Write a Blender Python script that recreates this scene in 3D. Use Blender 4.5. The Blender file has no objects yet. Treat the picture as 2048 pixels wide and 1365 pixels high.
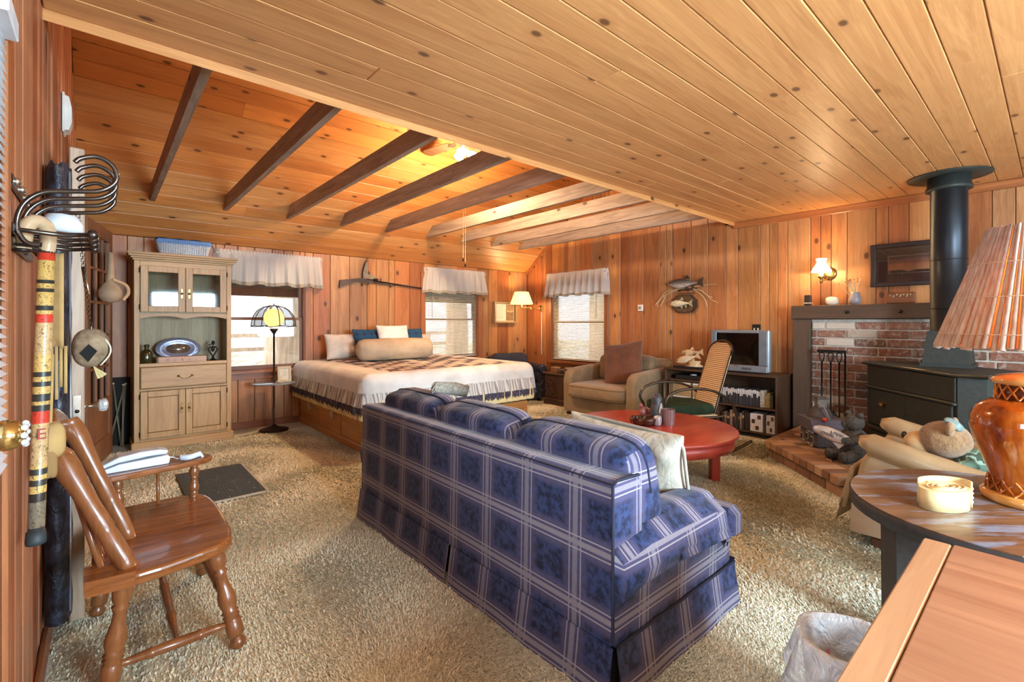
import bpy, math, random
import numpy as np
from mathutils import Vector, Matrix
random.seed(7)
PI = math.pi
SC = bpy.context.scene
COL = SC.collection

# ---------------------------------------------------------------- camera
cam_data = bpy.data.cameras.new('camera')
cam = bpy.data.objects.new('camera', cam_data)
COL.objects.link(cam)
SC.camera = cam
CAM_H = 1.30
cam_data.sensor_width = 36.0
cam_data.lens = 944.0 / 2048.0 * 36.0
cam_data.shift_y = -37.5 / 2048.0
cam_data.clip_start = 0.02
YAW = math.atan2(1088.0, 944.0)          # world +X lies this far right of the view axis
cam.location = (0, 0, CAM_H)
cam.rotation_euler = (PI / 2, 0, YAW - PI / 2)

# ---------------------------------------------------------------- world, sun, daylight
world = bpy.data.worlds.new('sky')
SC.world = world
world.use_nodes = True
wn = world.node_tree.nodes
wn['Background'].inputs['Color'].default_value = (0.80, 0.90, 1.0, 1)
wn['Background'].inputs['Strength'].default_value = 1.3

def light(name, kind, loc, energy, color=(1, 1, 1), size=0.1, size_y=None, rot=(0, 0, 0), spread=None):
    d = bpy.data.lights.new(name, kind)
    d.energy = energy
    d.color = color
    if kind == 'AREA':
        d.size = size
        if size_y:
            d.shape = 'RECTANGLE'
            d.size_y = size_y
        if spread:
            d.spread = spread
    elif kind == 'SUN':
        d.angle = size
    else:
        d.shadow_soft_size = size
    o = bpy.data.objects.new(name, d)
    o.location = loc
    o.rotation_euler = rot
    COL.objects.link(o)
    return o

sun = light('sun', 'SUN', (-4, 2, 12), 2.2, (1.0, 0.95, 0.86), 0.02, rot=(math.radians(-16), math.radians(-30), 0))
COOL = (0.62, 0.84, 1.0)
WARM = (1.0, 0.62, 0.28)
# daylight entering by the windows behind the photographer and by glass added to the entry door
light('daylight_near_window', 'AREA', (1.6, -2.70, 1.45), 265, COOL, 1.4, 1.25, (PI / 2, 0, 0))
light('daylight_near_window.001', 'AREA', (3.9, -2.70, 1.45), 55, COOL, 1.4, 1.25, (PI / 2, 0, 0))
light('daylight_door_glass', 'AREA', (-0.26, 0.965, 1.46), 15, COOL, 0.78, 0.58, (0, -PI / 2, 0))
# the three windows in view pass the sky itself; portals only guide the sampling
for nm, loc, sx, sy, rot in (('sky_portal', (1.56, 6.62, 1.35), 0.92, 1.3, (-PI / 2, 0, 0)),
                             ('sky_portal.001', (4.34, 6.62, 1.35), 1.04, 1.3, (-PI / 2, 0, 0)),
                             ('sky_portal.002', (6.13, 5.26, 1.31), 1.38, 1.17, (0, PI / 2, 0))):
    light(nm, 'AREA', loc, 1, (1, 1, 1), sx, sy, rot).data.cycles.is_portal = True

vs = SC.view_settings
vs.view_transform = 'Standard'
vs.look = 'None'
vs.gamma = 1.0
vs.use_curve_mapping = False
vs.exposure = 1.02
SC.cycles.max_bounces = 5
SC.cycles.diffuse_bounces = 3
SC.cycles.glossy_bounces = 3
SC.cycles.transmission_bounces = 4
SC.cycles.use_adaptive_sampling = True
SC.cycles.adaptive_threshold = 0.1
SC.cycles.use_denoising = True
SC.cycles.sample_clamp_indirect = 6.0

# ================================================================ materials
def lin(c):
    out = []
    for v in c[:3]:
        v = v / 255.0
        out.append(v / 12.92 if v <= 0.04045 else ((v + 0.055) / 1.055) ** 2.4)
    return (out[0], out[1], out[2], 1.0)

class NT:
    """small wrapper for node building"""
    def __init__(self, name):
        m = bpy.data.materials.new(name)
        m.use_nodes = True
        self.m = m
        self.t = m.node_tree
        self.n = self.t.nodes
        self.b = self.n['Principled BSDF']
        self.out = self.n['Material Output']
    def add(self, kind, **kw):
        n = self.n.new(kind)
        for k, v in kw.items():
            setattr(n, k, v)
        return n
    def link(self, a, b):
        self.t.links.new(a, b)
    def val(self, sock, v):
        if hasattr(v, 'is_output'):
            self.link(v, sock)
        else:
            sock.default_value = v
    def math(self, op, a, b=0.0, c=None, clamp=False):
        n = self.add('ShaderNodeMath', operation=op, use_clamp=clamp)
        self.val(n.inputs[0], a)
        self.val(n.inputs[1], b)
        if c is not None:
            self.val(n.inputs[2], c)
        return n.outputs[0]
    def vmath(self, op, a, b):
        n = self.add('ShaderNodeVectorMath', operation=op)
        self.val(n.inputs[0], a)
        self.val(n.inputs[1], b)
        return n.outputs[0]
    def coord(self, which='Object'):
        return self.add('ShaderNodeTexCoord').outputs[which]
    def mapping(self, vec, scale=(1, 1, 1), loc=(0, 0, 0), rot=(0, 0, 0)):
        n = self.add('ShaderNodeMapping')
        self.link(vec, n.inputs['Vector'])
        n.inputs['Scale'].default_value = scale
        n.inputs['Location'].default_value = loc
        n.inputs['Rotation'].default_value = rot
        return n.outputs[0]
    def noise(self, vec, scale, detail=3, rough=0.55, dist=0.0):
        n = self.add('ShaderNodeTexNoise')
        self.link(vec, n.inputs['Vector'])
        n.inputs['Scale'].default_value = scale
        n.inputs['Detail'].default_value = detail
        n.inputs['Roughness'].default_value = rough
        n.inputs['Distortion'].default_value = dist
        return n.outputs['Fac']
    def ramp(self, fac, stops, interp='LINEAR'):
        n = self.add('ShaderNodeValToRGB')
        n.color_ramp.interpolation = interp
        el = n.color_ramp.elements
        while len(el) > 1:
            el.remove(el[0])
        el[0].position = stops[0][0]
        el[0].color = stops[0][1]
        for p, c in stops[1:]:
            e = el.new(p)
            e.color = c
        self.link(fac, n.inputs[0])
        return n.outputs[0]
    def mix(self, fac, a, b, blend='MIX'):
        n = self.add('ShaderNodeMix', data_type='RGBA', blend_type=blend)
        self.val(n.inputs['Factor'], fac)
        self.val(n.inputs['A'], a)
        self.val(n.inputs['B'], b)
        return n.outputs['Result']
    def sep(self, vec):
        n = self.add('ShaderNodeSeparateXYZ')
        self.link(vec, n.inputs[0])
        return n.outputs
    def comb(self, x, y, z):
        n = self.add('ShaderNodeCombineXYZ')
        for i, v in enumerate((x, y, z)):
            self.val(n.inputs[i], v)
        return n.outputs[0]
    def bump(self, h, strength=0.3, dist=0.01):
        n = self.add('ShaderNodeBump')
        n.inputs['Strength'].default_value = strength
        n.inputs['Distance'].default_value = dist
        self.link(h, n.inputs['Height'])
        self.link(n.outputs[0], self.b.inputs['Normal'])
    def color(self, v):
        self.val(self.b.inputs['Base Color'], v)
    def set(self, rough=None, metal=None, spec=None, coat=None, trans=None, ior=None, sheen=None):
        for k, v in (('Roughness', rough), ('Metallic', metal), ('Specular IOR Level', spec), ('Coat Weight', coat),
                     ('Transmission Weight', trans), ('IOR', ior), ('Sheen Weight', sheen)):
            if v is not None:
                self.val(self.b.inputs[k], v)
        return self.m

MATS = {}
def plain(name, rgb, rough=0.5, metal=0.0, spec=0.5, var=0.12, vscale=12.0, bump=0.0, bscale=60.0, coat=0.0, sheen=0.0):
    """one colour with a mild mottling"""
    if name in MATS:
        return MATS[name]
    t = NT(name)
    co = t.coord()
    f = t.noise(co, vscale, 4)
    c = lin(rgb)
    lo = tuple(max(0, x * (1 - var)) for x in c[:3]) + (1,)
    hi = tuple(min(1, x * (1 + var)) for x in c[:3]) + (1,)
    t.color(t.ramp(f, [(0.3, lo), (0.7, hi)]))
    if bump:
        t.bump(t.noise(co, bscale, 3), bump, 0.004)
    t.set(rough=rough, metal=metal, spec=spec, coat=coat, sheen=sheen)
    MATS[name] = t.m
    return t.m

def wood(name, light_c, dark_c, axis='x', scale=1.0, knots=0.0, var=0.18, rough=0.45, tones=None, grain=0.6,
         knot_c=(60, 32, 18), coat=0.0, bump=0.12, ring=True, kscale=2.4):
    """long-grained wood; every object with it gets a tone and grain of its own"""
    if name in MATS:
        return MATS[name]
    t = NT(name)
    co = t.coord()
    rnd = t.add('ShaderNodeObjectInfo').outputs['Random']
    off = t.comb(t.math('MULTIPLY', rnd, 37.0), t.math('MULTIPLY', rnd, 91.0), t.math('MULTIPLY', rnd, 53.0))
    p = t.vmath('ADD', co, off)
    ax = 'xyz'.index(axis)
    s1 = [9.0 * scale] * 3
    s1[ax] = 0.75 * scale
    s2 = [70.0 * scale] * 3
    s2[ax] = 2.5 * scale
    g1 = t.noise(t.mapping(p, s1), 1.0, 4, 0.6, 1.2)
    g2 = t.noise(t.mapping(p, s2), 1.0, 3, 0.6, 0.3)
    f = t.math('ADD', t.math('MULTIPLY', g1, 0.62), t.math('MULTIPLY', g2, 0.38))
    if ring:
        w = t.math('SINE', t.math('MULTIPLY', g1, 42.0))
        f = t.math('ADD', f, t.math('MULTIPLY', w, 0.06 * grain))
    L, D = lin(light_c), lin(dark_c)
    col = t.ramp(f, [(0.5 - 0.28 / max(grain, 0.2) * 0.5, D), (0.5 + 0.2, L)])
    if tones:
        n = len(tones)
        st = [(i / n, lin(c)) for i, c in enumerate(tones)]
        r2 = t.math('FRACT', t.math('MULTIPLY', rnd, 17.31))
        col = t.mix(1.0, col, t.ramp(r2, st, 'CONSTANT'), 'MULTIPLY')
    v = t.math('ADD', t.math('MULTIPLY', t.math('SUBTRACT', rnd, 0.5), 2 * var), 1.0)
    hs = t.add('ShaderNodeHueSaturation')
    t.link(col, hs.inputs['Color'])
    t.link(v, hs.inputs['Value'])
    col = hs.outputs[0]
    if knots:
        vo = t.add('ShaderNodeTexVoronoi', voronoi_dimensions='2D')
        wob = t.noise(p, 9.0, 2)
        pc_ = t.sep(p)
        o1, o2 = [i for i in range(3) if i != ax]
        kp = t.comb(t.math('MULTIPLY', pc_[ax], kscale), t.math('MULTIPLY', t.math('SUBTRACT', pc_[o1], pc_[o2]), kscale * 1.7), 0.0)
        t.link(kp, vo.inputs['Vector'])
        vo.inputs['Scale'].default_value = 1.0
        d = t.math('ADD', vo.outputs['Distance'], t.math('MULTIPLY', t.math('SUBTRACT', wob, 0.5), 0.05))
        sel = t.math('LESS_THAN', t.sep(vo.outputs['Color'])[0], knots)
        core = t.math('MULTIPLY', t.ramp(d, [(0.05, (1, 1, 1, 1)), (0.095, (0, 0, 0, 1))]), sel)
        halo = t.math('MULTIPLY', t.ramp(d, [(0.06, (1, 1, 1, 1)), (0.26, (0, 0, 0, 1))]), sel)
        col = t.mix(t.math('MULTIPLY', halo, 0.45), col, lin(dark_c))
        col = t.mix(t.math('MULTIPLY', core, 0.85), col, lin(knot_c))
    t.color(col)
    if bump:
        t.bump(g2, bump, 0.002)
    t.set(rough=rough, coat=coat)
    MATS[name] = t.m
    return t.m

def emit(name, rgb, strength, base=None):
    if name in MATS:
        return MATS[name]
    t = NT(name)
    t.color(lin(base or rgb))
    t.b.inputs['Emission Color'].default_value = lin(rgb)
    t.b.inputs['Emission Strength'].default_value = strength
    t.set(rough=0.5)
    MATS[name] = t.m
    return t.m

def glass(name, tint=(255, 255, 255), rough=0.02, weight=0.10):
    """thin clear pane: mostly passes light, mirrors a little"""
    if name in MATS:
        return MATS[name]
    t = NT(name)
    tr = t.add('ShaderNodeBsdfTransparent')
    tr.inputs[0].default_value = lin(tint)
    gl = t.add('ShaderNodeBsdfGlossy')
    gl.inputs['Roughness'].default_value = rough
    fr = t.add('ShaderNodeFresnel')
    fr.inputs[0].default_value = 1.45
    mx = t.add('ShaderNodeMixShader')
    t.link(t.math('ADD', t.math('MULTIPLY', fr.outputs[0], 0.9), weight - 0.04, clamp=True), mx.inputs[0])
    t.link(tr.outputs[0], mx.inputs[1])
    t.link(gl.outputs[0], mx.inputs[2])
    t.link(mx.outputs[0], t.out.inputs[0])
    MATS[name] = t.m
    return t.m

def sheer(name, rgb, amount=0.5):
    """thin cloth that lets light through"""
    if name in MATS:
        return MATS[name]
    t = NT(name)
    d = t.add('ShaderNodeBsdfDiffuse')
    d.inputs[0].default_value = lin(rgb)
    tl = t.add('ShaderNodeBsdfTranslucent')
    tl.inputs[0].default_value = lin(rgb)
    mx = t.add('ShaderNodeMixShader')
    mx.inputs[0].default_value = amount
    t.link(d.outputs[0], mx.inputs[1])
    t.link(tl.outputs[0], mx.inputs[2])
    t.link(mx.outputs[0], t.out.inputs[0])
    MATS[name] = t.m
    return t.m

# ================================================================ mesh building
class MB:
    def __init__(self):
        self.v, self.f, self.s = [], [], []
    def add(self, vs, fs, smooth=False, M=None):
        o = len(self.v)
        if M is not None:
            vs = [tuple(M @ Vector(p)) for p in vs]
        self.v += [tuple(p) for p in vs]
        self.f += [tuple(i + o for i in f) for f in fs]
        self.s += [smooth] * len(fs)
        return self
    def box(self, x0, x1, y0, y1, z0, z1, ch=0.0, M=None):
        if x1 < x0: x0, x1 = x1, x0
        if y1 < y0: y0, y1 = y1, y0
        if z1 < z0: z0, z1 = z1, z0
        if ch <= 0:
            vs = [(x, y, z) for z in (z0, z1) for y in (y0, y1) for x in (x0, x1)]
            fs = [(0, 2, 3, 1), (4, 5, 7, 6), (0, 1, 5, 4), (2, 6, 7, 3), (0, 4, 6, 2), (1, 3, 7, 5)]
            return self.add(vs, fs, False, M)
        c = min(ch, (x1 - x0) * .45, (y1 - y0) * .45, (z1 - z0) * .45)
        X, Y, Z = (x0, x1), (y0, y1), (z0, z1)
        sg = (1, -1)
        vs, ix = [], {}
        for i in (0, 1):
            for j in (0, 1):
                for k in (0, 1):
                    for a in range(3):
                        p = [X[i] + sg[i] * c, Y[j] + sg[j] * c, Z[k] + sg[k] * c]
                        p[a] = (X[i], Y[j], Z[k])[a]
                        ix[(i, j, k, a)] = len(vs)
                        vs.append(tuple(p))
        fs = []
        def q(*ks):
            fs.append(tuple(ix[k] for k in ks))
        for i in (0, 1):
            q((i, 0, 0, 0), (i, 1, 0, 0), (i, 1, 1, 0), (i, 0, 1, 0)) if i else q((i, 0, 0, 0), (i, 0, 1, 0), (i, 1, 1, 0), (i, 1, 0, 0))
            q((0, i, 0, 1), (0, i, 1, 1), (1, i, 1, 1), (1, i, 0, 1)) if i else q((0, i, 0, 1), (1, i, 0, 1), (1, i, 1, 1), (0, i, 1, 1))
            q((0, 0, i, 2), (1, 0, i, 2), (1, 1, i, 2), (0, 1, i, 2)) if i else q((0, 0, i, 2), (0, 1, i, 2), (1, 1, i, 2), (1, 0, i, 2))
        for i in (0, 1):
            for j in (0, 1):
                a = [(i, j, 0, 0), (i, j, 1, 0), (i, j, 1, 1), (i, j, 0, 1)]
                q(*(a if (i ^ j) else a[::-1]))
                a = [(i, 0, j, 0), (i, 1, j, 0), (i, 1, j, 2), (i, 0, j, 2)]
                q(*(a[::-1] if (i ^ j) else a))
                a = [(0, i, j, 1), (1, i, j, 1), (1, i, j, 2), (0, i, j, 2)]
                q(*(a if (i ^ j) else a[::-1]))
        for i in (0, 1):
            for j in (0, 1):
                for k in (0, 1):
                    a = [(i, j, k, 0), (i, j, k, 1), (i, j, k, 2)]
                    q(*(a if (i + j + k) % 2 else a[::-1]))
        return self.add(vs, fs, False, M)
    def prism(self, poly, h0, h1, plane='xy', smooth=False, M=None):
        """poly extruded along the third axis of plane"""
        n = len(poly)
        def P(a, b, h):
            return {'xy': (a, b, h), 'xz': (a, h, b), 'yz': (h, a, b)}[plane]
        vs = [P(a, b, h0) for a, b in poly] + [P(a, b, h1) for a, b in poly]
        fs = [tuple(range(n))[::-1], tuple(range(n, 2 * n))] + [(i, (i + 1) % n, n + (i + 1) % n, n + i) for i in range(n)]
        o = len(self.s)
        self.add(vs, fs, False, M)
        if smooth:
            for i in range(o + 2, len(self.s)):
                self.s[i] = True
        return self
    def cyl(self, p0, p1, r0, r1=None, n=12, cap=True, smooth=True):
        return self.tube([p0, p1], [r0, r0 if r1 is None else r1], n, cap, smooth)
    def tube(self, pts, r, n=8, cap=True, smooth=True, closed=False):
        pts = [Vector(p) for p in pts]
        m = len(pts)
        rs = list(r) if isinstance(r, (list, tuple)) else [r] * m
        vs, fs = [], []
        up = None
        for i, p in enumerate(pts):
            if closed:
                t = pts[(i + 1) % m] - pts[i - 1]
            else:
                t = pts[min(i + 1, m - 1)] - pts[max(i - 1, 0)]
            if t.length < 1e-9:
                t = Vector((0, 0, 1))
            t.normalize()
            if up is None:
                up = Vector((0, 0, 1)) if abs(t.z) < 0.9 else Vector((1, 0, 0))
            a = t.cross(up)
            if a.length < 1e-6:
                a = t.orthogonal()
            a.normalize()
            up = a.cross(t)
            up.normalize()
            for k in range(n):
                w = 2 * PI * k / n
                vs.append(p + a * (math.cos(w) * rs[i]) + up * (math.sin(w) * rs[i]))
        for i in range(m if closed else m - 1):
            j = (i + 1) % m
            for k in range(n):
                l = (k + 1) % n
                fs.append((i * n + k, i * n + l, j * n + l, j * n + k))
        if cap and not closed:
            fs.append(tuple(range(n)))
            fs.append(tuple(range((m - 1) * n, m * n))[::-1])
        return self.add(vs, fs, smooth)
    def lathe(self, prof, n=20, c=(0, 0, 0), axis='z', smooth=True, M=None, sx=1.0, sy=1.0):
        """prof: (radius, height) list"""
        vs, fs = [], []
        for r, h in prof:
            for k in range(n):
                w = 2 * PI * k / n
                a, b = r * math.cos(w) * sx, r * math.sin(w) * sy
                p = {'z': (a, b, h), 'x': (h, a, b), 'y': (a, h, b)}[axis]
                vs.append((p[0] + c[0], p[1] + c[1], p[2] + c[2]))
        m = len(prof)
        for i in range(m - 1):
            for k in range(n):
                l = (k + 1) % n
                fs.append((i * n + k, i * n + l, (i + 1) * n + l, (i + 1) * n + k))
        if prof[0][0] > 1e-5:
            fs.append(tuple(range(n))[::-1])
        if prof[-1][0] > 1e-5:
            fs.append(tuple(range((m - 1) * n, m * n)))
        return self.add(vs, fs, smooth, M)
    def ball(self, c, r, n=14, m=9, M=None):
        rx, ry, rz = r if isinstance(r, (tuple, list)) else (r, r, r)
        vs, fs = [], []
        for i in range(m + 1):
            a = PI * i / m
            for k in range(n):
                w = 2 * PI * k / n
                vs.append((c[0] + rx * math.sin(a) * math.cos(w), c[1] + ry * math.sin(a) * math.sin(w), c[2] - rz * math.cos(a)))
        for i in range(m):
            for k in range(n):
                l = (k + 1) % n
                fs.append((i * n + k, i * n + l, (i + 1) * n + l, (i + 1) * n + k))
        return self.add(vs, fs, True, M)
    def pillow(self, c, sx, sy, sz, e=0.45, n=28, m=18, M=None, pinch=0.0, wob=0.0, seed=0):
        """superellipsoid: sx, sy, sz half sizes; small e = boxier; pinch thins it to the rim (a throw pillow)"""
        rr = random.Random(seed)
        ph = [rr.uniform(0, 6.28) for _ in range(6)]
        def sp(x, p):
            return math.copysign(abs(x) ** p, x)
        vs, fs = [], []
        for i in range(m + 1):
            a = -PI / 2 + PI * i / m
            for k in range(n):
                w = 2 * PI * k / n
                x, y = sp(math.cos(w), e), sp(math.sin(w), e)
                ca, sa = sp(math.cos(a), 0.8 if pinch else e), sp(math.sin(a), 0.9 if pinch else e)
                q = 1.0
                if wob:
                    q += wob * (math.sin(3 * w + ph[0] + 2 * a) + math.sin(5 * w + ph[1]) * .6 + math.sin(4 * a + ph[2]) * .6)
                z = sa * sz
                if pinch:
                    z *= (1 - pinch * (max(abs(x * ca), abs(y * ca)) ** 3))
                vs.append((c[0] + x * ca * sx * q, c[1] + y * ca * sy * q, c[2] + z * q))
        for i in range(m):
            for k in range(n):
                l = (k + 1) % n
                fs.append((i * n + k, i * n + l, (i + 1) * n + l, (i + 1) * n + k))
        return self.add(vs, fs, True, M)
    def cushion(self, sx, sy, th, M=None, n=18, seed=0, ear=.07, wrinkle=.012):
        """square cushion with pointed corners; sx, sy half sizes, th half thickness"""
        rr = random.Random(seed)
        ph = [rr.uniform(0, 6.28) for _ in range(6)]
        vs, fs = [], []
        for side in (1, -1):
            for j in range(n + 1):
                for i in range(n + 1):
                    u, v = math.sin((i / n - .5) * PI), math.sin((j / n - .5) * PI)
                    x = sx * u * (1 - ear * (1 - v * v))
                    y = sy * v * (1 - ear * (1 - u * u))
                    e = max(0.0, (1 - u * u) * (1 - v * v))
                    z = th * e ** .42
                    if e > 0:
                        z += wrinkle * e ** .5 * (math.sin(5 * u + 3 * v + ph[0] + side) + math.sin(7 * v - 2 * u + ph[1]) + .7 * math.sin(11 * u * v + ph[2])) * .5
                    vs.append((x, y, side * z))
        W = n + 1
        for s in (0, 1):
            for j in range(n):
                for i in range(n):
                    q = (s * W * W + j * W + i, s * W * W + j * W + i + 1, s * W * W + (j + 1) * W + i + 1, s * W * W + (j + 1) * W + i)
                    fs.append(q if s == 0 else q[::-1])
        return self.add(vs, fs, True, M)
    def grid(self, fn, nu, nv, smooth=True, thick=0.0):
        """fn(u, v) -> point for u, v in 0..1"""
        vs = [Vector(fn(i / nu, j / nv)) for j in range(nv + 1) for i in range(nu + 1)]
        fs = []
        W = nu + 1
        for j in range(nv):
            for i in range(nu):
                fs.append((j * W + i, j * W + i + 1, (j + 1) * W + i + 1, (j + 1) * W + i))
        return self.add(vs, fs, smooth)
    def obj(self, name, mat, parent=None, world=True, uvbox=False):
        me = bpy.data.meshes.new(name)
        vs = self.v
        if parent is not None and world:
            root = parent
            while root.parent is not None:
                root = root.parent
            l = root.location
            r = root.rotation_euler.z
            if abs(r) > 1e-9:
                c, s = math.cos(-r), math.sin(-r)
                vs = [((x - l.x) * c - (y - l.y) * s, (x - l.x) * s + (y - l.y) * c, z - l.z) for x, y, z in vs]
            else:
                vs = [(x - l.x, y - l.y, z - l.z) for x, y, z in vs]
        me.from_pydata(vs, [], self.f)
        me.polygons.foreach_set('use_smooth', self.s)
        me.materials.append(mat)
        if uvbox:
            uv = me.uv_layers.new(name='cloth')
            data = uv.data
            for p in me.polygons:
                n = p.normal
                a = (abs(n.x), abs(n.y), abs(n.z))
                for li in p.loop_indices:
                    co = me.vertices[me.loops[li].vertex_index].co
                    if a[0] >= a[1] and a[0] >= a[2] * 0.9:
                        data[li].uv = (co.y, co.z)
                    elif a[1] >= a[2]:
                        data[li].uv = (co.x, co.z)
                    else:
                        data[li].uv = (co.y, co.x)
        me.update()
        o = bpy.data.objects.new(name, me)
        COL.objects.link(o)
        if parent is not None:
            o.parent = parent
        return o

def thing(name, label, cat, loc=(0, 0, 0), rz=0.0, group=None, kind=None):
    o = bpy.data.objects.new(name, None)
    o.empty_display_size = 0.1
    o.location = loc
    o.rotation_euler = (0, 0, rz)
    COL.objects.link(o)
    return tag(o, label, cat, group, kind)

def tag(o, label=None, cat=None, group=None, kind=None):
    if label: o['label'] = label
    if cat: o['category'] = cat
    if group: o['group'] = group
    if kind: o['kind'] = kind
    return o

def struct(o, label=None):
    o['kind'] = 'structure'
    if label: o['label'] = label
    return o

def holder(name, loc=(0, 0, 0), label=None):
    o = bpy.data.objects.new(name, None)
    o.location = loc
    COL.objects.link(o)
    return struct(o, label)

ORD = ['first', 'second', 'third', 'fourth', 'fifth', 'sixth', 'seventh', 'eighth', 'ninth', 'tenth', 'eleventh', 'twelfth', 'thirteenth', 'fourteenth',
       'fifteenth', 'sixteenth', 'seventeenth', 'eighteenth', 'nineteenth', 'twentieth', 'twenty-first', 'twenty-second', 'twenty-third', 'twenty-fourth', 'twenty-fifth']
def Bx(*a, **k):
    return MB().box(*a, **k)

def RZ(a, loc=(0, 0, 0)):
    return Matrix.Translation(loc) @ Matrix.Rotation(a, 4, 'Z')
def RXYZ(loc, rx=0, ry=0, rz=0):
    return Matrix.Translation(loc) @ Matrix.Rotation(rz, 4, 'Z') @ Matrix.Rotation(ry, 4, 'Y') @ Matrix.Rotation(rx, 4, 'X')

def arc(c, r, a0, a1, n, plane='xz', squash=1.0):
    out = []
    for i in range(n + 1):
        a = a0 + (a1 - a0) * i / n
        u, w = r * math.cos(a), r * math.sin(a) * squash
        out.append({'xz': (c[0] + u, c[1], c[2] + w), 'xy': (c[0] + u, c[1] + w, c[2]), 'yz': (c[0], c[1] + u, c[2] + w)}[plane])
    return out

def smooth_path(pts, k=6):
    """Catmull-Rom through the points"""
    P = [Vector(p) for p in pts]
    P = [P[0] * 2 - P[1]] + P + [P[-1] * 2 - P[-2]]
    out = []
    for i in range(1, len(P) - 2):
        for j in range(k):
            t = j / k
            a, b, c, d = P[i - 1], P[i], P[i + 1], P[i + 2]
            out.append(0.5 * ((2 * b) + (c - a) * t + (2 * a - 5 * b + 4 * c - d) * t * t + (3 * b - a - 3 * c + d) * t ** 3))
    out.append(P[-2])
    return out

def text_mesh(s, size, mat, name, parent, M, extrude=0.0008, align='CENTER'):
    """flat lettering turned into a mesh"""
    cu = bpy.data.curves.new(name, 'FONT')
    cu.body = s
    cu.size = size
    cu.extrude = extrude
    cu.align_x = align
    cu.align_y = 'CENTER'
    cu.resolution_u = 2
    tmp = bpy.data.objects.new(name + '_tmp', cu)
    COL.objects.link(tmp)
    dg = bpy.context.evaluated_depsgraph_get()
    me = bpy.data.meshes.new_from_object(tmp.evaluated_get(dg))
    bpy.data.objects.remove(tmp)
    bpy.data.curves.remove(cu)
    me.transform(M)
    me.materials.clear()
    me.materials.append(mat)
    me.name = name
    o = bpy.data.objects.new(name, me)
    COL.objects.link(o)
    if parent is not None:
        o.parent = parent
    return o
# ================================================================ the room
XL, XR, YB, YN = -0.178, 6.01, 6.50, -2.60     # left wall, right wall, back wall, near wall
ZC = 2.55                                      # flat ceiling
YE = 2.64                                      # edge of the flat ceiling
ZW, KS = 2.225, 0.82                           # top of the back wall, pitch of the slope
YR = 4.40                                      # ridge
def zs(y):
    return ZW + KS * (YB - y)
ZR = zs(YR)

m_wall = wood('knotty_wall_board', (208, 152, 100), (150, 96, 58), 'z', 1.0, knots=0.32, var=0.18, rough=0.42,
              tones=[(255, 255, 255), (252, 236, 222), (240, 214, 196), (255, 248, 232), (232, 200, 182), (255, 242, 218)], kscale=2.2)
m_wall_side = wood('redwood_wall_board', (196, 134, 96), (140, 86, 58), 'z', 1.0, knots=0.05, var=0.16, rough=0.45,
                   tones=[(255, 255, 255), (240, 214, 200), (222, 190, 170)], kscale=1.2)
m_ceil = wood('pale_pine_board', (222, 164, 106), (192, 132, 80), 'x', 1.0, knots=0.40, var=0.055, rough=0.40, grain=0.8,
              knot_c=(92, 56, 36), kscale=2.6, bump=0.06)
m_slope = wood('amber_pine_board', (220, 160, 98), (180, 116, 64), 'x', 1.0, knots=0.55, var=0.10, rough=0.42,
               tones=[(255, 255, 255), (255, 240, 220), (240, 220, 200)], knot_c=(74, 36, 18), kscale=2.4)
m_back = plain('dark_board_joint', (58, 32, 18), 0.8)
m_trim = wood('window_trim_wood', (172, 108, 66), (122, 70, 42), 'x', 1.0, var=0.08, rough=0.4)
m_trimz = wood('window_trim_wood_upright', (172, 108, 66), (122, 70, 42), 'z', 1.0, var=0.08, rough=0.4)
m_sash = plain('dark_sash_paint', (122, 82, 58), 0.5)
m_beam = wood('weathered_beam', (184, 164, 146), (132, 112, 98), 'y', 1.0, knots=0.12, var=0.14, rough=0.7, grain=0.8, knot_c=(50, 34, 26))
m_pane = glass('window_glass')

# ---- floor: carpet base; the pile follows in its own object
t = NT('carpet_base')
co = t.coord()
f1 = t.noise(co, 55, 4, 0.7)
f2 = t.noise(co, 3.0, 3)
c1 = t.ramp(f1, [(0.25, lin((200, 194, 172))), (0.5, lin((226, 220, 200))), (0.75, lin((240, 236, 220)))])
t.color(t.mix(t.math('MULTIPLY', f2, 0.35), c1, lin((214, 200, 164))))
t.bump(f1, 0.9, 0.02)
m_carpet = t.set(rough=0.95, spec=0.1)
fl = Bx(XL - .1, XR + .1, YN - .1, YB + .1, -0.06, 0.0).obj('floor', m_carpet)
struct(fl, 'shaggy beige carpeted floor of the cabin room')

# ---- wall boards
def cut_planks(a0, a1, cuts, widths, rr):
    """positions of board edges from a0 to a1 that always include the cuts"""
    ed = [a0]
    targets = sorted([c for c in cuts if a0 < c < a1]) + [a1]
    for tg in targets:
        while tg - ed[-1] > 1e-6:
            w = rr.choice(widths) * rr.uniform(0.93, 1.07)
            if tg - ed[-1] < w * 1.35:
                ed.append(tg)
            else:
                ed.append(ed[-1] + w)
    return ed

def plank(parent, mat, x0, x1, y0, y1, z0, z1, ch=0.004, name='plank'):
    return MB().box(x0, x1, y0, y1, z0, z1, ch).obj(name, mat, parent)

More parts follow.
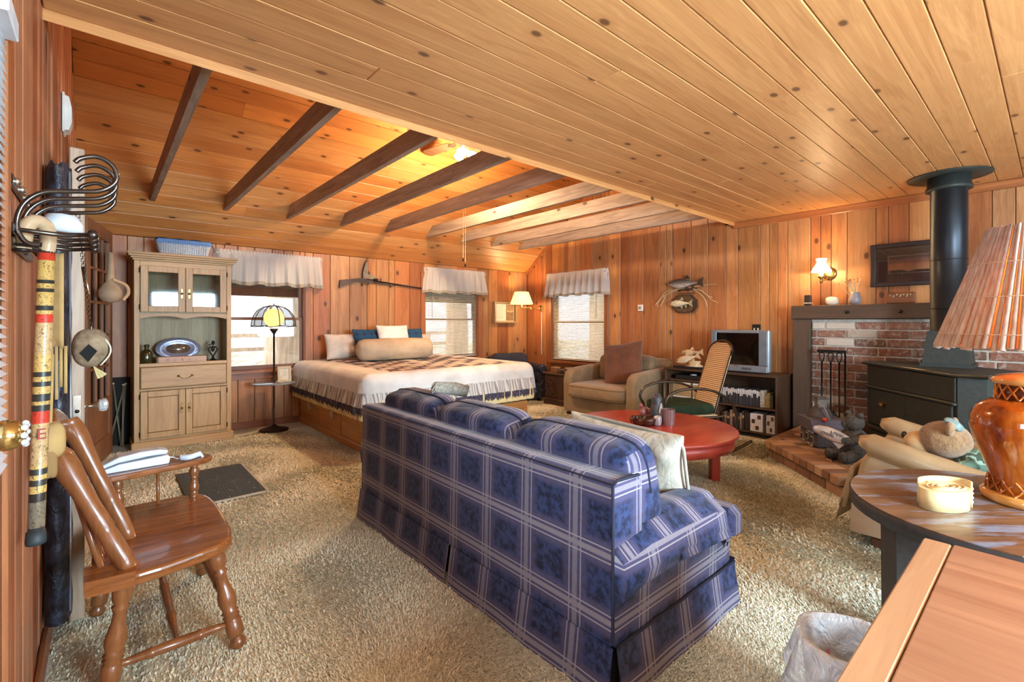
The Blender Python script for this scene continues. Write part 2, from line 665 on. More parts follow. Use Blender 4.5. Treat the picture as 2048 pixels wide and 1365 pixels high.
def wall_boards(parent, mat, axis, face, inward, a0, a1, zlo, ztop, openings, widths, seed):
    """upright boards; axis 'x' = wall runs along x at y = face; openings (a0, a1, z0, z1)"""
    rr = random.Random(seed)
    cuts = []
    for o in openings:
        cuts += [o[0], o[1]]
    ed = cut_planks(a0, a1, cuts, widths, rr)
    g = 0.0022
    for p, q in zip(ed[:-1], ed[1:]):
        mid = (p + q) / 2
        spans = [(zlo, ztop(mid))]
        for o in openings:
            if o[0] <= mid <= o[1]:
                spans = [(zlo, o[2]), (o[3], ztop(mid))]
        th = 0.018 + rr.uniform(-0.003, 0.003)
        for z0, z1 in spans:
            if z1 - z0 < 0.02:
                continue
            lo, hi = sorted((face + inward * 0.0, face - inward * th))
            lo, hi = (face - th * 0 if inward < 0 else face - 0.0, 0) if False else sorted((face, face - inward * (-th)))
            if axis == 'x':
                plank(parent, mat, p + g, q - g, lo, hi, z0, z1)
            else:
                plank(parent, mat, lo, hi, p + g, q - g, z0, z1)

W1 = (1.10, 2.02, 0.70, 2.00)
W2 = (3.82, 4.86, 0.70, 2.00)
W3 = (4.68, 5.85, 0.62, 2.00)

def backing(mb, axis, w0, w1, a0, a1, z0, z1, openings):
    """wall core with holes"""
    def bx(p, q, lo, hi):
        if q - p > 1e-4 and hi - lo > 1e-4:
            if axis == 'x':
                mb.box(p, q, w0, w1, lo, hi)
            else:
                mb.box(w0, w1, p, q, lo, hi)
    cur = a0
    for o in sorted(openings):
        bx(cur, o[0], z0, z1)
        bx(o[0], o[1], z0, o[2])
        bx(o[0], o[1], o[3], z1)
        cur = o[1]
    bx(cur, a1, z0, z1)

# back wall (behind the bed)
mb = MB()
backing(mb, 'x', YB + .02, YB + .14, XL - .1, XR + .14, 0, ZW, [W1, W2])
wb = struct(mb.obj('wall_back', m_back), 'board wall behind the bed with two windows')
wall_boards(wb, m_wall, 'x', YB, 1, XL, XR, 0.0, lambda a: ZW, [W1, W2], [.10, .19, .23, .26, .14], 3)
# right wall (window, television, fireplace)
mb = MB()
backing(mb, 'y', XR + .02, XR + .14, YN - .1, YB + .1, 0, ZC, [W3])
mb.prism([(YE - .05, ZC), (YB + .1, ZC - .0), (YB + .1, ZW), (YB, ZW), (YR, ZR + .02), (YE, zs(YE) if False else ZR - KS * (YR - YE))], XR + .02, XR + .14, 'yz')
wr = struct(mb.obj('wall_right', m_back), 'board wall with the television and fireplace')
def top_r(a):
    if a < YE:
        return ZC
    return min(zs(a), ZR - KS * (YR - a) if a < YR else 9) - 0.005
wall_boards(wr, m_wall, 'y', XR, 1, YN, YB, 0.0, top_r, [W3], [.10, .20, .24, .27, .15], 11)
# left wall
W4 = (1.44, 1.60, 0.95, 1.98)
D1 = (0.55, 1.38, 0.0, 2.03)
mb = MB()
backing(mb, 'y', XL - .14, XL - .02, YN - .1, YB + .1, 0, ZC, [D1, W4])
mb.prism([(YE - .05, ZC), (YB + .1, ZC), (YB + .1, ZW), (YB, ZW), (YR, ZR + .02), (YE, ZR - KS * (YR - YE))], XL - .14, XL - .02, 'yz')
wl = struct(mb.obj('wall_left', m_back), 'redwood board wall with coat hooks')
def boards_left():
    rr = random.Random(5)
    ed = cut_planks(YN, YB, [D1[0], D1[1], W4[0], W4[1]], [.10, .14, .17], rr)
    for p, q in zip(ed[:-1], ed[1:]):
        mid = (p + q) / 2
        spans = [(0.0, top_r(mid))]
        for o in (D1, W4):
            if o[0] <= mid <= o[1]:
                spans = [(0.0, o[2]), (o[3], top_r(mid))]
        th = 0.018 + rr.uniform(-.004, .004)
        for z0, z1 in spans:
            if z1 - z0 > .02:
                plank(wl, m_wall_side, XL - .02, XL - .02 + th, p + .002, q - .002, z0, z1, 0.006)
boards_left()
# near wall, behind the photographer, with two daylight windows
WN = [(0.9, 2.3, 0.82, 2.08), (3.2, 4.6, 0.82, 2.08)]
mb = MB()
backing(mb, 'x', YN - .14, YN - .02, XL - .1, XR + .14, 0, ZC, WN)
wnr = struct(mb.obj('wall_near', m_back), 'board wall behind the photographer')
rr = random.Random(9)
ed = cut_planks(XL, XR, [o[i] for o in WN for i in (0, 1)], [.2, .24, .28], rr)
for p, q in zip(ed[:-1], ed[1:]):
    mid = (p + q) / 2
    sp = [(0, ZC)]
    for o in WN:
        if o[0] <= mid <= o[1]:
            sp = [(0, o[2]), (o[3], ZC)]
    for z0, z1 in sp:
        plank(wnr, m_wall, p + .002, q - .002, YN - .02, YN - .002, z0, z1)

# ---- flat ceiling
cb = Bx(XL - .1, XR + .14, YN - .1, YE, ZC + .018, ZC + .11).obj('ceiling', m_back)
struct(cb, 'low flat ceiling of pale knotty pine boards')
rr = random.Random(21)
y = YE
i = 0
while y > YN:
    y0 = y - 0.1535
    cut = rr.uniform(1.0, 5.0) if i % 3 == 1 else None
    if i == 2: cut = 1.03
    dz = rr.uniform(-.0012, .0012)
    if cut:
        plank(cb, m_ceil, XL, cut - .001, y0 + .0012, y - .0012, ZC + dz, ZC + .018, .0045)
        plank(cb, m_ceil, cut + .001, XR, y0 + .0012, y - .0012, ZC + dz, ZC + .018, .0045)
    else:
        plank(cb, m_ceil, XL, XR, y0 + .0012, y - .0012, ZC + dz, ZC + .018, .0045)
    y = y0
    i += 1
# ---- sloped ceiling over the bed end
SL = math.hypot(1, KS)
def slope_pt(sdist, n):
    """distance up the slope from the wall top, offset n into the room"""
    dy, dz = -1 / SL, KS / SL
    ny, nz = -KS / SL, -1 / SL
    return (YB + dy * sdist + ny * n, ZW + dz * sdist + nz * n)
mb = MB()
top = (YB - YR) * SL
poly = [slope_pt(-.02, -.018), slope_pt(top, -.018), slope_pt(top, -.11), slope_pt(-.95, -.11), slope_pt(-.95, -.05), slope_pt(-.22, -.05), slope_pt(-.22, -.018)]  # unseen eave past the wall, added to keep sun out of the windows
mb.prism(poly, XL - .1, XR + .14, 'yz')
cs = struct(mb.obj('ceiling_slope', m_back), 'sloped amber pine ceiling over the bed')
sd = 0.0
rr = random.Random(31)
i = 0
while sd < top - .01:
    e = min(sd + 0.1535, top)
    xs = [XL, XR]
    if i % 2 == 1:
        xs = [XL, rr.uniform(.6, 5.2), XR]
    dn = rr.uniform(-.001, .002)
    for xa, xb in zip(xs[:-1], xs[1:]):
        a, b = sd + .0014, e - .0014
        c = .004
        poly = [slope_pt(a, -.018), slope_pt(a, -c + dn), slope_pt(a + c, dn), slope_pt(b - c, dn), slope_pt(b, -c + dn), slope_pt(b, -.018)]
        MB().prism(poly, xa + .0008, xb - .0008, 'yz').obj('plank', m_slope, cs)
    sd = e
    i += 1
# the other pitch, from ridge down to the edge of the flat ceiling
ze = ZR - KS * (YR - YE)
mb = MB().prism([(YE - .0, ze), (YR, ZR), (YR, ZR + .12), (YE - .1, ze + .05), (YE - .1, ZC + .02), (YE, ZC + .02)], XL - .1, XR + .14, 'yz')
struct(mb.obj('ceiling_ridge_pitch', m_slope), 'far pitch of the ceiling beyond the ridge')

# ---- open ceiling beams
beam_sh = {}
for k, bxx in enumerate([0.39, 1.04, 1.70, 2.35, 2.98, 3.63, 4.24, 4.85, 5.45]):
    w, h = 0.021, 0.145
    yb_ = YB - (ZC + 0.005 - ZW) / KS
    yt_ = YB - (ZC + h - ZW) / KS
    mb = MB().prism([(YE + .003, ZC), (yb_, ZC), (yt_, ZC + h), (YE + .003, ZC + h)], bxx - w, bxx + w, 'yz')
    o = mb.obj('ceiling_beam', m_beam)
    struct(o, 'weathered grey-brown tie beam crossing under the sloped ceiling')

# ---- trims
def trim(n, mb, mat, label):
    return struct(mb.obj('trim_%d' % n, mat), label)
m_trimy = wood('cornice_wood', (190, 118, 66), (140, 80, 42), 'y', 1.0, var=0.05, rough=0.4)
trim(1, Bx(XR - .035, XR - .001, YN, YE + .02, ZC - .075, ZC - .001, .006), m_trimy, 'wooden cornice board under the flat ceiling on the right wall')
trim(2, MB().prism([slope_pt(0, .001), slope_pt(.9, .001), slope_pt(.9, .045), slope_pt(.0, .045)], XR - .03, XR - .001, 'yz'), m_trimy, 'raking trim where the slope meets the right wall')
base_m = wood('baseboard_wood', (164, 98, 58), (118, 66, 38), 'x', 1.0, var=0.06, rough=0.4)
base_my = wood('baseboard_wood_side', (164, 98, 58), (118, 66, 38), 'y', 1.0, var=0.06, rough=0.4)
struct(Bx(XL, 1.93, YB - .022, YB - .001, 0.0, .085, .005).obj('baseboard_back', base_m), 'low wooden baseboard on the back wall')
struct(Bx(XR - .022, XR - .001, 2.0, YB - .03, 0.0, .085, .005).obj('baseboard_right', base_my), 'wooden baseboard on the right wall')
struct(Bx(XL, XL + .02, 1.65, YB - .03, 0.0, .085, .005).obj('baseboard_left', base_my), 'wooden baseboard on the left wall')

# ---- windows
def window(n, axis, face, o, label, sash_mat=None, cas=0.075, cas_top=0.09):
    """o = (a0, a1, z0, z1); the wall face is at `face`, the outside lies at larger values"""
    a0, a1, z0, z1 = o
    w = holder('window_%d' % n, ((a0 + a1) / 2, face, z0) if axis == 'x' else (face, (a0 + a1) / 2, z0), label)
    def bx(mb, p, q, d0, d1, lo, hi, ch=.003):
        if axis == 'x':
            mb.box(p, q, face + d0, face + d1, lo, hi, ch)
        else:
            mb.box(face + d0, face + d1, p, q, lo, hi, ch)
        return mb
    j = 0.018
    mz, mh = m_trimz, m_trim if axis == 'x' else m_trimy
    for p, q in ((a0, a0 + j), (a1 - j, a1)):
        bx(MB(), p, q, -.004, .13, z0, z1).obj('jamb', mz, w)
    bx(MB(), a0 + j, a1 - j, -.004, .13, z1 - j, z1).obj('head', mh, w)
    bx(MB(), a0 - .05, a1 + .05, -.06, .13, z0 - .03, z0 + .012).obj('sill', mh, w)
    bx(MB(), a0 - .04, a1 + .04, -.022, -.001, z0 - .10, z0 - .032).obj('apron', mh, w)
    for p, q in ((a0 - cas, a0 + .004), (a1 - .004, a1 + cas)):
        bx(MB(), p, q, -.024, -.001, z0 + .013, z1 + .0).obj('casing', mz, w)
    bx(MB(), a0 - cas, a1 + cas, -.026, -.001, z1 + .001, z1 + cas_top).obj('casing', mh, w)
    zm = (z0 + z1) / 2 - .005
    sm = sash_mat or m_sash
    for k, (lo, hi, d) in enumerate(((z0 + .012, zm + .018, .045), (zm - .018, z1 - j, .085))):
        s = .034
        mb = MB()
        bx(mb, a0 + j, a0 + j + s, d, d + .034, lo, hi)
        bx(mb, a1 - j - s, a1 - j, d, d + .034, lo, hi)
        bx(mb, a0 + j + s, a1 - j - s, d, d + .034, lo, lo + (.05 if k == 0 else .034))
        bx(mb, a0 + j + s, a1 - j - s, d, d + .034, hi - .034, hi)
        so = mb.obj('sash', sm, w)
        pn = MB()
        bx(pn, a0 + j + s - .004, a1 - j - s + .004, d + .014, d + .018, lo + .03, hi - .03, 0)
        p_ = pn.obj('pane', m_pane, so)
    return w
window(1, 'x', YB, W1, 'double-hung wooden window behind the globe floor lamp')
window(2, 'x', YB, W2, 'double-hung wooden window right of the bed pillows')
window(3, 'y', XR, W3, 'double-hung wooden window in the right wall')

# windows behind the photographer and the entry sidelight
for k, o in enumerate(WN):
    w = holder('window_%d' % (4 + k), (o[0], YN, o[2]), 'window behind the photographer')
    mb = MB()
    for a in (o[0], (o[0] + o[1]) / 2 - .02, o[1] - .04):
        mb.box(a, a + .04, YN - .10, YN - .03, o[2], o[3], .003)
    for z in (o[2], o[3] - .04):
        mb.box(o[0] + .04, (o[0] + o[1]) / 2 - .02, YN - .10, YN - .03, z, z + .04, .003)
        mb.box((o[0] + o[1]) / 2 + .02, o[1] - .04, YN - .10, YN - .03, z, z + .04, .003)
    mb.obj('sash', m_trim, w)

# ---- blinds
m_slat = plain('blind_slat', (226, 216, 194), .5, var=.03)
def blind(axis, face, a0, a1, z0, z1, tilt, label, wand_side):
    t_ = thing('venetian_blind', label, 'blind', ((a0 + a1) / 2, face, z1) if axis == 'x' else (face, (a0 + a1) / 2, z1), 0, 'white slatted blinds in the windows')
    def P(a, d, z):
        return (a, face + d, z) if axis == 'x' else (face + d, a, z)
    def bx(p, q, d0, d1, lo, hi, ch=.002):
        x0, y0, _ = P(p, d0, 0)
        x1, y1, _ = P(q, d1, 0)
        return MB().box(x0, x1, y0, y1, lo, hi, ch)
    ms = plain('blind_rail', (225, 220, 205), 0.4)
    bx(a0, a1, .008, .040, z1 - .03, z1).obj('headrail', ms, t_)
    mb = MB()
    n = int((z1 - .04 - z0) / .0235)
    for i in range(n):
        z = z1 - .045 - i * .0235
        pts = []
        for s_, dz in ((-1, 0), (0, .0022), (1, 0)):
            d = .024 + s_ * .0125 * math.cos(tilt)
            zz = z + s_ * .0125 * math.sin(tilt) + dz
            pts += [P(a0 + .004, d, zz), P(a1 - .004, d, zz)]
        mb.add(pts, [(0, 1, 3, 2), (2, 3, 5, 4)], True)
    tag(mb.obj('slats', m_slat, t_), kind='stuff')
    bx(a0, a1, .012, .036, z0, z0 + .014).obj('bottom_rail', ms, t_)
    mb = MB()
    for f in (.14, .5, .86):
        a = a0 + (a1 - a0) * f
        mb.tube([P(a, .010, z1 - .03), P(a, .010, z0 + .01)], .0012, 5)
    mb.obj('ladder_cord', ms, t_)
    a = a0 + (a1 - a0) * wand_side
    MB().tube([P(a, .002, z1 - .03), P(a, .0, z1 - .60)], .004, 6).obj('tilt_wand', plain('wand', (120, 110, 90), .3), t_)
    return t_
blind('x', YB - .0, W2[0] + .02, W2[1] - .02, .735, 1.97, .5, 'white slatted blind in the window beside the bed', .12)
blind('y', XR - .0, W3[0] + .02, W3[1] - .02, .655, 1.97, .5, 'white slatted blind in the window behind the tan armchair', .14)

# ---- gathered valances
m_val = sheer('sheer_white_cotton', (236, 230, 222), 0.45)
def valance(axis, face, a0, a1, z0, z1, flare, label, seed, nf):
    t_ = thing('valance_curtain', label, 'curtain', ((a0 + a1) / 2, face - .06, z1) if axis == 'x' else (face - .06, (a0 + a1) / 2, z1), 0, 'white gathered valances over the windows')
    rr = random.Random(seed)
    ph = [rr.uniform(0, 6.28) for _ in range(5)]
    W = a1 - a0
    def P(a, d, z):
        return (a, face + d, z) if axis == 'x' else (face + d, a, z)
    def fn(u, v):
        # v 0 = top ruffle .. 1 = hem
        k = max(0.0, (v - .16) / .84)
        amp = .005 + .030 * k
        fold = math.sin(u * nf * 6.28 + ph[0] + .8 * math.sin(u * 9 + ph[1])) * amp + math.sin(u * nf * 13.1 + ph[2]) * amp * .35
        if v < .12:
            fold = math.sin(u * nf * 22 + ph[3]) * .006
        a = a0 + W * u + (u - .5) * 2 * flare * k
        z = z1 - (z1 - z0) * v + (math.sin(u * nf * 6.28 * .5 + ph[4]) * .010 * k) + (math.sin(u * nf * 25) * .008 if v < .03 else 0)
        edge = min(u, 1 - u)
        d = -.075 - .01 * k + fold
        if edge < .035:
            d += (1 - edge / .035) * .06
        return P(a, d, z)
    mb = MB().grid(fn, int(nf * 14), 16)
    gp = mb.obj('gathered_panel', m_val, t_)
    def hem(u, v):
        q = Vector(fn(u, .90 + .10 * v))
        q += Vector((0, -.003, 0)) if axis == 'x' else Vector((-.003, 0, 0))
        return q
    MB().grid(hem, int(nf * 14), 2).obj('hem', sheer('valance_hem', (196, 184, 166), .3), gp)
    MB().tube([P(a0 + .01, -.066, z1 - .045), P(a1 - .01, -.066, z1 - .045)], .006, 8).obj('rod', plain('rod_white', (220, 215, 205), .4), t_)
    return t_
valance('x', YB, .98, 2.235, 1.755, 2.165, .03, 'wide white valance over the window behind the oak hutch', 1, 9)
valance('x', YB, 3.80, 5.00, 1.768, 2.165, .045, 'white valance over the window right of the bed', 2, 9)
valance('y', XR, 4.60, 5.955, 1.745, 2.150, .03, 'white valance over the window behind the tan armchair', 3, 10)

# ---- outside
t = NT('forest_floor')
co = t.coord()
t.color(t.ramp(t.noise(co, 1.3, 5, .65), [(.3, lin((120, 108, 84))), (.5, lin((196, 184, 160))), (.7, lin((236, 228, 214)))]))
m_ground = t.set(rough=.95)
def ground(u, v):
    x, y = -14 + 44 * u, -14 + 44 * v
    z = -.35 + (.25 * math.sin(x * .7 + y * .45) + .12 * math.sin(x * 1.9 - y)) * (1 if (y > 8 or x > 8) else 0)
    return (x, y, z)
struct(MB().grid(ground, 66, 66).obj('ground', m_ground), 'sunlit forest floor outside the windows')
m_bark = wood('pale_bark', (214, 196, 172), (140, 112, 88), 'z', .8, var=.15, rough=.9, bump=.5)
def trunk(x, y, r, label):
    rr = random.Random(int(x * 31 + y * 7))
    prof = []
    mb = MB()
    pts, rs = [], []
    for i in range(9):
        z = -.5 + i * .8
        pts.append((x + rr.uniform(-.02, .02) * i * .5, y + rr.uniform(-.02, .02) * i * .5, z))
        rs.append(r * (1.25 - .05 * i if i else 1.5))
    mb.tube(pts, rs, 14)
    return tag(mb.obj('tree', m_bark), label, 'tree')
trunk(3.0, 10.6, .42, 'thick pale tree trunk seen through the window behind the floor lamp')
trunk(7.9, 11.6, .28, 'tree trunk seen through the blind beside the bed')
trunk(6.0, 13.4, .22, 'slim tree trunk far outside the bed window')
trunk(10.9, 8.6, .32, 'tree trunk outside the right-hand window')
trunk(2.2, 15.5, .25, 'distant tree trunk left of the thick one')
mb = MB()
lg = MB().tube([(.4, 9.6, -.1), (1.4, 10.4, .02), (2.0, 10.9, .06)], [.16, .17, .14], 10)
tag(lg.obj('fallen_log', m_bark), 'fallen log on the ground outside the lamp window', 'log')
fe = thing('rail_fence', 'pale rail fence far outside the bed windows', 'fence', (2, 19, -.4))
for k in range(7):
    Bx(-2 + k * 2.4, -1.85 + k * 2.4, 19, 19.12, -.5, 1.0).obj('post', m_bark, fe)
for z in (.25, .75):
    Bx(-2, 12.6, 19.0, 19.06, z, z + .14).obj('rail', m_bark, fe)
# ================================================================ sofa
t = NT('navy_plaid_cloth')
uv = t.coord('UV')
P_ = 0.2655
sx = t.sep(uv)
def stripes(t, val, phase, per):
    f = t.math('FRACT', t.math('ADD', t.math('DIVIDE', t.math('SUBTRACT', val, phase), per), 100.5))
    K, Wt = (0, 0, 0, 1), (1, 1, 1, 1)
    M6 = (.62, .62, .62, 1)
    cream = t.ramp(f, [(0, K), (.385, Wt), (.408, K), (.455, M6), (.545, K), (.592, Wt), (.615, K)], 'CONSTANT')
    mauve = t.ramp(f, [(0, K), (.24, K), (.33, Wt), (.67, Wt), (.76, K)])
    return cream, mauve
cu, mu = stripes(t, sx[0], 0.228, P_)
cv, mv = stripes(t, sx[1], 0.262, 0.2265)
nz = t.noise(t.coord(), 38, 4, .6)
nb = t.noise(t.coord(), 190, 2, .5)
base = t.ramp(nz, [(.4, lin((29, 34, 58))), (.6, lin((54, 68, 110)))])
mm = t.math('MAXIMUM', t.math('MULTIPLY', mu, .55), t.math('MULTIPLY', mv, .75))
col = t.mix(mm, base, lin((92, 86, 118)))
cc = t.math('MAXIMUM', t.math('MULTIPLY', cu, .42), t.math('MULTIPLY', cv, .58))
col = t.mix(cc, col, lin((206, 196, 192)))
col = t.mix(t.math('MULTIPLY', nb, .25), col, lin((30, 30, 48)))
t.color(col)
t.bump(nb, .25, .002)
m_plaid = t.set(rough=.9, spec=.2, sheen=.15)
m_pipe = plain('navy_piping', (26, 28, 50), .8)
m_under = plain('sofa_under_cloth', (40, 40, 52), .9)

sofa = thing('sofa', 'long navy plaid sofa with skirt, its back to the camera', 'sofa', (1.8, 2.0, 0))
SY0, SY1 = 0.985, 3.06
# back
mb = MB()
mb.prism([(1.315, .185), (1.50, .185), (1.50, .70), (1.475, .742), (1.345, .748), (1.325, .735)], SY0 + .015, SY1, 'xz')
mb.obj('back_frame', m_plaid, sofa, uvbox=True)
MB().tube([(1.324, SY0 + .012, .19), (1.324, SY0 + .012, .735), (1.348, SY0 + .012, .75), (1.475, SY0 + .012, .745)], .006, 6).obj('piping', m_pipe, sofa)
MB().tube([(1.325, SY0 + .015, .74), (1.325, SY1, .74)], .0032, 6).obj('piping', m_pipe, sofa)
# seat deck
Bx(1.50, 2.24, SY0 + .19, SY1 - .19, .16, .30, .02).obj('seat_deck', m_plaid, sofa, uvbox=True)
# arms: rolled, drooping to the front
def arm(y0, sgn, nm):
    prof = [(.005, .185), (.0, .34), (-.03, .375), (-.045, .43), (-.03, .50), (.03, .545), (.11, .552), (.18, .53), (.205, .47), (.21, .36), (.21, .185)]
    secs = []
    for k, (x, s, dz) in enumerate(((1.325, 1.0, -.02), (1.5, 1.0, 0), (1.75, 1.0, -.005), (1.98, 1.0, -.015), (2.09, .97, -.04), (2.13, .86, -.085))):
        secs.append([(x + ((0, 0, 0, 0, .06, .09)[k] if b < .36 else 0), y0 + sgn * (.1 + (a - .1) * s), .185 + (b - .185 + (dz if b > .35 else 0)) * (1 if k < 5 else .92)) for a, b in prof])
    mb = MB()
    vs = [p for s in secs for p in s]
    n = len(prof)
    fs = []
    for i in range(len(secs) - 1):
        for j in range(n - 1):
            q = (i * n + j, (i + 1) * n + j, (i + 1) * n + j + 1, i * n + j + 1)
            fs.append(q if sgn > 0 else q[::-1])
    fs.append(tuple(range(n)) if sgn > 0 else tuple(range(n))[::-1])
    e = tuple(range((len(secs) - 1) * n, len(secs) * n))
    fs.append(e[::-1] if sgn > 0 else e)
    mb.add(vs, fs, True)
    o = mb.obj('arm', m_plaid, sofa, uvbox=True)
    return o
arm(SY0, 1, 'arm')
arm(SY1, -1, 'arm')
# arm cover laid on the near arm
def cov(u, v):
    a = -.03 + u * .22
    y = SY0 + .02 + .17 * u - .05 * (1 - u) * 1.0
    z = .557 - .09 * (1 - u) ** 2 * 1.0
    return (1.62 + .55 * v, y - .012 * (1 - u), z - .03 * max(0, v - .7))
MB().grid(lambda u, v: (1.68 + .41 * v, SY0 - .052 + .2 * u, .385 + .172 * math.sin(min(1, u * 1.6) * PI / 2) - .028 * v + .004), 10, 10).obj('arm_cover', m_plaid, sofa, uvbox=True)
# seat cushions
L3 = (SY1 - SY0 - .40) / 3
for k in range(3):
    yc = SY0 + .20 + L3 * (k + .5)
    MB().pillow((1.90, yc, .375), .40, L3 / 2 - .004, .085, .28, 32, 14).obj('seat_cushion', m_plaid, sofa, uvbox=True)
Bx(2.222, 2.35, SY0 + .005, SY0 + .19, .265, .415, .03).obj('seat_cushion', m_plaid, sofa, uvbox=True)
# back cushions
for k in range(3):
    yc = SY0 + .03 + (SY1 - SY0 - .06) * (k + .5) / 3
    M = RXYZ((1.575, yc, .645), 0, math.radians(-12), 0)
    h = (SY1 - SY0 - .06) / 6
    c_ = MB().pillow((0, 0, 0), .115, h - .003, .205, .36, 40, 24, M, wob=.006, seed=k).obj('back_cushion', m_plaid, sofa, uvbox=True)
    for sxx in (-.06, .06):
        pts = []
        for i in range(40):
            a = 2 * PI * i / 40
            e = .42
            yy = math.copysign(abs(math.cos(a)) ** e, math.cos(a)) * (h - .003) * .985
            zz = math.copysign(abs(math.sin(a)) ** e, math.sin(a)) * .215 * .985
            pts.append(tuple(M @ Vector((sxx * .9, yy * .97, zz * .96))))
        MB().tube(pts, .006, 6, closed=True).obj('piping', m_pipe, c_, world=True) if False else None
    pts = []
    for i in range(28):
        a = PI * i / 27
        e = .36
        yy = math.copysign(abs(math.cos(a)) ** e, math.cos(a)) * (h - .003) * 1.002
        zz = abs(math.sin(a)) ** e * .205 * 1.004
        pts.append(tuple(M @ Vector((.012, yy, zz))))
    MB().tube(pts, .0055, 6).obj('piping', m_pipe, c_)
# skirt
def skirt(p0, p1, nrm, lift=0.19, flare=.028, nm='skirt_panel', wave=0.004):
    p0, p1, nrm = Vector(p0), Vector(p1), Vector(nrm)
    L = (p1 - p0).length
    def fn(u, v):
        q = p0.lerp(p1, u) + nrm * (.004 + flare * v + wave * v * math.sin(u * L * 14))
        return (q.x, q.y, lift * (1 - v) + .004 * v)
    return MB().grid(fn, max(4, int(L * 16)), 5).obj(nm, m_plaid, sofa, uvbox=True)
skirt((1.312, 1.97, 0), (1.312, SY0 + .0, 0), (-1, 0, 0))
skirt((1.312, SY1, 0), (1.312, 1.99, 0), (-1, 0, 0))
skirt((1.322, SY0 + .0, 0), (2.22, SY0 + .0, 0), (0, -1, 0))
skirt((2.25, SY0 + .01, 0), (2.25, SY1, 0), (1, 0, 0))
skirt((2.22, SY1, 0), (1.322, SY1, 0), (0, 1, 0))
MB().tube([(1.325, SY0 - .004, .189), (2.222, SY0 - .004, .189)], .006, 6).obj('piping', m_pipe, sofa)
Bx(1.335, 2.21, SY0 + .03, SY1 - .03, .02, .19).obj('base', m_under, sofa)
# things on the sofa
t = NT('cream_cushion_cloth')
co = t.coord()
t.color(t.ramp(t.noise(co, 14, 3), [(.3, lin((178, 172, 154))), (.7, lin((208, 202, 186)))]))
t.bump(t.noise(co, 9, 3, .5, 1.5), .5, .02)
m_cream = t.set(rough=.85)
cp = thing('throw_pillow', 'cream pillow with corded edge leaning on the plaid sofa cushions', 'pillow', (2.0, 1.46, .46), 0)
Mp = RXYZ((2.03, 1.45, .612), math.radians(2), math.radians(78), math.radians(-2))
cpb = MB().cushion(.185, .36, .115, Mp, 24, 4, .09, .024).obj('pillow_body', m_cream, cp)
pts = []
for i in range(56):
    a = 2 * PI * i / 56
    e = .42
    pts.append(tuple(Mp @ Vector((math.copysign(abs(math.cos(a)) ** .3, math.cos(a)) * .177, math.copysign(abs(math.sin(a)) ** .3, math.sin(a)) * .350, .003 * math.sin(i)))))
MB().tube(pts, .009, 6, closed=True).obj('cord_edge', plain('cord_cloth', (170, 162, 148), .8, bump=.6, bscale=160), cpb)
th = thing('rolled_throw', 'grey fringed throw rolled up on top of the plaid sofa cushions', 'throw', (1.66, 2.62, .85))
mb = MB()
mb.tube([(1.61, 2.59, .885), (1.69, 2.50, .878), (1.75, 2.44, .86)], [.036, .042, .036], 14)
mb.obj('roll', plain('grey_knit', (150, 142, 128), .95, var=.35, vscale=60, bump=.8, bscale=90), th)
mb = MB()
rr = random.Random(4)
for i in range(60):
    a = rr.uniform(0, 6.28)
    r = rr.uniform(.005, .038)
    p = Vector((1.61, 2.59, .885)) + Vector((.4 * r * math.cos(a), r * math.cos(a) * .8, r * math.sin(a)))
    q = p + Vector((-.03, .01, -.015 - rr.uniform(0, .04)))
    mb.tube([p, (p + q) / 2 + Vector((0, 0, .006)), q], .003, 4)
tag(mb.obj('fringe', plain('grey_fringe', (172, 164, 150), .95), th), kind='stuff')

# ================================================================ bed
BX0, BX1, BY0, BY1 = 1.945, 4.02, 4.35, 6.48
bed = thing('platform_bed', 'wide wooden platform bed with drawer panels under patchwork quilt', 'bed', (3.1, 5.5, 0))
m_oakp = wood('honey_plywood', (214, 158, 96), (176, 116, 62), 'y', 1.0, var=.05, rough=.4)
m_oakx = wood('honey_board', (206, 148, 86), (160, 102, 54), 'x', 1.0, var=.05, rough=.4)
Bx(BX0 + .02, BX1 - .02, BY0 + .02, BY1, .0, .30).obj('platform_core', m_oakp, bed)
for k in range(3):
    y0 = BY0 + .02 + k * .70
    pn = Bx(BX0 + .002, BX0 + .02, y0 + .012, y0 + .688, .075, .275, .004).obj('side_panel', m_oakp, bed)
Bx(BX0 - .006, BX0 + .02, BY0, BY1, .0, .072, .006).obj('base_board', m_oakp, bed)
for k in range(3):
    y0 = BY0 + .02 + k * .70
    Bx(BX0 - .012, BX0 + .02, y0 + .004, y0 + .696, .272, .325, .006).obj('top_rail', m_oakp, bed)
for x0 in (BX0, 2.98):
    x1 = x0 + 1.03
    Bx(x0 + .02, x1 - .02, BY0 + .002, BY0 + .02, .075, .235, .004).obj('front_panel', m_oakx, bed)
Bx(BX0 + .021, BX1, BY0 - .012, BY0 + .02, .236, .325, .006).obj('top_rail', m_oakx, bed)
Bx(BX0 + .021, BX1, BY0 - .006, BY0 + .02, .0, .072, .006).obj('base_board', m_oakx, bed)
Bx(BX1 - .06, BX1 + .003, BY0 - .014, BY0 + .05, 0, .236, .005).obj('corner_post', wood('honey_post', (206, 148, 86), (160, 102, 54), 'z', 1, rough=.4), bed)
m_matt = plain('cream_mattress', (222, 202, 160), .9)
Bx(BX0 + .03, BX1 - .03, BY0 + .03, BY1 - .02, .302, .775, .06).obj('mattress', m_matt, bed)
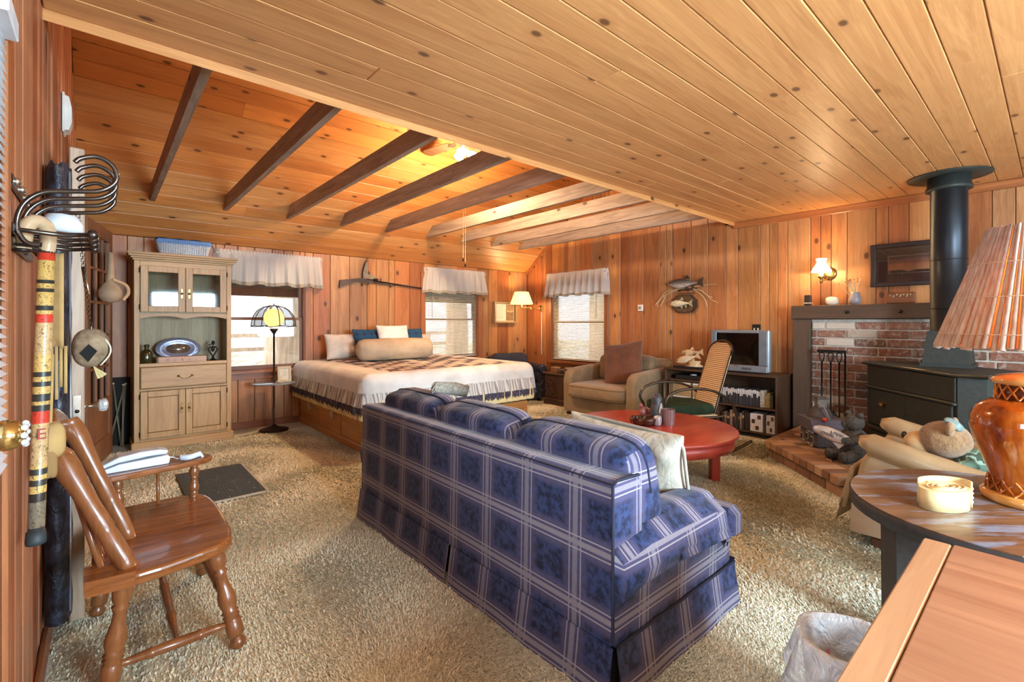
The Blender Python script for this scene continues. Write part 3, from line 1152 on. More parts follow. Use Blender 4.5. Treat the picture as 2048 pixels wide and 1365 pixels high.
# dust ruffle under the quilt
def drape(e0, e1, nm, mat, parent, amp=.006, zig=0.0, seed=0, lift=0.0, kf=34):
    rr = random.Random(seed)
    r = .10
    X0, X1, Y0, Y1 = BX0 + .02, BX1 - .02, BY0 + .02, BY1 - .03
    def fall(x, y, ex, ey, e, q):
        """x, y on the top edge, (ex, ey) outward unit, e = length past the edge"""
        if e < r * PI / 2:
            a = e / r
            out, dn = r * math.sin(a) - r * .0, r * (1 - math.cos(a))
        else:
            out, dn = r, r + (e - r * PI / 2)
        k = min(1, max(0, (e - .08) / .3))
        fl = amp * k * (math.sin(q * kf + seed) + .6 * math.sin(q * kf * 1.7 + 2)) + .035 * k
        return (x + ex * (out + fl), y + ey * (out + fl), .80 - dn + lift)
    path = []
    N = 90
    for i in range(N + 1):   # left side, back to front
        y = Y1 - (Y1 - Y0) * i / N
        path.append((X0, y, -1, 0, Y1 - y))
    for i in range(1, 12):   # front left corner
        a = PI + (PI / 2) * i / 12
        path.append((X0, Y0, math.cos(a), math.sin(a), Y1 - Y0 + .2 * i / 12))
    for i in range(N + 1):
        x = X0 + (X1 - X0) * i / N
        path.append((x, Y0, 0, -1, Y1 - Y0 + .2 + x - X0))
    for i in range(1, 12):
        a = 1.5 * PI + (PI / 2) * i / 12
        path.append((X1, Y0, math.cos(a), math.sin(a), 4.5 + .2 * i / 12))
    for i in range(N + 1):
        y = Y0 + (Y1 - Y0) * i / N
        path.append((X1, y, 1, 0, 4.7 + y - Y0))
    nv = 8
    vs, fs = [], []
    for i, (x, y, ex, ey, q) in enumerate(path):
        z_ = (abs(((i * .5) % 1) - .5) * 2) * zig
        for j in range(nv + 1):
            e = e0 + (e1 - e0 + z_) * j / nv
            vs.append(fall(x, y, ex, ey, e, q))
    n = nv + 1
    for i in range(len(path) - 1):
        for j in range(nv):
            fs.append((i * n + j, i * n + j + 1, (i + 1) * n + j + 1, (i + 1) * n + j))
    return MB().add(vs, fs, True).obj(nm, mat, parent)
quilt = thing('patchwork_quilt', 'white quilt with navy and burgundy patchwork and ruffled edge on the bed', 'quilt', (3.1, 5.5, .8))
# patchwork top
t = NT('patchwork_cloth')
co = t.coord()
s_ = t.sep(co)
cell = t.comb(t.math('FLOOR', t.math('DIVIDE', s_[0], .145)), t.math('FLOOR', t.math('DIVIDE', s_[1], .145)), 0.0)
par_ = t.math('MODULO', t.math('ADD', t.math('ADD', t.math('FLOOR', t.math('DIVIDE', s_[0], .145)), t.math('FLOOR', t.math('DIVIDE', s_[1], .145))), 100.0), 2.0)
wn_ = t.add('ShaderNodeTexWhiteNoise', noise_dimensions='2D')
t.link(cell, wn_.inputs['Vector'])
pc = t.ramp(wn_.outputs['Value'], [(0, lin((28, 32, 58))), (.34, lin((206, 196, 184))), (.46, lin((76, 34, 44))), (.58, lin((38, 48, 84))), (.86, lin((140, 122, 112))), (.93, lin((30, 30, 50)))], 'CONSTANT')
pc = t.mix(t.math('GREATER_THAN', par_, .5), t.mix(.75, pc, lin((222, 212, 198))), pc)
prt = t.noise(co, 120, 2)
pc = t.mix(t.math('MULTIPLY', prt, .35), pc, lin((190, 170, 160)))
inx = t.math('MULTIPLY', t.math('GREATER_THAN', s_[0], -.90), t.math('LESS_THAN', s_[0], .735))
iny = t.math('MULTIPLY', t.math('GREATER_THAN', s_[1], -1.10), t.math('LESS_THAN', s_[1], .84))
wh = t.ramp(t.noise(co, 4, 3), [(.3, lin((206, 200, 192))), (.7, lin((232, 228, 222)))])
t.color(t.mix(t.math('MULTIPLY', inx, iny), wh, pc))
t.bump(t.noise(co, 16, 3, .5, .6), .35, .012)
m_quilt = t.set(rough=.9, spec=.2)
r_ = .0
def qtop(u, v):
    x = BX0 + .02 + (BX1 - BX0 - .04) * u
    y = BY0 + .02 + (BY1 - BY0 - .05) * v
    return (x, y, .80 + .006 * math.sin(x * 21) * math.sin(y * 17) * min(1, 20 * min(u, 1 - u, v)))
MB().grid(qtop, 60, 50).obj('patchwork_top', m_quilt, quilt)
drape(0, .24, 'white_border', m_quilt, quilt, .004, seed=1)
t = NT('ticking_ruffle')
co = t.coord()
s_ = t.sep(co)
w_ = t.math('SINE', t.math('MULTIPLY', t.math('ADD', s_[0], s_[1]), 190.0))
t.color(t.mix(t.math('GREATER_THAN', w_, .35), lin((214, 206, 196)), lin((150, 142, 138))))
m_tick = t.set(rough=.9)
drape(.235, .375, 'striped_ruffle', m_tick, quilt, .011, seed=3, kf=46)
t = NT('dark_lace')
co = t.coord()
t.color(t.ramp(t.noise(co, 60, 3), [(.4, lin((44, 42, 66))), (.6, lin((92, 82, 92)))]))
m_lace = t.set(rough=.95)
drape(.37, .425, 'lace_edge', m_lace, quilt, .013, zig=.035, seed=3, kf=46)
bs = drape(.30, .50, 'bed_sheet', plain('cream_sheet', (226, 204, 150), .9), bed, .012, seed=6, lift=.0, kf=60)
bs.scale = (.985, .985, 1)
for k, y in enumerate((5.98, 5.22)):
    tb = MB()
    tb.tube([(BX0 - .03, y, .335), (BX0 - .045, y - .02, .30), (BX0 - .04, y - .06, .25)], .010, 6)
    tb.tube([(BX0 - .03, y, .335), (BX0 - .05, y + .015, .30), (BX0 - .045, y - .01, .235)], .009, 6)
    tb.obj('cloth_tie', plain('tie_cloth', (218, 200, 168), .9), bed)

# pillows on the bed
t = NT('tan_linen')
co = t.coord()
t.color(t.ramp(t.noise(co, 8, 3), [(.3, lin((178, 154, 124))), (.7, lin((198, 174, 144)))]))
t.bump(t.noise(t.mapping(co, (3, 14, 14)), 1, 3), .5, .02)
m_tan = t.set(rough=.9)
bo = MB().lathe([(0, -.515), (.08, -.512), (.122, -.485), (.138, -.43), (.142, -.2), (.14, 0), (.143, .2), (.138, .43), (.122, .485), (.08, .512), (0, .515)], 28, (0, 0, 0), 'x', M=RZ(math.radians(-2), (2.93, 5.72, .948)))
tag(bo.obj('bolster_pillow', m_tan), 'long tan bolster pillow lying in front of the bed pillows', 'pillow')
m_sham = plain('pale_sham_cloth', (206, 192, 178), .9, bump=.6, bscale=14)
def bed_pillow(name, c, sx, sz, rz, tilt, mat, label, th=.085, cord=None):
    M = RXYZ(c, math.radians(90 - tilt), 0, rz)
    o = MB().cushion(sx, sz, th, M, 20, int(c[0] * 10), .06, .016).obj(name, mat)
    tag(o, label, 'pillow', 'pillows at the head of the bed')
    return o
bed_pillow('bed_pillow', (2.50, 6.22, .98), .32, .17, 0.05, 16, m_sham, 'pale ruffled pillow at the left head end of the bed', .11)
bed_pillow('bed_pillow', (3.45, 6.24, .97), .34, .16, -0.03, 16, m_sham, 'pale pillow half hidden behind the right end of the bolster', .11)
t = NT('teal_plaid')
co = t.coord()
s_ = t.sep(co)
a_ = t.math('SINE', t.math('MULTIPLY', s_[0], 62.0))
b_ = t.math('SINE', t.math('MULTIPLY', s_[2], 62.0))
f_ = t.math('ADD', t.math('GREATER_THAN', a_, .55), t.math('GREATER_THAN', b_, .55))
t.color(t.ramp(t.math('MULTIPLY', f_, .5), [(0, lin((26, 78, 104))), (.4, lin((40, 70, 110))), (.9, lin((20, 48, 72)))]))
m_teal = t.set(rough=.9)
bed_pillow('plaid_pillow', (2.72, 6.12, 1.03), .20, .19, .22, 22, m_teal, 'teal plaid pillow left of the white one on the bed', .07)
bed_pillow('plaid_pillow', (3.40, 6.18, 1.03), .20, .19, -.12, 20, m_teal, 'teal plaid pillow right of the white one on the bed', .07)
bed_pillow('white_pillow', (3.06, 6.03, 1.07), .235, .20, 0.0, 20, plain('white_cotton', (226, 220, 212), .9, bump=.3, bscale=12), 'white square pillow between two teal plaid ones', .08)

# ================================================================ oak hutch
CX0, CX1, CF, CB = 0.237, 1.086, 6.03, 6.46
hut = thing('oak_hutch', 'tall pale oak hutch with glass doors, drawer and cupboard', 'cabinet', (.66, 6.245, 0))
m_oak = wood('pale_oak', (206, 168, 116), (166, 124, 78), 'z', 1.4, var=.03, rough=.45)
m_oakh = wood('pale_oak_cross', (206, 168, 116), (166, 124, 78), 'x', 1.4, var=.03, rough=.45)
m_oakg = wood('pale_oak_inner', (196, 180, 146), (160, 142, 110), 'z', 1.2, var=.02, rough=.6)
m_brass = plain('aged_brass', (150, 118, 66), .3, .9)
m_dark = plain('dark_metal', (44, 38, 34), .45, .6)
mb = MB()
mb.box(CX0, CX0 + .02, CF + .02, CB, .08, 1.925)
mb.box(CX1 - .02, CX1, CF + .02, CB, .08, 1.925)
mb.box(CX0 + .02, CX1 - .02, CB - .015, CB, .08, 1.925)
for z in (.09, .845, 1.39, 1.905):
    mb.box(CX0 + .02, CX1 - .02, CF + .022, CB - .015, z, z + .02)
mb.obj('carcass', m_oakg, hut)
# face frame
for x0, x1 in ((CX0, CX0 + .045), (CX1 - .045, CX1)):
    Bx(x0, x1, CF, CF + .02, .09, 1.925, .003).obj('stile', m_oak, hut)
for z0, z1 in ((1.865, 1.925), (.60, .625), (.845, .88), (.09, .115)):
    Bx(CX0 + .045, CX1 - .045, CF, CF + .02, z0, z1, .003).obj('rail', m_oakh, hut)
# scalloped rail over the open shelf
pts = [(CX0 + .045, 1.39), (CX1 - .045, 1.39), (CX1 - .045, 1.325)]
for i in range(21):
    u = i / 20
    pts.append((CX1 - .045 - (CX1 - CX0 - .09) * u, 1.335 + .028 * abs(math.sin(u * PI * 2)) ** .8 * (1 if .02 < u < .98 else 0)))
MB().prism(pts, CF, CF + .02, 'xz').obj('scalloped_rail', m_oakh, hut)
# crown and plinth
mb = MB()
for k, (o, z0, z1) in enumerate(((.012, 1.925, 1.945), (.028, 1.945, 1.965), (.045, 1.965, 1.985), (.055, 1.985, 2.008))):
    mb.box(CX0 - o, CX1 + o, CF - o, CB, z0, z1, .004)
mb.obj('crown_moulding', m_oakh, hut)
Bx(CX0 - .022, CX1 + .022, CF - .022, CB, 0, .09, .008).obj('plinth', m_oakh, hut)
# glass doors
def pull(mb, x, z, y):
    mb.box(x - .010, x + .010, y - .004, y, z - .05, z + .05, .002)
    mb.ball((x, y - .018, z), .012, 10, 6)
    mb.cyl((x, y, z), (x, y - .018, z), .005, n=8)
for k, (x0, x1) in enumerate(((CX0 + .05, .66), (.664, CX1 - .05))):
    y0, y1, z0, z1, f = CF - .019, CF - .001, 1.405, 1.875, .062
    d = Bx(x0, x0 + f, y0, y1, z0, z1, .004)
    d.box(x1 - f, x1, y0, y1, z0, z1, .004)
    d.box(x0 + f, x1 - f, y0, y1, z0, z0 + f, .004)
    d.box(x0 + f, x1 - f, y0, y1, z1 - f, z1, .004)
    do = d.obj('glass_door', m_oak, hut)
    Bx(x0 + f - .003, x1 - f + .003, y0 + .008, y0 + .011, z0 + f - .003, z1 - f + .003).obj('door_pane', glass('cabinet_glass', (232, 238, 236), .04, .045), do)
    mb = MB(); pull(mb, x1 - .03 if k == 0 else x0 + .03, 1.60, y0); mb.obj('door_pull', m_brass, do)
    mb = MB()
    for z in (z0 + .05, z1 - .05):
        xx = x0 - .006 if k == 0 else x1 + .006
        MB().cyl((xx, y0 + .004, z - .025), (xx, y0 + .004, z + .025), .005, n=8).obj('hinge', m_dark, do)
# drawer
dr = Bx(CX0 + .05, CX1 - .05, CF - .019, CF - .001, .628, .842, .008).obj('drawer', m_oakh, hut)
mb = MB()
mb.ball((.60, CF - .032, .74), .012, 10, 6); mb.ball((.72, CF - .032, .74), .012, 10, 6)
for x in (.60, .72): mb.cyl((x, CF - .019, .74), (x, CF - .034, .74), .006, n=8)
mb.tube(smooth_path([(.60, CF - .036, .74), (.63, CF - .042, .718), (.66, CF - .043, .712), (.69, CF - .042, .718), (.72, CF - .036, .74)], 4), .004, 6)
mb.obj('drawer_pull', m_brass, dr)
# lower doors with a recessed panel
for k, (x0, x1) in enumerate(((CX0 + .05, .66), (.664, CX1 - .05))):
    y0, y1, z0, z1, f = CF - .019, CF - .001, .118, .597, .058
    d = Bx(x0, x0 + f, y0, y1, z0, z1, .004)
    d.box(x1 - f, x1, y0, y1, z0, z1, .004)
    d.box(x0 + f, x1 - f, y0, y1, z0, z0 + f, .004)
    d.box(x0 + f, x1 - f, y0, y1, z1 - f, z1, .004)
    d.box(x0 + f + .003, x1 - f - .003, y0 + .007, y1, z0 + f + .003, z1 - f - .003, .005)
    do = d.obj('cupboard_door', m_oak, hut)
    mb = MB(); pull(mb, x1 - .03 if k == 0 else x0 + .03, .40, y0); mb.obj('door_pull', m_brass, do)
    mb = MB()
    for z in (z0 + .05, z1 - .05):
        xx = x0 - .006 if k == 0 else x1 + .006
        MB().cyl((xx, y0 + .004, z - .025), (xx, y0 + .004, z + .025), .005, n=8).obj('hinge', m_dark, do)

# ================================================================ tan armchair
t = NT('tan_microfibre')
co = t.coord()
t.color(t.ramp(t.noise(co, 5, 4, .6), [(.3, lin((126, 104, 76))), (.7, lin((156, 132, 100)))]))
t.bump(t.noise(co, 140, 2), .2, .002)
m_mf = t.set(rough=.9, sheen=.3)
AA = PI                               # faces the left wall
ac = thing('armchair', 'wide tan upholstered armchair with rolled arms by the window', 'armchair', (4.95, 4.02, 0), AA)
def L(mb, nm, mat, par, **k):
    return mb.obj(nm, mat, par, world=False, **k)
# local frame: +x = front, y = across
L(Bx(-.86, -.03, -.55, .55, .035, .27, .02), 'base', m_mf, ac)
asc = L(MB().pillow((-.36, 0, .365), .45, .455, .095, .22, 40, 14), 'seat_cushion', m_mf, ac)
for zz in (.425, .305):
    pts = [(-.36 + math.copysign(abs(math.cos(a)) ** .22, math.cos(a)) * .447, math.copysign(abs(math.sin(a)) ** .22, math.sin(a)) * .452, zz) for a in [2 * PI * i / 64 for i in range(64)]]
    L(MB().tube(pts, .005, 6, closed=True), 'seat_piping', plain('tan_piping', (110, 88, 62), .9), asc)
def achair_arm(s):
    prof = [(-.90, .04), (-.02, .04), (-.015, .50), (-.05, .60), (-.13, .645), (-.4, .665), (-.90, .69)]
    mb = MB().prism(prof, s * .455, s * .605, 'xz')
    o = L(mb, 'arm', m_mf, ac)
    md = o.modifiers.new('round', 'BEVEL'); md.width = .05; md.segments = 4
    for p in o.data.polygons: p.use_smooth = True
achair_arm(1); achair_arm(-1)
o = L(MB().prism([(-.97, .04), (-.78, .04), (-.80, .66), (-.86, .80), (-.97, .80)], -.60, .60, 'xz'), 'back', m_mf, ac)
md = o.modifiers.new('round', 'BEVEL'); md.width = .05; md.segments = 4
for y in (-.225, .225):
    L(MB().pillow((0, y, 0), .11, .22, .20, .40, 30, 16, RXYZ((-.74, 0, .64), 0, -.2, 0)), 'back_cushion', m_mf, ac)
for x, y in ((-.06, .50), (-.06, -.50), (-.84, .50), (-.84, -.50)):
    L(Bx(x - .03, x + .03, y - .03, y + .03, 0, .036), 'foot', m_dark, ac)
Mq = RXYZ((5.36, 3.87, .735), 0, math.radians(76), math.radians(180 + 6)) @ Matrix.Rotation(math.radians(9), 4, 'Z')
bp = MB().cushion(.29, .29, .085, Mq, 20, 5, .06, .016)
tag(bp.obj('brown_pillow', plain('brown_corduroy', (112, 68, 42), .85, var=.2, vscale=20, sheen=.4)), 'large brown square pillow standing in the tan armchair', 'pillow')

# ================================================================ red table
t = NT('red_table_paint')
co = t.coord()
f_ = t.noise(t.mapping(co, (2, 9, 2)), 1.5, 4, .6)
t.color(t.ramp(f_, [(.3, lin((150, 46, 34))), (.7, lin((184, 70, 52)))]))
m_red = t.set(rough=.38, coat=.15)
rt = thing('red_table', 'low round red-painted wooden table behind the sofa', 'table', (3.40, 2.19, 0))
RZT, RR = .455, .665
mb = MB().lathe([(0, RZT - .03), (RR - .02, RZT - .03), (RR, RZT - .02), (RR, RZT - .006), (RR - .006, RZT), (0, RZT)], 72, (3.40, 2.19, 0))
rtop = mb.obj('table_top', m_red, rt)
mb = MB().lathe([(RR - .05, RZT - .11), (RR - .03, RZT - .11), (RR - .03, RZT - .03), (RR - .05, RZT - .03), (RR - .05, RZT - .11)], 72, (3.40, 2.19, 0))
mb.obj('apron', m_red, rt)
for k, a in enumerate((-.72, .85, 2.42, 3.99)):
    x, y = 3.40 + .53 * math.cos(a), 2.19 + .53 * math.sin(a)
    o = MB().box(-.035, .035, -.035, .035, 0, RZT - .03, .004, RZ(a, (x, y, 0))).obj('leg', m_red if k != 3 else plain('blue_leg_paint', (40, 52, 92), .5), rt)
    if k == 3: o['label'] = 'blue painted leg'
MB().add([(3.40 - .6, 2.20, RZT + .0005), (3.40 + .6, 2.20, RZT + .0005), (3.40 + .6, 2.203, RZT + .0005), (3.40 - .6, 2.203, RZT + .0005)], [(0, 1, 2, 3)]).obj('leaf_joint', plain('red_joint', (90, 24, 18), .6), rtop)
# ================================================================ brick fireplace, hearth and mantel
t = NT('old_red_brick')
co = t.coord()
rnd = t.add('ShaderNodeObjectInfo').outputs['Random']
p = t.vmath('ADD', co, t.comb(t.math('MULTIPLY', rnd, 31), t.math('MULTIPLY', rnd, 17), t.math('MULTIPLY', rnd, 7)))
bcol = t.ramp(rnd, [(0, lin((132, 90, 72))), (.2, lin((146, 104, 86))), (.38, lin((112, 82, 68))), (.54, lin((140, 96, 78))), (.70, lin((206, 194, 178))), (.82, lin((178, 160, 142))), (.88, lin((134, 86, 68)))], 'CONSTANT')
wear = t.ramp(t.noise(p, 22, 4, .7), [(.5, (0, 0, 0, 1)), (.72, (1, 1, 1, 1))])
bcol = t.mix(t.math('MULTIPLY', wear, .7), bcol, lin((200, 188, 172)))
t.color(bcol)
t.bump(t.noise(p, 60, 4), .6, .006)
m_brick = t.set(rough=.9)
m_mortar = plain('pale_mortar', (186, 176, 164), .95, var=.2, vscale=40, bump=.5, bscale=90)
m_mortd = plain('hearth_mortar', (84, 66, 52), .95, var=.2, vscale=40)

fw = holder('wall_fireplace', (XR - .12, .7, .17), 'brick facing of the fireplace wall under the mantel')
FX = XR - .14                       # brick face
Bx(FX + .012, XR - .001, -.9, 1.755, .165, 1.33).obj('mortar_bed', m_mortar, fw)
rr = random.Random(77)
BH, BL, JT = .073, .262, .015
k = 0
z = .172
me_cache = {}
while z + BH < 1.325:
    y = 1.75 - (.055 if k % 2 else .13)
    first = 1.75
    while first > -.88:
        end = max(y, -.89)
        if first - end > .03:
            dx = rr.uniform(-.004, .004)
            Bx(FX + dx, FX + .02, end + JT, first, z, z + BH, .006).obj('brick', m_brick, fw)
        first = end
        y = end - BL - rr.uniform(-.008, .008)
    z += BH + JT
    k += 1
# raised hearth
HP = [(XR - .16, 1.84), (4.84, 1.84), (4.07, 1.04), (4.07, .55), (4.45, -.85), (XR - .16, -.85)]
he = holder('floor_hearth', (5.0, .9, 0), 'raised brick hearth under the stove')
ins = [(XR - .16, 1.80), (4.86, 1.80), (4.11, 1.02), (4.11, .57), (4.48, -.82), (XR - .16, -.82)]
MB().prism(ins, 0, .158, 'xy').obj('mortar_bed', m_mortd, he)
t = NT('hearth_brick')
co = t.coord()
rnd = t.add('ShaderNodeObjectInfo').outputs['Random']
p = t.vmath('ADD', co, t.comb(t.math('MULTIPLY', rnd, 31), t.math('MULTIPLY', rnd, 17), 0.0))
bcol = t.ramp(rnd, [(0, lin((160, 118, 84))), (.25, lin((178, 136, 100))), (.5, lin((132, 94, 68))), (.75, lin((196, 160, 128))), (.9, lin((146, 106, 78)))], 'CONSTANT')
t.color(t.mix(t.math('MULTIPLY', t.noise(p, 18, 4, .7), .4), bcol, lin((132, 88, 66))))
t.bump(t.noise(p, 60, 3), .4, .005)
m_hbrick = t.set(rough=.8)
def inside(poly, x, y):
    c = False
    n = len(poly)
    for i in range(n):
        x0, y0 = poly[i]
        x1, y1 = poly[(i + 1) % n]
        if (y0 > y) != (y1 > y) and x < (x1 - x0) * (y - y0) / (y1 - y0) + x0:
            c = not c
    return c
# top course: bricks laid flat, long side square to the front edge
fa = math.atan2(1.84 - 1.04, 4.84 - 4.07)
ux, uy = math.cos(fa), math.sin(fa)            # along the front edge
nx, ny = uy, -ux                               # into the hearth
ox, oy = 4.07, 1.04
rr = random.Random(8)
INP = [(XR - .17, 1.845), (4.835, 1.845), (4.06, 1.04), (4.06, .5), (4.45, -.86), (XR - .17, -.86)]
hb_mesh = None
for r_ in range(12):
    for c_ in range(-26, 22):
        a = c_ * .1 + .003
        d = r_ * .205 + .003 - .014
        cx, cy = ox + ux * (a + .047) + nx * (d + .1), oy + uy * (a + .047) + ny * (d + .1)
        crn = [(ox + ux * (a + i) + nx * (d + j), oy + uy * (a + i) + ny * (d + j)) for i in (.01, .084) for j in (.02, .19)]
        if not all(inside(INP, *q) for q in crn):
            continue
        if cx > 5.6 and cy < .6 or r_ > 8:
            continue
        M = Matrix(((ux, nx, 0, ox + ux * a + nx * d), (uy, ny, 0, oy + uy * a + ny * d), (0, 0, 1, .100 + rr.uniform(-.002, .002)), (0, 0, 0, 1)))
        MB().box(0, .091, 0, .197, 0, .068, .006, M).obj('brick', m_hbrick, he)
# lower course along the visible front edges
def course(p0, p1, z0, z1, ln, inset):
    v = Vector((p1[0] - p0[0], p1[1] - p0[1]))
    Lt = v.length
    v.normalize()
    nn = Vector((v.y, -v.x))
    s = 0
    while s < Lt - .03:
        e = min(s + ln + rr.uniform(-.01, .01), Lt)
        M = Matrix(((v.x, nn.x, 0, p0[0] + v.x * s + nn.x * inset), (v.y, nn.y, 0, p0[1] + v.y * s + nn.y * inset), (0, 0, 1, 0), (0, 0, 0, 1)))
        MB().box(.004, e - s - .004, 0, .1, z0, z1, .005, M).obj('brick', m_hbrick, he)
        s = e
course((4.07, 1.04), (4.84, 1.84), .004, .088, .2, .025)
course((4.84, 1.84), (5.83, 1.84), .004, .088, .2, .025)
course((4.84, 1.84), (5.83, 1.84), .1, .168, .2, .0)
course((4.07, .55), (4.07, 1.03), .004, .088, .2, .025)
course((4.07, .55), (4.07, .98), .1, .168, .2, .0)
course((4.45, -.85), (4.07, .55), .1, .168, .2, .0)
# mantel beam, post and nail heads
m_mant = wood('dark_mantel_wood', (96, 72, 54), (66, 48, 36), 'y', 1.0, var=.04, rough=.6)
m_mantz = wood('dark_mantel_post', (100, 78, 60), (72, 54, 42), 'z', 1.0, var=.04, rough=.6)
mt = thing('mantel', 'dark wooden mantel beam and post around the brick fireplace', 'mantel', (5.9, .6, 0))
mbm = Bx(5.80, XR - .001, -.95, 1.935, 1.335, 1.482, .006).obj('beam', m_mant, mt)
Bx(5.83, XR - .001, 1.758, 1.93, .0, 1.334, .005).obj('post', m_mantz, mt)
for y in (1.41, .98):
    MB().lathe([(.0, -.02), (.012, -.018), (.017, -.008), (.018, .0)], 14, (5.80, y, 1.405), 'x').obj('bolt_head', m_dark, mbm)

# ---- black stove with flue pipe, set across the corner
m_iron = plain('black_iron', (50, 54, 50), .55, .2, var=.2, vscale=30, bump=.1)
m_ironr = plain('stove_trim', (74, 74, 66), .35, .6)
TA = math.atan2(.668, .744)
st = thing('wood_stove', 'black cast iron stove set across the corner on the hearth', 'stove', (5.135, .81, .17), TA)
# local: +x along the front (to the left seen from the room), -y into the corner... front face at y = 0, room at +y
ST = .755
def stovep(nm, mb, mat=m_iron, par=None):
    return mb.obj(nm, mat, par or st, world=False)
def trap(w, d, ins):
    return [(-w, 0), (w, 0), (w - ins, -d), (-w + ins, -d)]
body = [(-.50, 0), (.56, 0), (.62, -.08), (.50, -.52), (-.46, -.60), (-.60, -.12)]
stovep('firebox', MB().prism(body, .06, ST - .03, 'xy'))
stovep('top_plate', MB().prism([(x * 1.05, y * 1.05 + .02) for x, y in body], ST - .032, ST, 'xy'), m_iron)
stovep('plate_edge', MB().tube([(-.63, -.10, ST - .016), (-.525, .024, ST - .016), (.588, .024, ST - .016), (.65, -.06, ST - .016)], .016, 6), m_ironr)
stovep('hood', Bx(-.49, .55, 0, .012, ST - .22, ST - .035, .004))
stovep('hood_moulding', Bx(-.50, .56, 0, .03, ST - .245, ST - .222, .006), m_iron)
for x0, x1 in ((-.47, .03), (.036, .535)):
    sdoor = stovep('stove_door', Bx(x0, x1, .0, .02, .18, ST - .25, .006))
stovep('ash_ledge', Bx(-.54, .60, 0, .05, .14, .17, .006), m_ironr)
mb = MB()
mb.ball((.30, .045, ST - .375), (.03, .012, .018), 10, 6)
mb.box(.255, .345, .018, .03, ST - .36, ST - .352, .002)
mb.box(.295, .305, .018, .03, ST - .4, ST - .335, .002)
stovep('brass_handle', mb, m_brass, sdoor)
for x, y in ((-.40, -.08), (.46, -.08), (-.36, -.5), (.40, -.44)):
    stovep('foot', MB().lathe([(.035, 0), (.028, .02), (.04, .06)], 10, (x, y, 0)))
PX, PY = 5.46, .60
fp = thing('flue_pipe', 'tall black stovepipe rising from the stove to the ceiling', 'stovepipe', (PX, PY, .925))
z0 = .9255
MB().prism([(PX - .19, PY - .165), (PX + .19, PY - .165), (PX + .19, PY + .165), (PX - .19, PY + .165)], z0, z0 + .03).obj('base_flange', m_iron, fp)
bb = []
fs_ = []
for i, (hw, hd, zz) in enumerate(((.175, .15, z0 + .03), (.128, .125, z0 + .30))):
    bb += [(PX - hw, PY - hd, zz), (PX + hw, PY - hd, zz), (PX + hw, PY + hd, zz), (PX - hw, PY + hd, zz)]
MB().add(bb, [(0, 1, 5, 4), (1, 2, 6, 5), (2, 3, 7, 6), (3, 0, 4, 7), (4, 5, 6, 7), (3, 2, 1, 0)]).obj('tapered_collar', m_iron, fp)
fpp = MB().cyl((PX, PY, z0 + .29), (PX, PY, ZC - .01), .122, n=36).obj('pipe', plain('flue_steel', (48, 52, 58), .38, .75, var=.15, vscale=6), fp)
for zz in (1.42, 1.83):
    MB().lathe([(.122, zz - .004), (.1245, zz - .003), (.1245, zz + .003), (.122, zz + .004)], 36, (PX, PY, 0)).obj('pipe_seam', m_dark, fpp)
MB().lathe([(.122, ZC - .125), (.152, ZC - .125), (.154, ZC - .10), (.142, ZC - .09), (.142, ZC - .012), (.122, ZC - .012)], 36, (PX, PY, 0)).obj('ceiling_collar', m_iron, fp)
MB().lathe([(.12, ZC - .011), (.275, ZC - .011), (.275, ZC - .003), (.12, ZC - .003)], 44, (PX, PY, 0)).obj('ceiling_plate', m_iron, fp)

# ---- fireplace tools
ft = thing('fireplace_tools', 'black iron tool rack with three long tools before the bricks', 'tool set', (5.72, 1.53, .168))
m_blk = plain('tool_iron', (30, 26, 24), .5, .5)
Bx(5.66, 5.78, 1.40, 1.66, .168, .186, .004).obj('rack_base', m_blk, ft)
Bx(5.715, 5.735, 1.40, 1.66, .985, 1.012, .003).obj('rack_bar', m_blk, ft)
MB().tube([(5.725, 1.41, .186), (5.725, 1.41, .99)], .009, 8).obj('rack_post', m_blk, ft)
for k, y in enumerate((1.61, 1.53, 1.455)):
    tl = MB()
    tl.tube([(5.70, y, .30), (5.70, y, .89)], .0085, 8)
    tl.tube(smooth_path([(5.70, y, .88), (5.70, y - .022, .93), (5.70, y - .018, .975), (5.70, y, .985), (5.70, y + .018, .975), (5.70, y + .022, .93), (5.70, y, .88)], 4), .006, 6)
    if k == 1:
        tl.ball((5.69, y, .30), (.02, .075, .09), 14, 8)
    elif k == 0:
        tl.tube([(5.70, y, .31), (5.68, y, .24), (5.66, y + .02, .25)], .008, 6)
    else:
        tl.box(5.685, 5.715, y - .035, y + .035, .19, .31, .006)
    tl.obj(('poker', 'ash_shovel', 'hearth_brush')[k], m_blk, ft)

# ---- on the mantel
mg = thing('dark_cup', 'small dark tile cup standing at the left mantel end', 'cup', (5.89, 1.80, 1.483))
Bx(5.865, 5.915, 1.765, 1.828, 1.483, 1.60, .006).obj('body', plain('dark_tile', (50, 40, 34), .4, var=.5, vscale=40), mg)
Bx(5.862, 5.918, 1.762, 1.831, 1.506, 1.517, .002).obj('white_band', plain('band_white', (200, 190, 170), .5), mg)
sto = MB().pillow((5.89, 1.57, 1.528), .045, .060, .045, .7, 16, 10, wob=.03, seed=2)
tag(sto.obj('white_stone', plain('white_quartz', (222, 206, 184), .6, bump=.6, bscale=30)), 'rough white stone between the cup and the vase on the mantel', 'stone')
vz = thing('vase', 'small blue-grey vase on the mantel holding long matches', 'vase', (5.89, 1.365, 1.483))
MB().lathe([(.03, 1.483), (.05, 1.50), (.057, 1.53), (.05, 1.565), (.038, 1.59), (.046, 1.61), (.042, 1.61), (.033, 1.59)], 22, (5.89, 1.365, 0)).obj('body', plain('grey_glaze', (142, 134, 140), .3, var=.2, vscale=30), vz)
rr = random.Random(12)
m_match = plain('match_wood', (220, 196, 150), .7)
m_mtip = plain('match_tip', (150, 60, 40), .7)
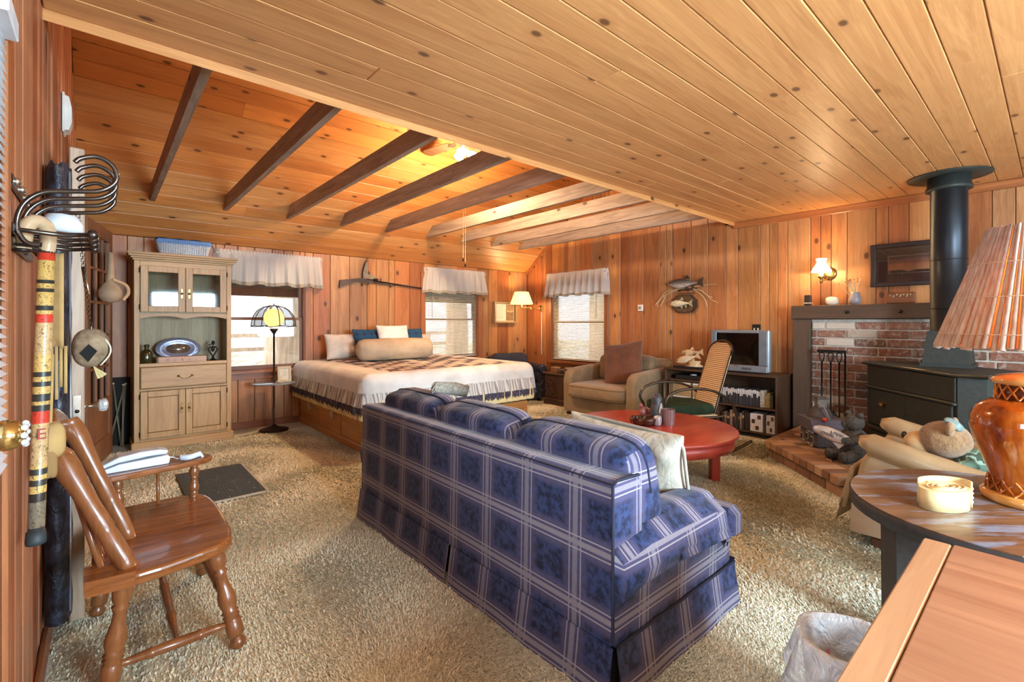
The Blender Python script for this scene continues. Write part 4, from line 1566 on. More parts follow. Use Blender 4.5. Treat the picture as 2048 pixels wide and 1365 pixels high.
for k in range(16):
    a, r = rr.uniform(0, 6.28), rr.uniform(.03, .13)
    b = (5.89 + rr.uniform(-.02, .02), 1.365 + rr.uniform(-.02, .02), 1.50)
    e = (5.89 + r * math.cos(a) * .5, 1.365 + (.13 if k == 0 else r * math.sin(a)), 1.483 + rr.uniform(.22, .29))
    mt_ = thing('long_match', 'long wooden match standing in the vase on the mantel', 'match', b, 0, 'matches in the mantel vase')
    MB().cyl(b, e, .0032, n=5).obj('stick', m_match, mt_)
    MB().ball(e, .006, 6, 4).obj('tip', m_mtip, mt_)
plq = thing('carved_plaque', 'small carved wooden plaque below the dark framed picture', 'plaque', (5.98, 1.0, 1.56))
Bx(5.975, 6.009, .90, 1.12, 1.49, 1.60, .006).obj('board', wood('plaque_wood', (150, 100, 62), (110, 66, 40), 'y', 1), plq)
mb = MB()
for k in range(7):
    mb.tube([(5.972, .925 + k * .026, 1.575 + .006 * math.sin(k * 2)), (5.970, .94 + k * .026, 1.56 + .008 * math.cos(k * 3))], .007, 5)
mb.obj('carving', plain('carving_pale', (206, 184, 148), .6), plq)
# ---- dark framed picture
t = NT('sunset_print')
co = t.coord()
s_ = t.sep(co)
g = t.ramp(t.math('ADD', t.math('MULTIPLY', s_[2], 4.5), t.math('ADD', .5, t.math('MULTIPLY', t.math('SUBTRACT', t.noise(co, 9, 3), .5), .25))), [(0, lin((18, 14, 16))), (.16, lin((26, 18, 18))), (.2, lin((214, 150, 96))), (.42, lin((206, 132, 92))), (.75, lin((92, 66, 72))), (1, lin((48, 40, 52)))])
t.color(g)
m_sunset = t.set(rough=.2)
pic = thing('framed_picture', 'wide dark framed sunset picture hanging over the mantel', 'picture', (5.985, .92, 1.885))
PY0, PY1, PZ0, PZ1 = .60, 1.252, 1.66, 2.09
m_fr = plain('black_frame', (46, 34, 32), .4)
for y0, y1, z0, z1 in ((PY0, PY0 + .045, PZ0, PZ1), (PY1 - .045, PY1, PZ0, PZ1), (PY0 + .045, PY1 - .045, PZ0, PZ0 + .045), (PY0 + .045, PY1 - .045, PZ1 - .045, PZ1)):
    Bx(5.955, 6.0, y0, y1, z0, z1, .006).obj('frame_side', m_fr, pic)
Bx(5.985, 6.0, PY0 + .045, PY1 - .045, PZ0 + .045, PZ1 - .045).obj('mat_board', plain('dark_mat', (52, 36, 38), .6), pic)
Bx(5.982, 5.984, PY0 + .14, PY1 - .14, PZ0 + .125, PZ1 - .125).obj('print_border', plain('print_border', (150, 130, 116), .5), pic)
o = Bx(5.979, 5.981, PY0 + .148, PY1 - .148, PZ0 + .133, PZ1 - .133).obj('print', m_sunset, pic)
Bx(5.968, 5.970, PY0 + .04, PY1 - .04, PZ0 + .04, PZ1 - .04).obj('glazing', glass('picture_glass', (250, 250, 250), .01, .08), pic)

# ---- sconce over the mantel
sc = thing('wall_sconce', 'lit brass wall sconce with flared white glass shade over the mantel', 'wall lamp', (6.0, 1.62, 1.86))
MB().lathe([(0, -.02), (.055, -.02), (.07, -.008), (.072, 0)], 24, (6.009, 1.625, 1.83), 'x').obj('back_plate', m_brass, sc)
MB().tube(smooth_path([(6.0, 1.63, 1.80), (5.94, 1.64, 1.76), (5.88, 1.66, 1.765), (5.86, 1.66, 1.79)], 5), .007, 8).obj('arm', m_brass, sc)
MB().lathe([(.0, 1.72), (.012, 1.725), (.018, 1.745), (.008, 1.76), (.03, 1.785), (.034, 1.795), (.02, 1.80)], 16, (5.86, 1.66, 0)).obj('font', m_brass, sc)
m_shade = emit('sconce_glass', (255, 226, 178), 7.0, (250, 240, 220))
MB().lathe([(.092, 1.842), (.094, 1.85), (.07, 1.895), (.044, 1.935), (.04, 1.955), (.052, 1.985), (.050, 1.986), (.037, 1.955), (.04, 1.933), (.066, 1.893), (.088, 1.85)], 28, (5.86, 1.66, 0)).obj('glass_shade', m_shade, sc)
MB().ball((5.86, 1.66, 1.83), (.02, .02, .035), 12, 8).obj('bulb', emit('bulb_glow', (255, 236, 200), 20), sc)
light('sconce_light', 'POINT', (5.80, 1.66, 1.86), 22, (1, .66, .32), .05)

# ---- fish and branches on the right wall
m_fishd = plain('dark_fish_skin', (92, 92, 92), .3, var=.4, vscale=24, coat=.4)
def fish(name, mat, belly, fins, c, ln, ht, label, parent=None, flip=1, thick=.5, up=1, cat='fish mount', up_vec=None, tilt=0):
    """fish lying along -y..+y with its head towards +y (flip 1)"""
    th_ = parent or thing(name, label, cat, c)
    n, m = 18, 10
    prof = [(0, .02), (.05, .30), (.14, .62), (.28, .92), (.42, 1.0), (.58, .86), (.74, .56), (.88, .30), (1.0, .20)]
    def rad(u):
        for (a, ra), (b, rb) in zip(prof[:-1], prof[1:]):
            if a <= u <= b:
                return ra + (rb - ra) * (u - a) / (b - a)
        return .2
    vs, fs = [], []
    ct, s_t = math.cos(tilt), math.sin(tilt)
    def tr(dy, dz):
        return dy * ct - dz * s_t, dy * s_t + dz * ct
    N = 22
    for i in range(N + 1):
        u = i / N
        r = rad(u) * ht / 2
        for k in range(m):
            a = 2 * PI * k / m
            dy, dz = tr(flip * (ln / 2 - u * ln * .84), math.sin(a) * r)
            vs.append((c[0] - math.cos(a) * r * thick, c[1] + dy, c[2] + dz))
    for i in range(N):
        for k in range(m):
            l = (k + 1) % m
            fs.append((i * m + k, i * m + l, (i + 1) * m + l, (i + 1) * m + k))
    fs.append(tuple(range(m)))
    b = MB().add(vs, fs, True)
    fb_ = b.obj('fish_body', mat, th_)
    def fin(pl, nm):
        q = []
        for dy, dz in pl:
            a_, b_ = tr(flip * dy * ln, dz * ht)
            q.append((c[1] + a_, c[2] + b_))
        MB().prism(q, c[0] - .004, c[0] + .004, 'yz').obj(nm, fins, fb_)
    fin([(-.32, .10), (-.5, .52), (-.47, .0), (-.5, -.52), (-.32, -.10)], 'tail_fin')
    fin([(.06, .44), (-.06, .86), (-.14, .42)], 'dorsal_fin')
    fin([(.02, -.42), (-.06, -.70), (-.10, -.36)], 'belly_fin')
    fin([(-.14, -.34), (-.24, -.62), (-.26, -.2)], 'anal_fin')
    MB().ball((c[0] - ht * .16, c[1] + tr(flip * ln * .41, ht * .08)[0], c[2] + tr(flip * ln * .41, ht * .08)[1]), .007, 8, 5).obj('eye', plain('fish_eye', (20, 16, 14), .1), fb_)
    return th_
t = NT('trout_skin')
co = t.coord()
z_ = t.sep(co)[2]
sp = t.noise(co, 90, 2)
c_ = t.ramp(t.math('ADD', t.math('MULTIPLY', z_, 9.0), .5), [(.0, lin((206, 198, 188))), (.35, lin((176, 158, 146))), (.55, lin((112, 104, 96))), (1, lin((62, 58, 54)))])
t.color(t.mix(t.math('GREATER_THAN', sp, .62), c_, lin((54, 48, 44))))
m_trout = t.set(rough=.25, coat=.4)
m_find = plain('dark_fin', (66, 54, 46), .4)
fish('mounted_fish', m_trout, None, m_find, (5.955, 3.29, 1.83), .52, .13, 'large mounted grey trout, upper of the two fish on the wall', thick=.42)
m_bass = plain('pale_bass', (196, 186, 156), .3, var=.25, vscale=30, coat=.4)
pk = thing('fish_plaque', 'smaller pale fish mounted on a dark eight-sided plaque', 'fish mount', (5.98, 3.32, 1.55))
PO = [(3.14, 1.50), (3.21, 1.43), (3.42, 1.43), (3.49, 1.50), (3.49, 1.60), (3.42, 1.67), (3.21, 1.67), (3.14, 1.60)]
MB().prism(PO, 5.965, 6.009, 'yz').obj('board', wood('plaque_dark', (74, 50, 34), (44, 28, 20), 'y', 1, rough=.35), pk)
MB().prism([(3.315 + (a - 3.315) * .88, 1.55 + (b - 1.55) * .86) for a, b in PO], 5.96, 5.966, 'yz').obj('bevel_face', plain('plaque_face', (92, 66, 44), .4), pk)
fish('x', m_bass, None, plain('pale_fin', (160, 146, 116), .4), (5.93, 3.34, 1.555), .34, .10, '', parent=pk, thick=.45)
text_mesh('22', .035, plain('plaque_letters', (210, 200, 180), .5), 'brass_numerals', pk, Matrix.Translation((5.963 - 5.98, 3.30 - 3.32, 1.455 - 1.55)) @ Matrix(((0, 0, -1, 0), (-1, 0, 0, 0), (0, 1, 0, 0), (0, 0, 0, 1))))
br = thing('branch_rack', 'pale bare branches tied between the two wall fish', 'branches', (5.98, 3.31, 1.72))
m_twig = plain('pale_twig', (206, 182, 140), .8)
Bx(5.985, 6.008, 3.13, 3.46, 1.735, 1.765, .004).obj('cross_bar', plain('rack_bar', (96, 70, 52), .6), br)
Bx(5.985, 6.008, 3.18, 3.42, 1.685, 1.70, .004).obj('cross_bar', plain('rack_bar', (96, 70, 52), .6), br)
for pts in ([(3.40, 1.75), (3.56, 1.73), (3.66, 1.66), (3.74, 1.55)], [(3.40, 1.74), (3.55, 1.70), (3.62, 1.62), (3.66, 1.53)], [(3.60, 1.69), (3.70, 1.58), (3.72, 1.52)],
            [(3.18, 1.745), (3.05, 1.71), (2.94, 1.60), (2.84, 1.55)], [(3.18, 1.74), (3.08, 1.68), (3.02, 1.60), (2.98, 1.50)], [(3.45, 1.752), (3.2, 1.775), (3.0, 1.79), (2.86, 1.79)], [(3.05, 1.70), (2.96, 1.64), (2.92, 1.62)]):
    MB().tube(smooth_path([(5.975 - .02 * (i % 2), a, b) for i, (a, b) in enumerate(pts)], 4), .005, 6).obj('branch', m_twig, br)
for y in (3.38, 3.26):
    MB().tube(arc((5.97, y, 1.745), .02, PI, 2 * PI, 8, 'yz'), .005, 6).obj('hook', m_dark, br)
th_ = thing('thermostat', 'small white square thermostat on the right wall', 'thermostat', (6.0, 4.02, 1.515))
thc = Bx(5.985, 6.009, 3.975, 4.065, 1.465, 1.56, .006).obj('cover', plain('white_plastic', (226, 220, 210), .4), th_)
MB().lathe([(0, -.012), (.022, -.012), (.026, 0)], 18, (5.985, 4.02, 1.512), 'x').obj('dial', plain('dial_grey', (160, 150, 140), .4), thc)
sw = thing('light_switch_plate', 'dark double switch plate behind the television', 'switch', (6.0, 2.385, 1.215))
Bx(6.0, 6.009, 2.335, 2.435, 1.17, 1.275, .003).obj('plate', plain('switch_black', (30, 28, 28), .35), sw)
for y in (2.365, 2.408):
    Bx(5.988, 6.0, y - .006, y + .006, 1.205, 1.23, .002).obj('toggle', plain('toggle_ivory', (226, 210, 180), .4), sw)

# ================================================================ media stand and television
ms = thing('media_stand', 'long dark wooden media stand with open shelves under the television', 'media stand', (5.72, 2.63, 0))
m_wal = wood('dark_walnut', (96, 66, 46), (60, 40, 28), 'y', 1.2, var=.05, rough=.45)
m_walz = wood('dark_walnut_upright', (100, 70, 48), (64, 42, 30), 'z', 1.2, var=.05, rough=.45)
SX0, SX1, SYa, SYb = 5.50, 5.94, 1.97, 3.32
SZ = .715
Bx(SX0 - .01, SX1, SYa - .01, SYb + .01, SZ - .022, SZ, .003).obj('top_board', m_wal, ms)
for y in (SYa, 2.62, SYb - .022):
    Bx(SX0, SX1, y, y + .022, .0, SZ - .023, .002).obj('upright', m_walz, ms)
for z, y0, y1 in ((.055, SYa + .023, 2.619), (.055, 2.643, SYb - .023), (.33, SYa + .023, 2.619), (.33, 2.643, SYb - .023), (.56, 2.643, SYb - .023)):
    Bx(SX0 + .01, SX1 - .01, y0, y1, z, z + .018, .002).obj('shelf', m_wal, ms)
Bx(SX1 - .012, SX1, SYa + .023, 2.619, .08, SZ - .03).obj('back_panel', m_wal, ms)
Bx(SX1 - .012, SX1, 2.643, SYb - .023, .08, SZ - .03).obj('back_panel', m_wal, ms)
# tapes: a row of upright cases on the middle shelf
tape_cols = [(38, 36, 40), (54, 50, 52), (44, 40, 48), (64, 56, 54), (34, 32, 34), (72, 66, 66)]
rr = random.Random(5)
y = 2.605
k = 0
m_lab = plain('tape_label', (214, 208, 204), .5)
while y > 2.18:
    w = rr.uniform(.017, .021)
    h = rr.uniform(.185, .20)
    tp = thing('video_tape', 'dark video tape, %s from the left in the row under the television' % ORD[k], 'video tape', (5.6, y - w / 2, .349), 0, 'video tapes in a row under the television')
    tcs = Bx(SX0 + .05, SX0 + .17, y - w, y - .0015, .349, .349 + h, .002).obj('case', plain('tape_%d' % (k % 6), tape_cols[k % 6], .45), tp)
    lh = rr.uniform(.04, .10)
    Bx(SX0 + .0488, SX0 + .0502, y - w + .002, y - .0035, .349 + h - .012 - lh, .349 + h - .012).obj('spine_label', m_lab, tcs)
    y -= w
    k += 1
for j, (w, h, c, lab) in enumerate(((.05, .19, (172, 164, 150), 'pale patterned box beside the row of video tapes'), (.055, .165, (138, 112, 62), 'gold-spined album beside the row of video tapes'), (.035, .15, (62, 58, 34), 'dark olive book at the right end of the tape row'))):
    o = Bx(SX0 + .045, SX0 + .2, y - w, y - .003, .349, .349 + h, .003).obj('boxed_book', plain('box_%d' % j, c, .5, var=.5, vscale=50))
    tag(o, lab, 'book')
    y -= w
# books on the bottom shelf
y = 2.60
rr = random.Random(15)
for j in range(9):
    w = rr.uniform(.018, .034)
    h = rr.uniform(.17, .22)
    bk = thing('book', 'dark book, %s from the left on the bottom shelf under the tapes' % ORD[j], 'book', (5.6, y - w / 2, .074), 0, 'dark books on the bottom shelf')
    bkc = Bx(SX0 + .04, SX0 + .18, y - w, y - .002, .074, .074 + h, .003).obj('cover', plain('bk_%d' % (j % 4), [(60, 40, 36), (110, 84, 66), (42, 38, 42), (130, 110, 96)][j % 4], .5), bk)
    Bx(SX0 + .0388, SX0 + .0402, y - w + .004, y - .006, .074 + h * .6, .074 + h * .75).obj('title_band', plain('title_gold', (170, 140, 90), .5), bkc)
    y -= w
for j, (y0, y1, c, lab) in enumerate(((2.27, 2.33, (44, 34, 30), 'dark binder beside the white boxed set on the bottom shelf'), (2.13, 2.268, (214, 214, 220), 'white boxed book set with small pictures on the bottom shelf'), (2.10, 2.128, (70, 60, 58), 'thin dark book between two white boxes'), (2.005, 2.098, (186, 182, 180), 'grey-white boxed set nearest the hearth on the bottom shelf'))):
    bo = thing('boxed_set', lab, 'book', (5.55, (y0 + y1) / 2, .074))
    bsc = Bx(SX0 + .03, SX0 + .2, y0, y1 - .002, .074, .074 + .20, .003).obj('case', plain('set_%d' % j, c, .5, var=.2, vscale=30), bo)
    if j in (1, 3):
        for zz, yy in ((.22, .3), (.10, .45), (.17, .75)):
            ya = y0 + (y1 - y0) * (yy - .14)
            Bx(SX0 + .0285, SX0 + .0302, ya, ya + (y1 - y0) * .26, zz - .005, zz + .04).obj('cover_picture', plain('cover_pic', (74, 52, 44), .5, var=.5, vscale=60), bsc)
# stereo and white boxes on the left half
dv = thing('disc_player', 'slim black disc player on the upper left shelf of the stand', 'disc player', (5.65, 2.98, .579))
Bx(SX0 + .05, SX0 + .35, 2.76, 3.20, .579, .635, .004).obj('case', plain('player_black', (26, 24, 24), .35), dv)
MB().lathe([(0, .0), (.04, 0), (.04, .008), (0, .012)], 18, (SX0 + .10, 2.98, .636)).obj('white_disc', plain('disc_white', (225, 220, 212), .3), dv)
for j, y in enumerate((2.66, 2.98)):
    cb_ = thing('storage_box', ('tan storage box right', 'tan storage box left')[j] + ' on the middle shelf of the media stand', 'box', (5.6, y + .14, .349))
    Bx(SX0 + .03, SX0 + .3, y, y + .30, .349, .545, .004).obj('carton', plain('carton_tan', (164, 132, 92), .7, var=.1), cb_)
    Bx(SX0 + .0285, SX0 + .0302, y + .006, y + .294, .352, .368).obj('lower_band', plain('white_plastic', (226, 220, 210), .4), cb_)
    Bx(SX0 + .0285, SX0 + .0302, y + .006, y + .294, .523, .541).obj('upper_band', plain('white_plastic', (226, 220, 210), .4), cb_)
pp = thing('chrome_post', 'chrome tube of a small rack at the left end of the media stand', 'rack', (5.45, 3.32, 0))
for y in (3.30, 3.20):
    MB().cyl((5.46, y, .003), (5.46, y, .57), .016, n=12).obj('tube', plain('chrome', (190, 190, 190), .15, .95), pp)
Bx(5.44, 5.48, 3.20, 3.30, .3, .312, .002).obj('rung', plain('chrome', (190, 190, 190), .15, .95), pp)

tv = thing('television', 'silver tube television with black screen on the media stand', 'television', (5.7, 2.43, SZ))
m_sil = plain('silver_plastic', (148, 150, 154), .35, .35, var=.04)
m_silg = plain('grille_grey', (116, 120, 126), .5, .2)
TY0, TY1, TZ0, TZ1, TX = 2.10, 2.765, SZ + .001, SZ + .495, 5.60
t_ = MB()
t_.box(TX + .02, TX + .10, TY0, TY1, TZ0 + .012, TZ1, .012)
t_.obj('cabinet', m_sil, tv)
vs = [(TX + .1, TY0 + .02, TZ0 + .02), (TX + .1, TY1 - .02, TZ0 + .02), (TX + .1, TY1 - .02, TZ1 - .02), (TX + .1, TY0 + .02, TZ1 - .02), (TX + .33, TY0 + .14, TZ0 + .04), (TX + .33, TY1 - .14, TZ0 + .04), (TX + .33, TY1 - .14, TZ1 - .12), (TX + .33, TY0 + .14, TZ1 - .12)]
MB().add(vs, [(4, 5, 6, 7), (0, 1, 5, 4), (1, 2, 6, 5), (2, 3, 7, 6), (3, 0, 4, 7)]).obj('tube_housing', plain('tv_back', (70, 72, 76), .5), tv)
f_ = MB()
f_.box(TX, TX + .019, TY0 + .01, TY0 + .105, TZ0 + .09, TZ1 - .012, .006)
f_.obj('speaker_grille', m_silg, tv)
Bx(TX, TX + .019, TY1 - .075, TY1 - .01, TZ0 + .09, TZ1 - .012, .006).obj('speaker_grille', m_silg, tv)
Bx(TX + .002, TX + .019, TY0 + .106, TY1 - .076, TZ1 - .035, TZ1 - .008, .005).obj('top_bezel', m_sil, tv)
tvc = Bx(TX - .004, TX + .019, TY0 + .01, TY1 - .01, TZ0 + .012, TZ0 + .088, .008).obj('control_panel', m_sil, tv)
Bx(TX - .007, TX - .003, TY0 + .18, TY0 + .29, TZ0 + .035, TZ0 + .062, .002).obj('button_bar', plain('button_dark', (86, 86, 90), .4), tvc)
MB().ball((TX - .005, 2.46, TZ0 + .075), (.003, .028, .007), 12, 6).obj('badge', plain('chrome', (190, 190, 190), .15, .95), tvc)
def scr(u, v):
    y = TY0 + .107 + (TY1 - TY0 - .184) * u
    z = TZ0 + .09 + (TZ1 - TZ0 - .127) * v
    return (TX + .010 - .012 * (1 - (2 * u - 1) ** 2) * (1 - (2 * v - 1) ** 2), y, z)
MB().grid(scr, 12, 10).obj('screen', plain('black_screen', (3, 3, 4), .12, var=0), tv)

# ---- pale carved fish on a dark base
fsx = thing('fish_sculpture', 'pale carved pair of fish on a dark base left of the television', 'sculpture', (5.62, 3.0, SZ))
Bx(5.56, 5.70, 2.83, 3.24, SZ + .001, SZ + .03, .004).obj('base', plain('sculpture_base', (34, 28, 26), .4), fsx)
m_carv = plain('pale_carved_wood', (212, 176, 130), .5, var=.2, vscale=20)
m_carv2 = plain('pale_carved_wood_light', (226, 196, 156), .5, var=.15, vscale=20)
fish('x', m_carv2, None, m_carv, (5.60, 3.06, SZ + .125), .34, .10, '', parent=fsx, thick=.5, tilt=-.30)
fish('x', m_carv, None, m_carv, (5.66, 3.04, SZ + .20), .32, .085, '', parent=fsx, thick=.5, tilt=-.08)
MB().lathe([(.09, SZ + .031), (.05, SZ + .06), (.06, SZ + .10)], 12, (5.62, 2.98, 0), sy=1.4).obj('wave_support', m_carv, fsx)
# ================================================================ rocking chair
RA = math.atan2(.51, -.86)
rc = thing('rocking_chair', 'bent tube rocking chair with cane back and green cushion by the red table', 'rocking chair', (4.50, 2.49, 0), RA)
m_tube = plain('bronze_tube', (84, 70, 58), .25, .85)
t = NT('woven_cane')
co = t.coord()
z_ = t.sep(co)
w_ = t.math('SINE', t.math('MULTIPLY', z_[2], 330.0))
t.color(t.mix(t.math('GREATER_THAN', w_, .45), lin((222, 188, 146)), lin((136, 100, 68))))
t.bump(w_, .5, .004)
m_cane = t.set(rough=.6)
def RL(nm, mb, mat=m_tube):
    return mb.obj(nm, mat, rc, world=False)
# local: +x faces forward, +y is the sitter's left (far side from the camera is -y... see photo)
for s in (-1, 1):
    y = s * .27
    # arm hoop running into the rocker
    pts = smooth_path([(.33, y, .44), (.36, y, .52), (.31, y, .605), (.18, y, .65), (0, y, .655), (-.17, y, .62), (-.32, y, .53), (-.40, y, .38), (-.38, y, .22), (-.28, y, .05)], 5)
    RL('arm_hoop', MB().tube(pts, .013, 10))
    pts = smooth_path([(.52, y, .10), (.34, y, .035), (.10, y, .014), (-.15, y, .016), (-.38, y, .05), (-.56, y, .125)], 6)
    RL('rocker', MB().tube(pts, .014, 10))
    pts = smooth_path([(.33, y, .46), (.30, y, .38), (.20, y, .37), (-.15, y, .375), (-.25, y, .385)], 5)
    RL('seat_rail', MB().tube(pts, .012, 10))
    pts = smooth_path([(.30, y, .40), (.27, y, .25), (.20, y, .12), (.06, y, .03)], 5)
    RL('front_leg', MB().tube(pts, .012, 10))
    bx_ = s * .19
    pts = smooth_path([(-.20, bx_, .36), (-.25, bx_, .52), (-.33, bx_, .78), (-.40, bx_, 1.0)], 5)
    RL('back_rail', MB().tube(pts, .012, 10))
top = [(-.40 - .03 * math.sin(a), .19 * math.cos(a), 1.0 + .11 * math.sin(a)) for a in [PI * i / 16 for i in range(17)]]
RL('top_bow', MB().tube(top, .013, 10))
def cane(u, v):
    z = .42 + .67 * v
    x = -.215 - .185 * min(1, (z - .42) / .58) + .008
    hw = .185 if z < 1.0 else .185 * math.sqrt(max(0.02, 1 - ((z - 1.0) / .105) ** 2))
    return (x - (.03 * max(0, (z - 1.0) / .1)), -hw + 2 * hw * u, z)
o = RL('cane_back', MB().grid(cane, 8, 26), m_cane)
md = o.modifiers.new('thick', 'SOLIDIFY'); md.thickness = .012
RL('seat_pad', MB().pillow((.06, 0, .445), .27, .25, .055, .35, 30, 14, wob=.012, seed=3), plain('green_velvet', (40, 52, 34), .9, var=.35, vscale=9, spec=.15, bump=.5, bscale=12))
RL('seat_base', Bx(-.2, .30, -.26, .26, .38, .395, .004), m_cane)
for x, z in ((.28, .04), (-.36, .046)):
    RL('cross_bar', MB().tube([(x, -.27, z), (x, .27, z)], .012, 8))
pts = smooth_path([(-.40, -.15, .80), (-.43, -.15, .84), (-.49, -.15, .845), (-.52, -.15, .80), (-.50, -.15, .765)], 5)
RL('scroll', MB().tube(pts, .010, 8))

# ================================================================ things on the red table
m_amber = plain('dark_amber_glass', (58, 26, 18), .08, .0, .8, var=.3, vscale=30, coat=.6)
ash = thing('glass_ashtray', 'dark amber cut glass ashtray on the red table', 'ashtray', (3.38, 2.24, RZT))
pr_ = []
mb = MB()
N = 24
vs, fs = [], []
for r, z in ((.075, 0), (.095, .012), (.105, .045), (.100, .055), (.085, .052), (.07, .018), (.0, .016)):
    for k in range(N):
        a = 2 * PI * k / N
        q = r * (1 + (.06 if k % 2 else -.03) * (1 if r > .07 else 0))
        vs.append((3.38 + q * math.cos(a), 2.24 + q * math.sin(a), RZT + .001 + z + (.010 if (k % 6 == 0 and z > .04) else 0)))
for i in range(6):
    for k in range(N):
        fs.append((i * N + k, i * N + (k + 1) % N, (i + 1) * N + (k + 1) % N, (i + 1) * N + k))
fs.append(tuple(range(N))[::-1])
mb.add(vs, fs).obj('bowl', m_amber, ash)
m_pink = plain('rose_glass', (150, 92, 88), .08, 0, .8, var=.3, vscale=20, coat=.5)
fg = thing('glass_bird', 'rose glass bird figurine standing behind the ashtray', 'figurine', (3.53, 2.30, RZT))
MB().lathe([(.035, RZT + .001), (.03, RZT + .012), (.012, RZT + .02)], 14, (3.53, 2.33, 0)).obj('stand', m_pink, fg)
MB().ball((3.53, 2.33, RZT + .07), (.045, .03, .05), 14, 10).obj('body', m_pink, fg)
MB().ball((3.515, 2.35, RZT + .125), .02, 12, 8).obj('head', m_pink, fg)
MB().tube([(3.55, 2.31, RZT + .06), (3.59, 2.28, RZT + .11), (3.60, 2.27, RZT + .14)], [.02, .014, .004], 8).obj('tail', m_pink, fg)
ow = thing('grey_owl', 'grey figurine with pale face on the red table', 'figurine', (3.54, 2.21, RZT))
MB().lathe([(.05, RZT + .001), (.056, RZT + .03), (.06, RZT + .09), (.05, RZT + .14), (.042, RZT + .17), (.046, RZT + .205), (.03, RZT + .235), (0, RZT + .24)], 18, (3.54, 2.21, 0)).obj('body', plain('grey_stone', (72, 68, 70), .4, var=.4, vscale=30), ow)
MB().prism([(3.485, RZT + .10), (3.51, RZT + .17), (3.525, RZT + .10), (3.51, RZT + .06)], 2.145, 2.16, 'xz').obj('face', plain('pale_face', (196, 204, 200), .4), ow)
for s in (-1, 1):
    MB().lathe([(.012, 0), (.006, .02), (0, .03)], 8, (3.54 + s * .025, 2.21, RZT + .225)).obj('ear', plain('grey_stone', (96, 90, 90), .5), ow)
gt = thing('ribbed_tumbler', 'ribbed rose tumbler at the right of the table cluster', 'tumbler', (3.52, 2.09, RZT))
vs, fs = [], []
N = 36
for r, z in ((.042, .001), (.05, .13), (.046, .13), (.038, .006)):
    for k in range(N):
        q = r * (1 + (.035 if k % 2 else -.02))
        a = 2 * PI * k / N
        vs.append((3.52 + q * math.cos(a), 2.09 + q * math.sin(a), RZT + z))
for i in range(3):
    for k in range(N):
        fs.append((i * N + k, i * N + (k + 1) % N, (i + 1) * N + (k + 1) % N, (i + 1) * N + k))
fs.append(tuple(range(N))[::-1])
MB().add(vs, fs).obj('cup', plain('ribbed_rose', (136, 104, 102), .15, 0, .7, coat=.4), gt)
ic = MB().pillow((3.43, 2.135, RZT + .04), .028, .028, .04, .5, 14, 10, wob=.05, seed=8)
tag(ic.obj('crystal_lump', plain('clear_crystal', (180, 168, 168), .15, 0, .8, coat=.5)), 'pale crystal lump beside the ribbed tumbler', 'crystal')

# ================================================================ recliner with teddy bear
t = NT('tan_leather')
co = t.coord()
t.color(t.ramp(t.noise(co, 4, 4, .6), [(.3, lin((156, 126, 90))), (.7, lin((182, 152, 114)))]))
t.bump(t.noise(co, 160, 2), .12, .002)
m_lea = t.set(rough=.42, coat=.1)
rl = thing('recliner', 'tan leather recliner tipped back beside the stove', 'recliner', (3.61, .36, 0))
RX0, RX1 = 3.30, 3.93
def bev(o, w=.03, s=3):
    md = o.modifiers.new('round', 'BEVEL'); md.width = w; md.segments = s
    for p in o.data.polygons: p.use_smooth = True
    return o
def rarm(x0, x1, zt):
    bev(MB().prism([(.80, .24), (.745, zt - .07), (.70, zt), (.30, zt - .10), (-.12, zt - .19), (-.12, .20), (.76, .17)], x0, x1, 'yz').obj('arm', m_lea, rl), .035)
rarm(RX0 + .02, RX0 + .11, .57)
rarm(RX1 - .11, RX1 - .02, .60)
for xx, zz in ((RX0 + .055, .585), (RX1 - .055, .615)):
    MB().tube([(xx, .735, zz - .012), (xx, .725, zz), (xx, .70, zz + .006), (xx, .30, zz - .095), (xx, -.10, zz - .18)], [.035, .058, .066, .068, .068], 18).obj('arm_roll', m_lea, rl)
bev(Bx(RX0 + .13, RX1 - .13, .0, .78, .17, .30).obj('seat', m_lea, rl), .02)
MB().pillow((3.615, .40, .36), .19, .36, .075, .3, 26, 12).obj('seat_cushion', m_lea, rl)
bev(MB().prism([(.06, .30), (-.12, .30), (-.46, .80), (-.34, .87)], RX0 + .11, RX1 - .11, 'yz').obj('backrest', m_lea, rl), .04)
bev(MB().prism([(.775, .45), (.80, .45), (.865, .19), (.82, .19)], RX0 + .05, RX1 - .05, 'yz').obj('footrest_panel', m_lea, rl), .018)
m_leas = plain('leather_seam', (120, 92, 62), .5)
def rsk(p0, p1, n):
    p0, p1, n = Vector(p0), Vector(p1), Vector(n)
    return MB().grid(lambda u, v: tuple(p0.lerp(p1, u) + n * (.006 + .035 * v + .008 * math.sin(u * 9) * v) + Vector((0, 0, .255 - .155 * v))), 12, 5).obj('skirt_panel', m_lea, rl)
rsk((RX0, -.10, 0), (RX0, .78, 0), (-1, 0, 0))
rsk((RX0 + .02, .83, 0), (RX1 - .02, .83, 0), (0, 1, 0))
m_rbase = wood('recliner_base_wood', (120, 72, 48), (84, 48, 32), 'y', 1, rough=.5)
for x in (RX0 + .06, RX1 - .10):
    Bx(x, x + .05, -.12, .70, .0, .055, .006).obj('glider_rail', m_rbase, rl)
Bx(RX0 + .11, RX1 - .10, .2, .26, .02, .10, .004).obj('glider_rail', m_rbase, rl)
MB().prism([(-.05, .056), (.64, .056), (.5, .168), (.1, .168)], RX0 + .07, RX0 + .10, 'yz').obj('glider_link', m_dark, rl)
MB().prism([(-.05, .056), (.64, .056), (.5, .168), (.1, .168)], RX1 - .09, RX1 - .06, 'yz').obj('glider_link', m_dark, rl)

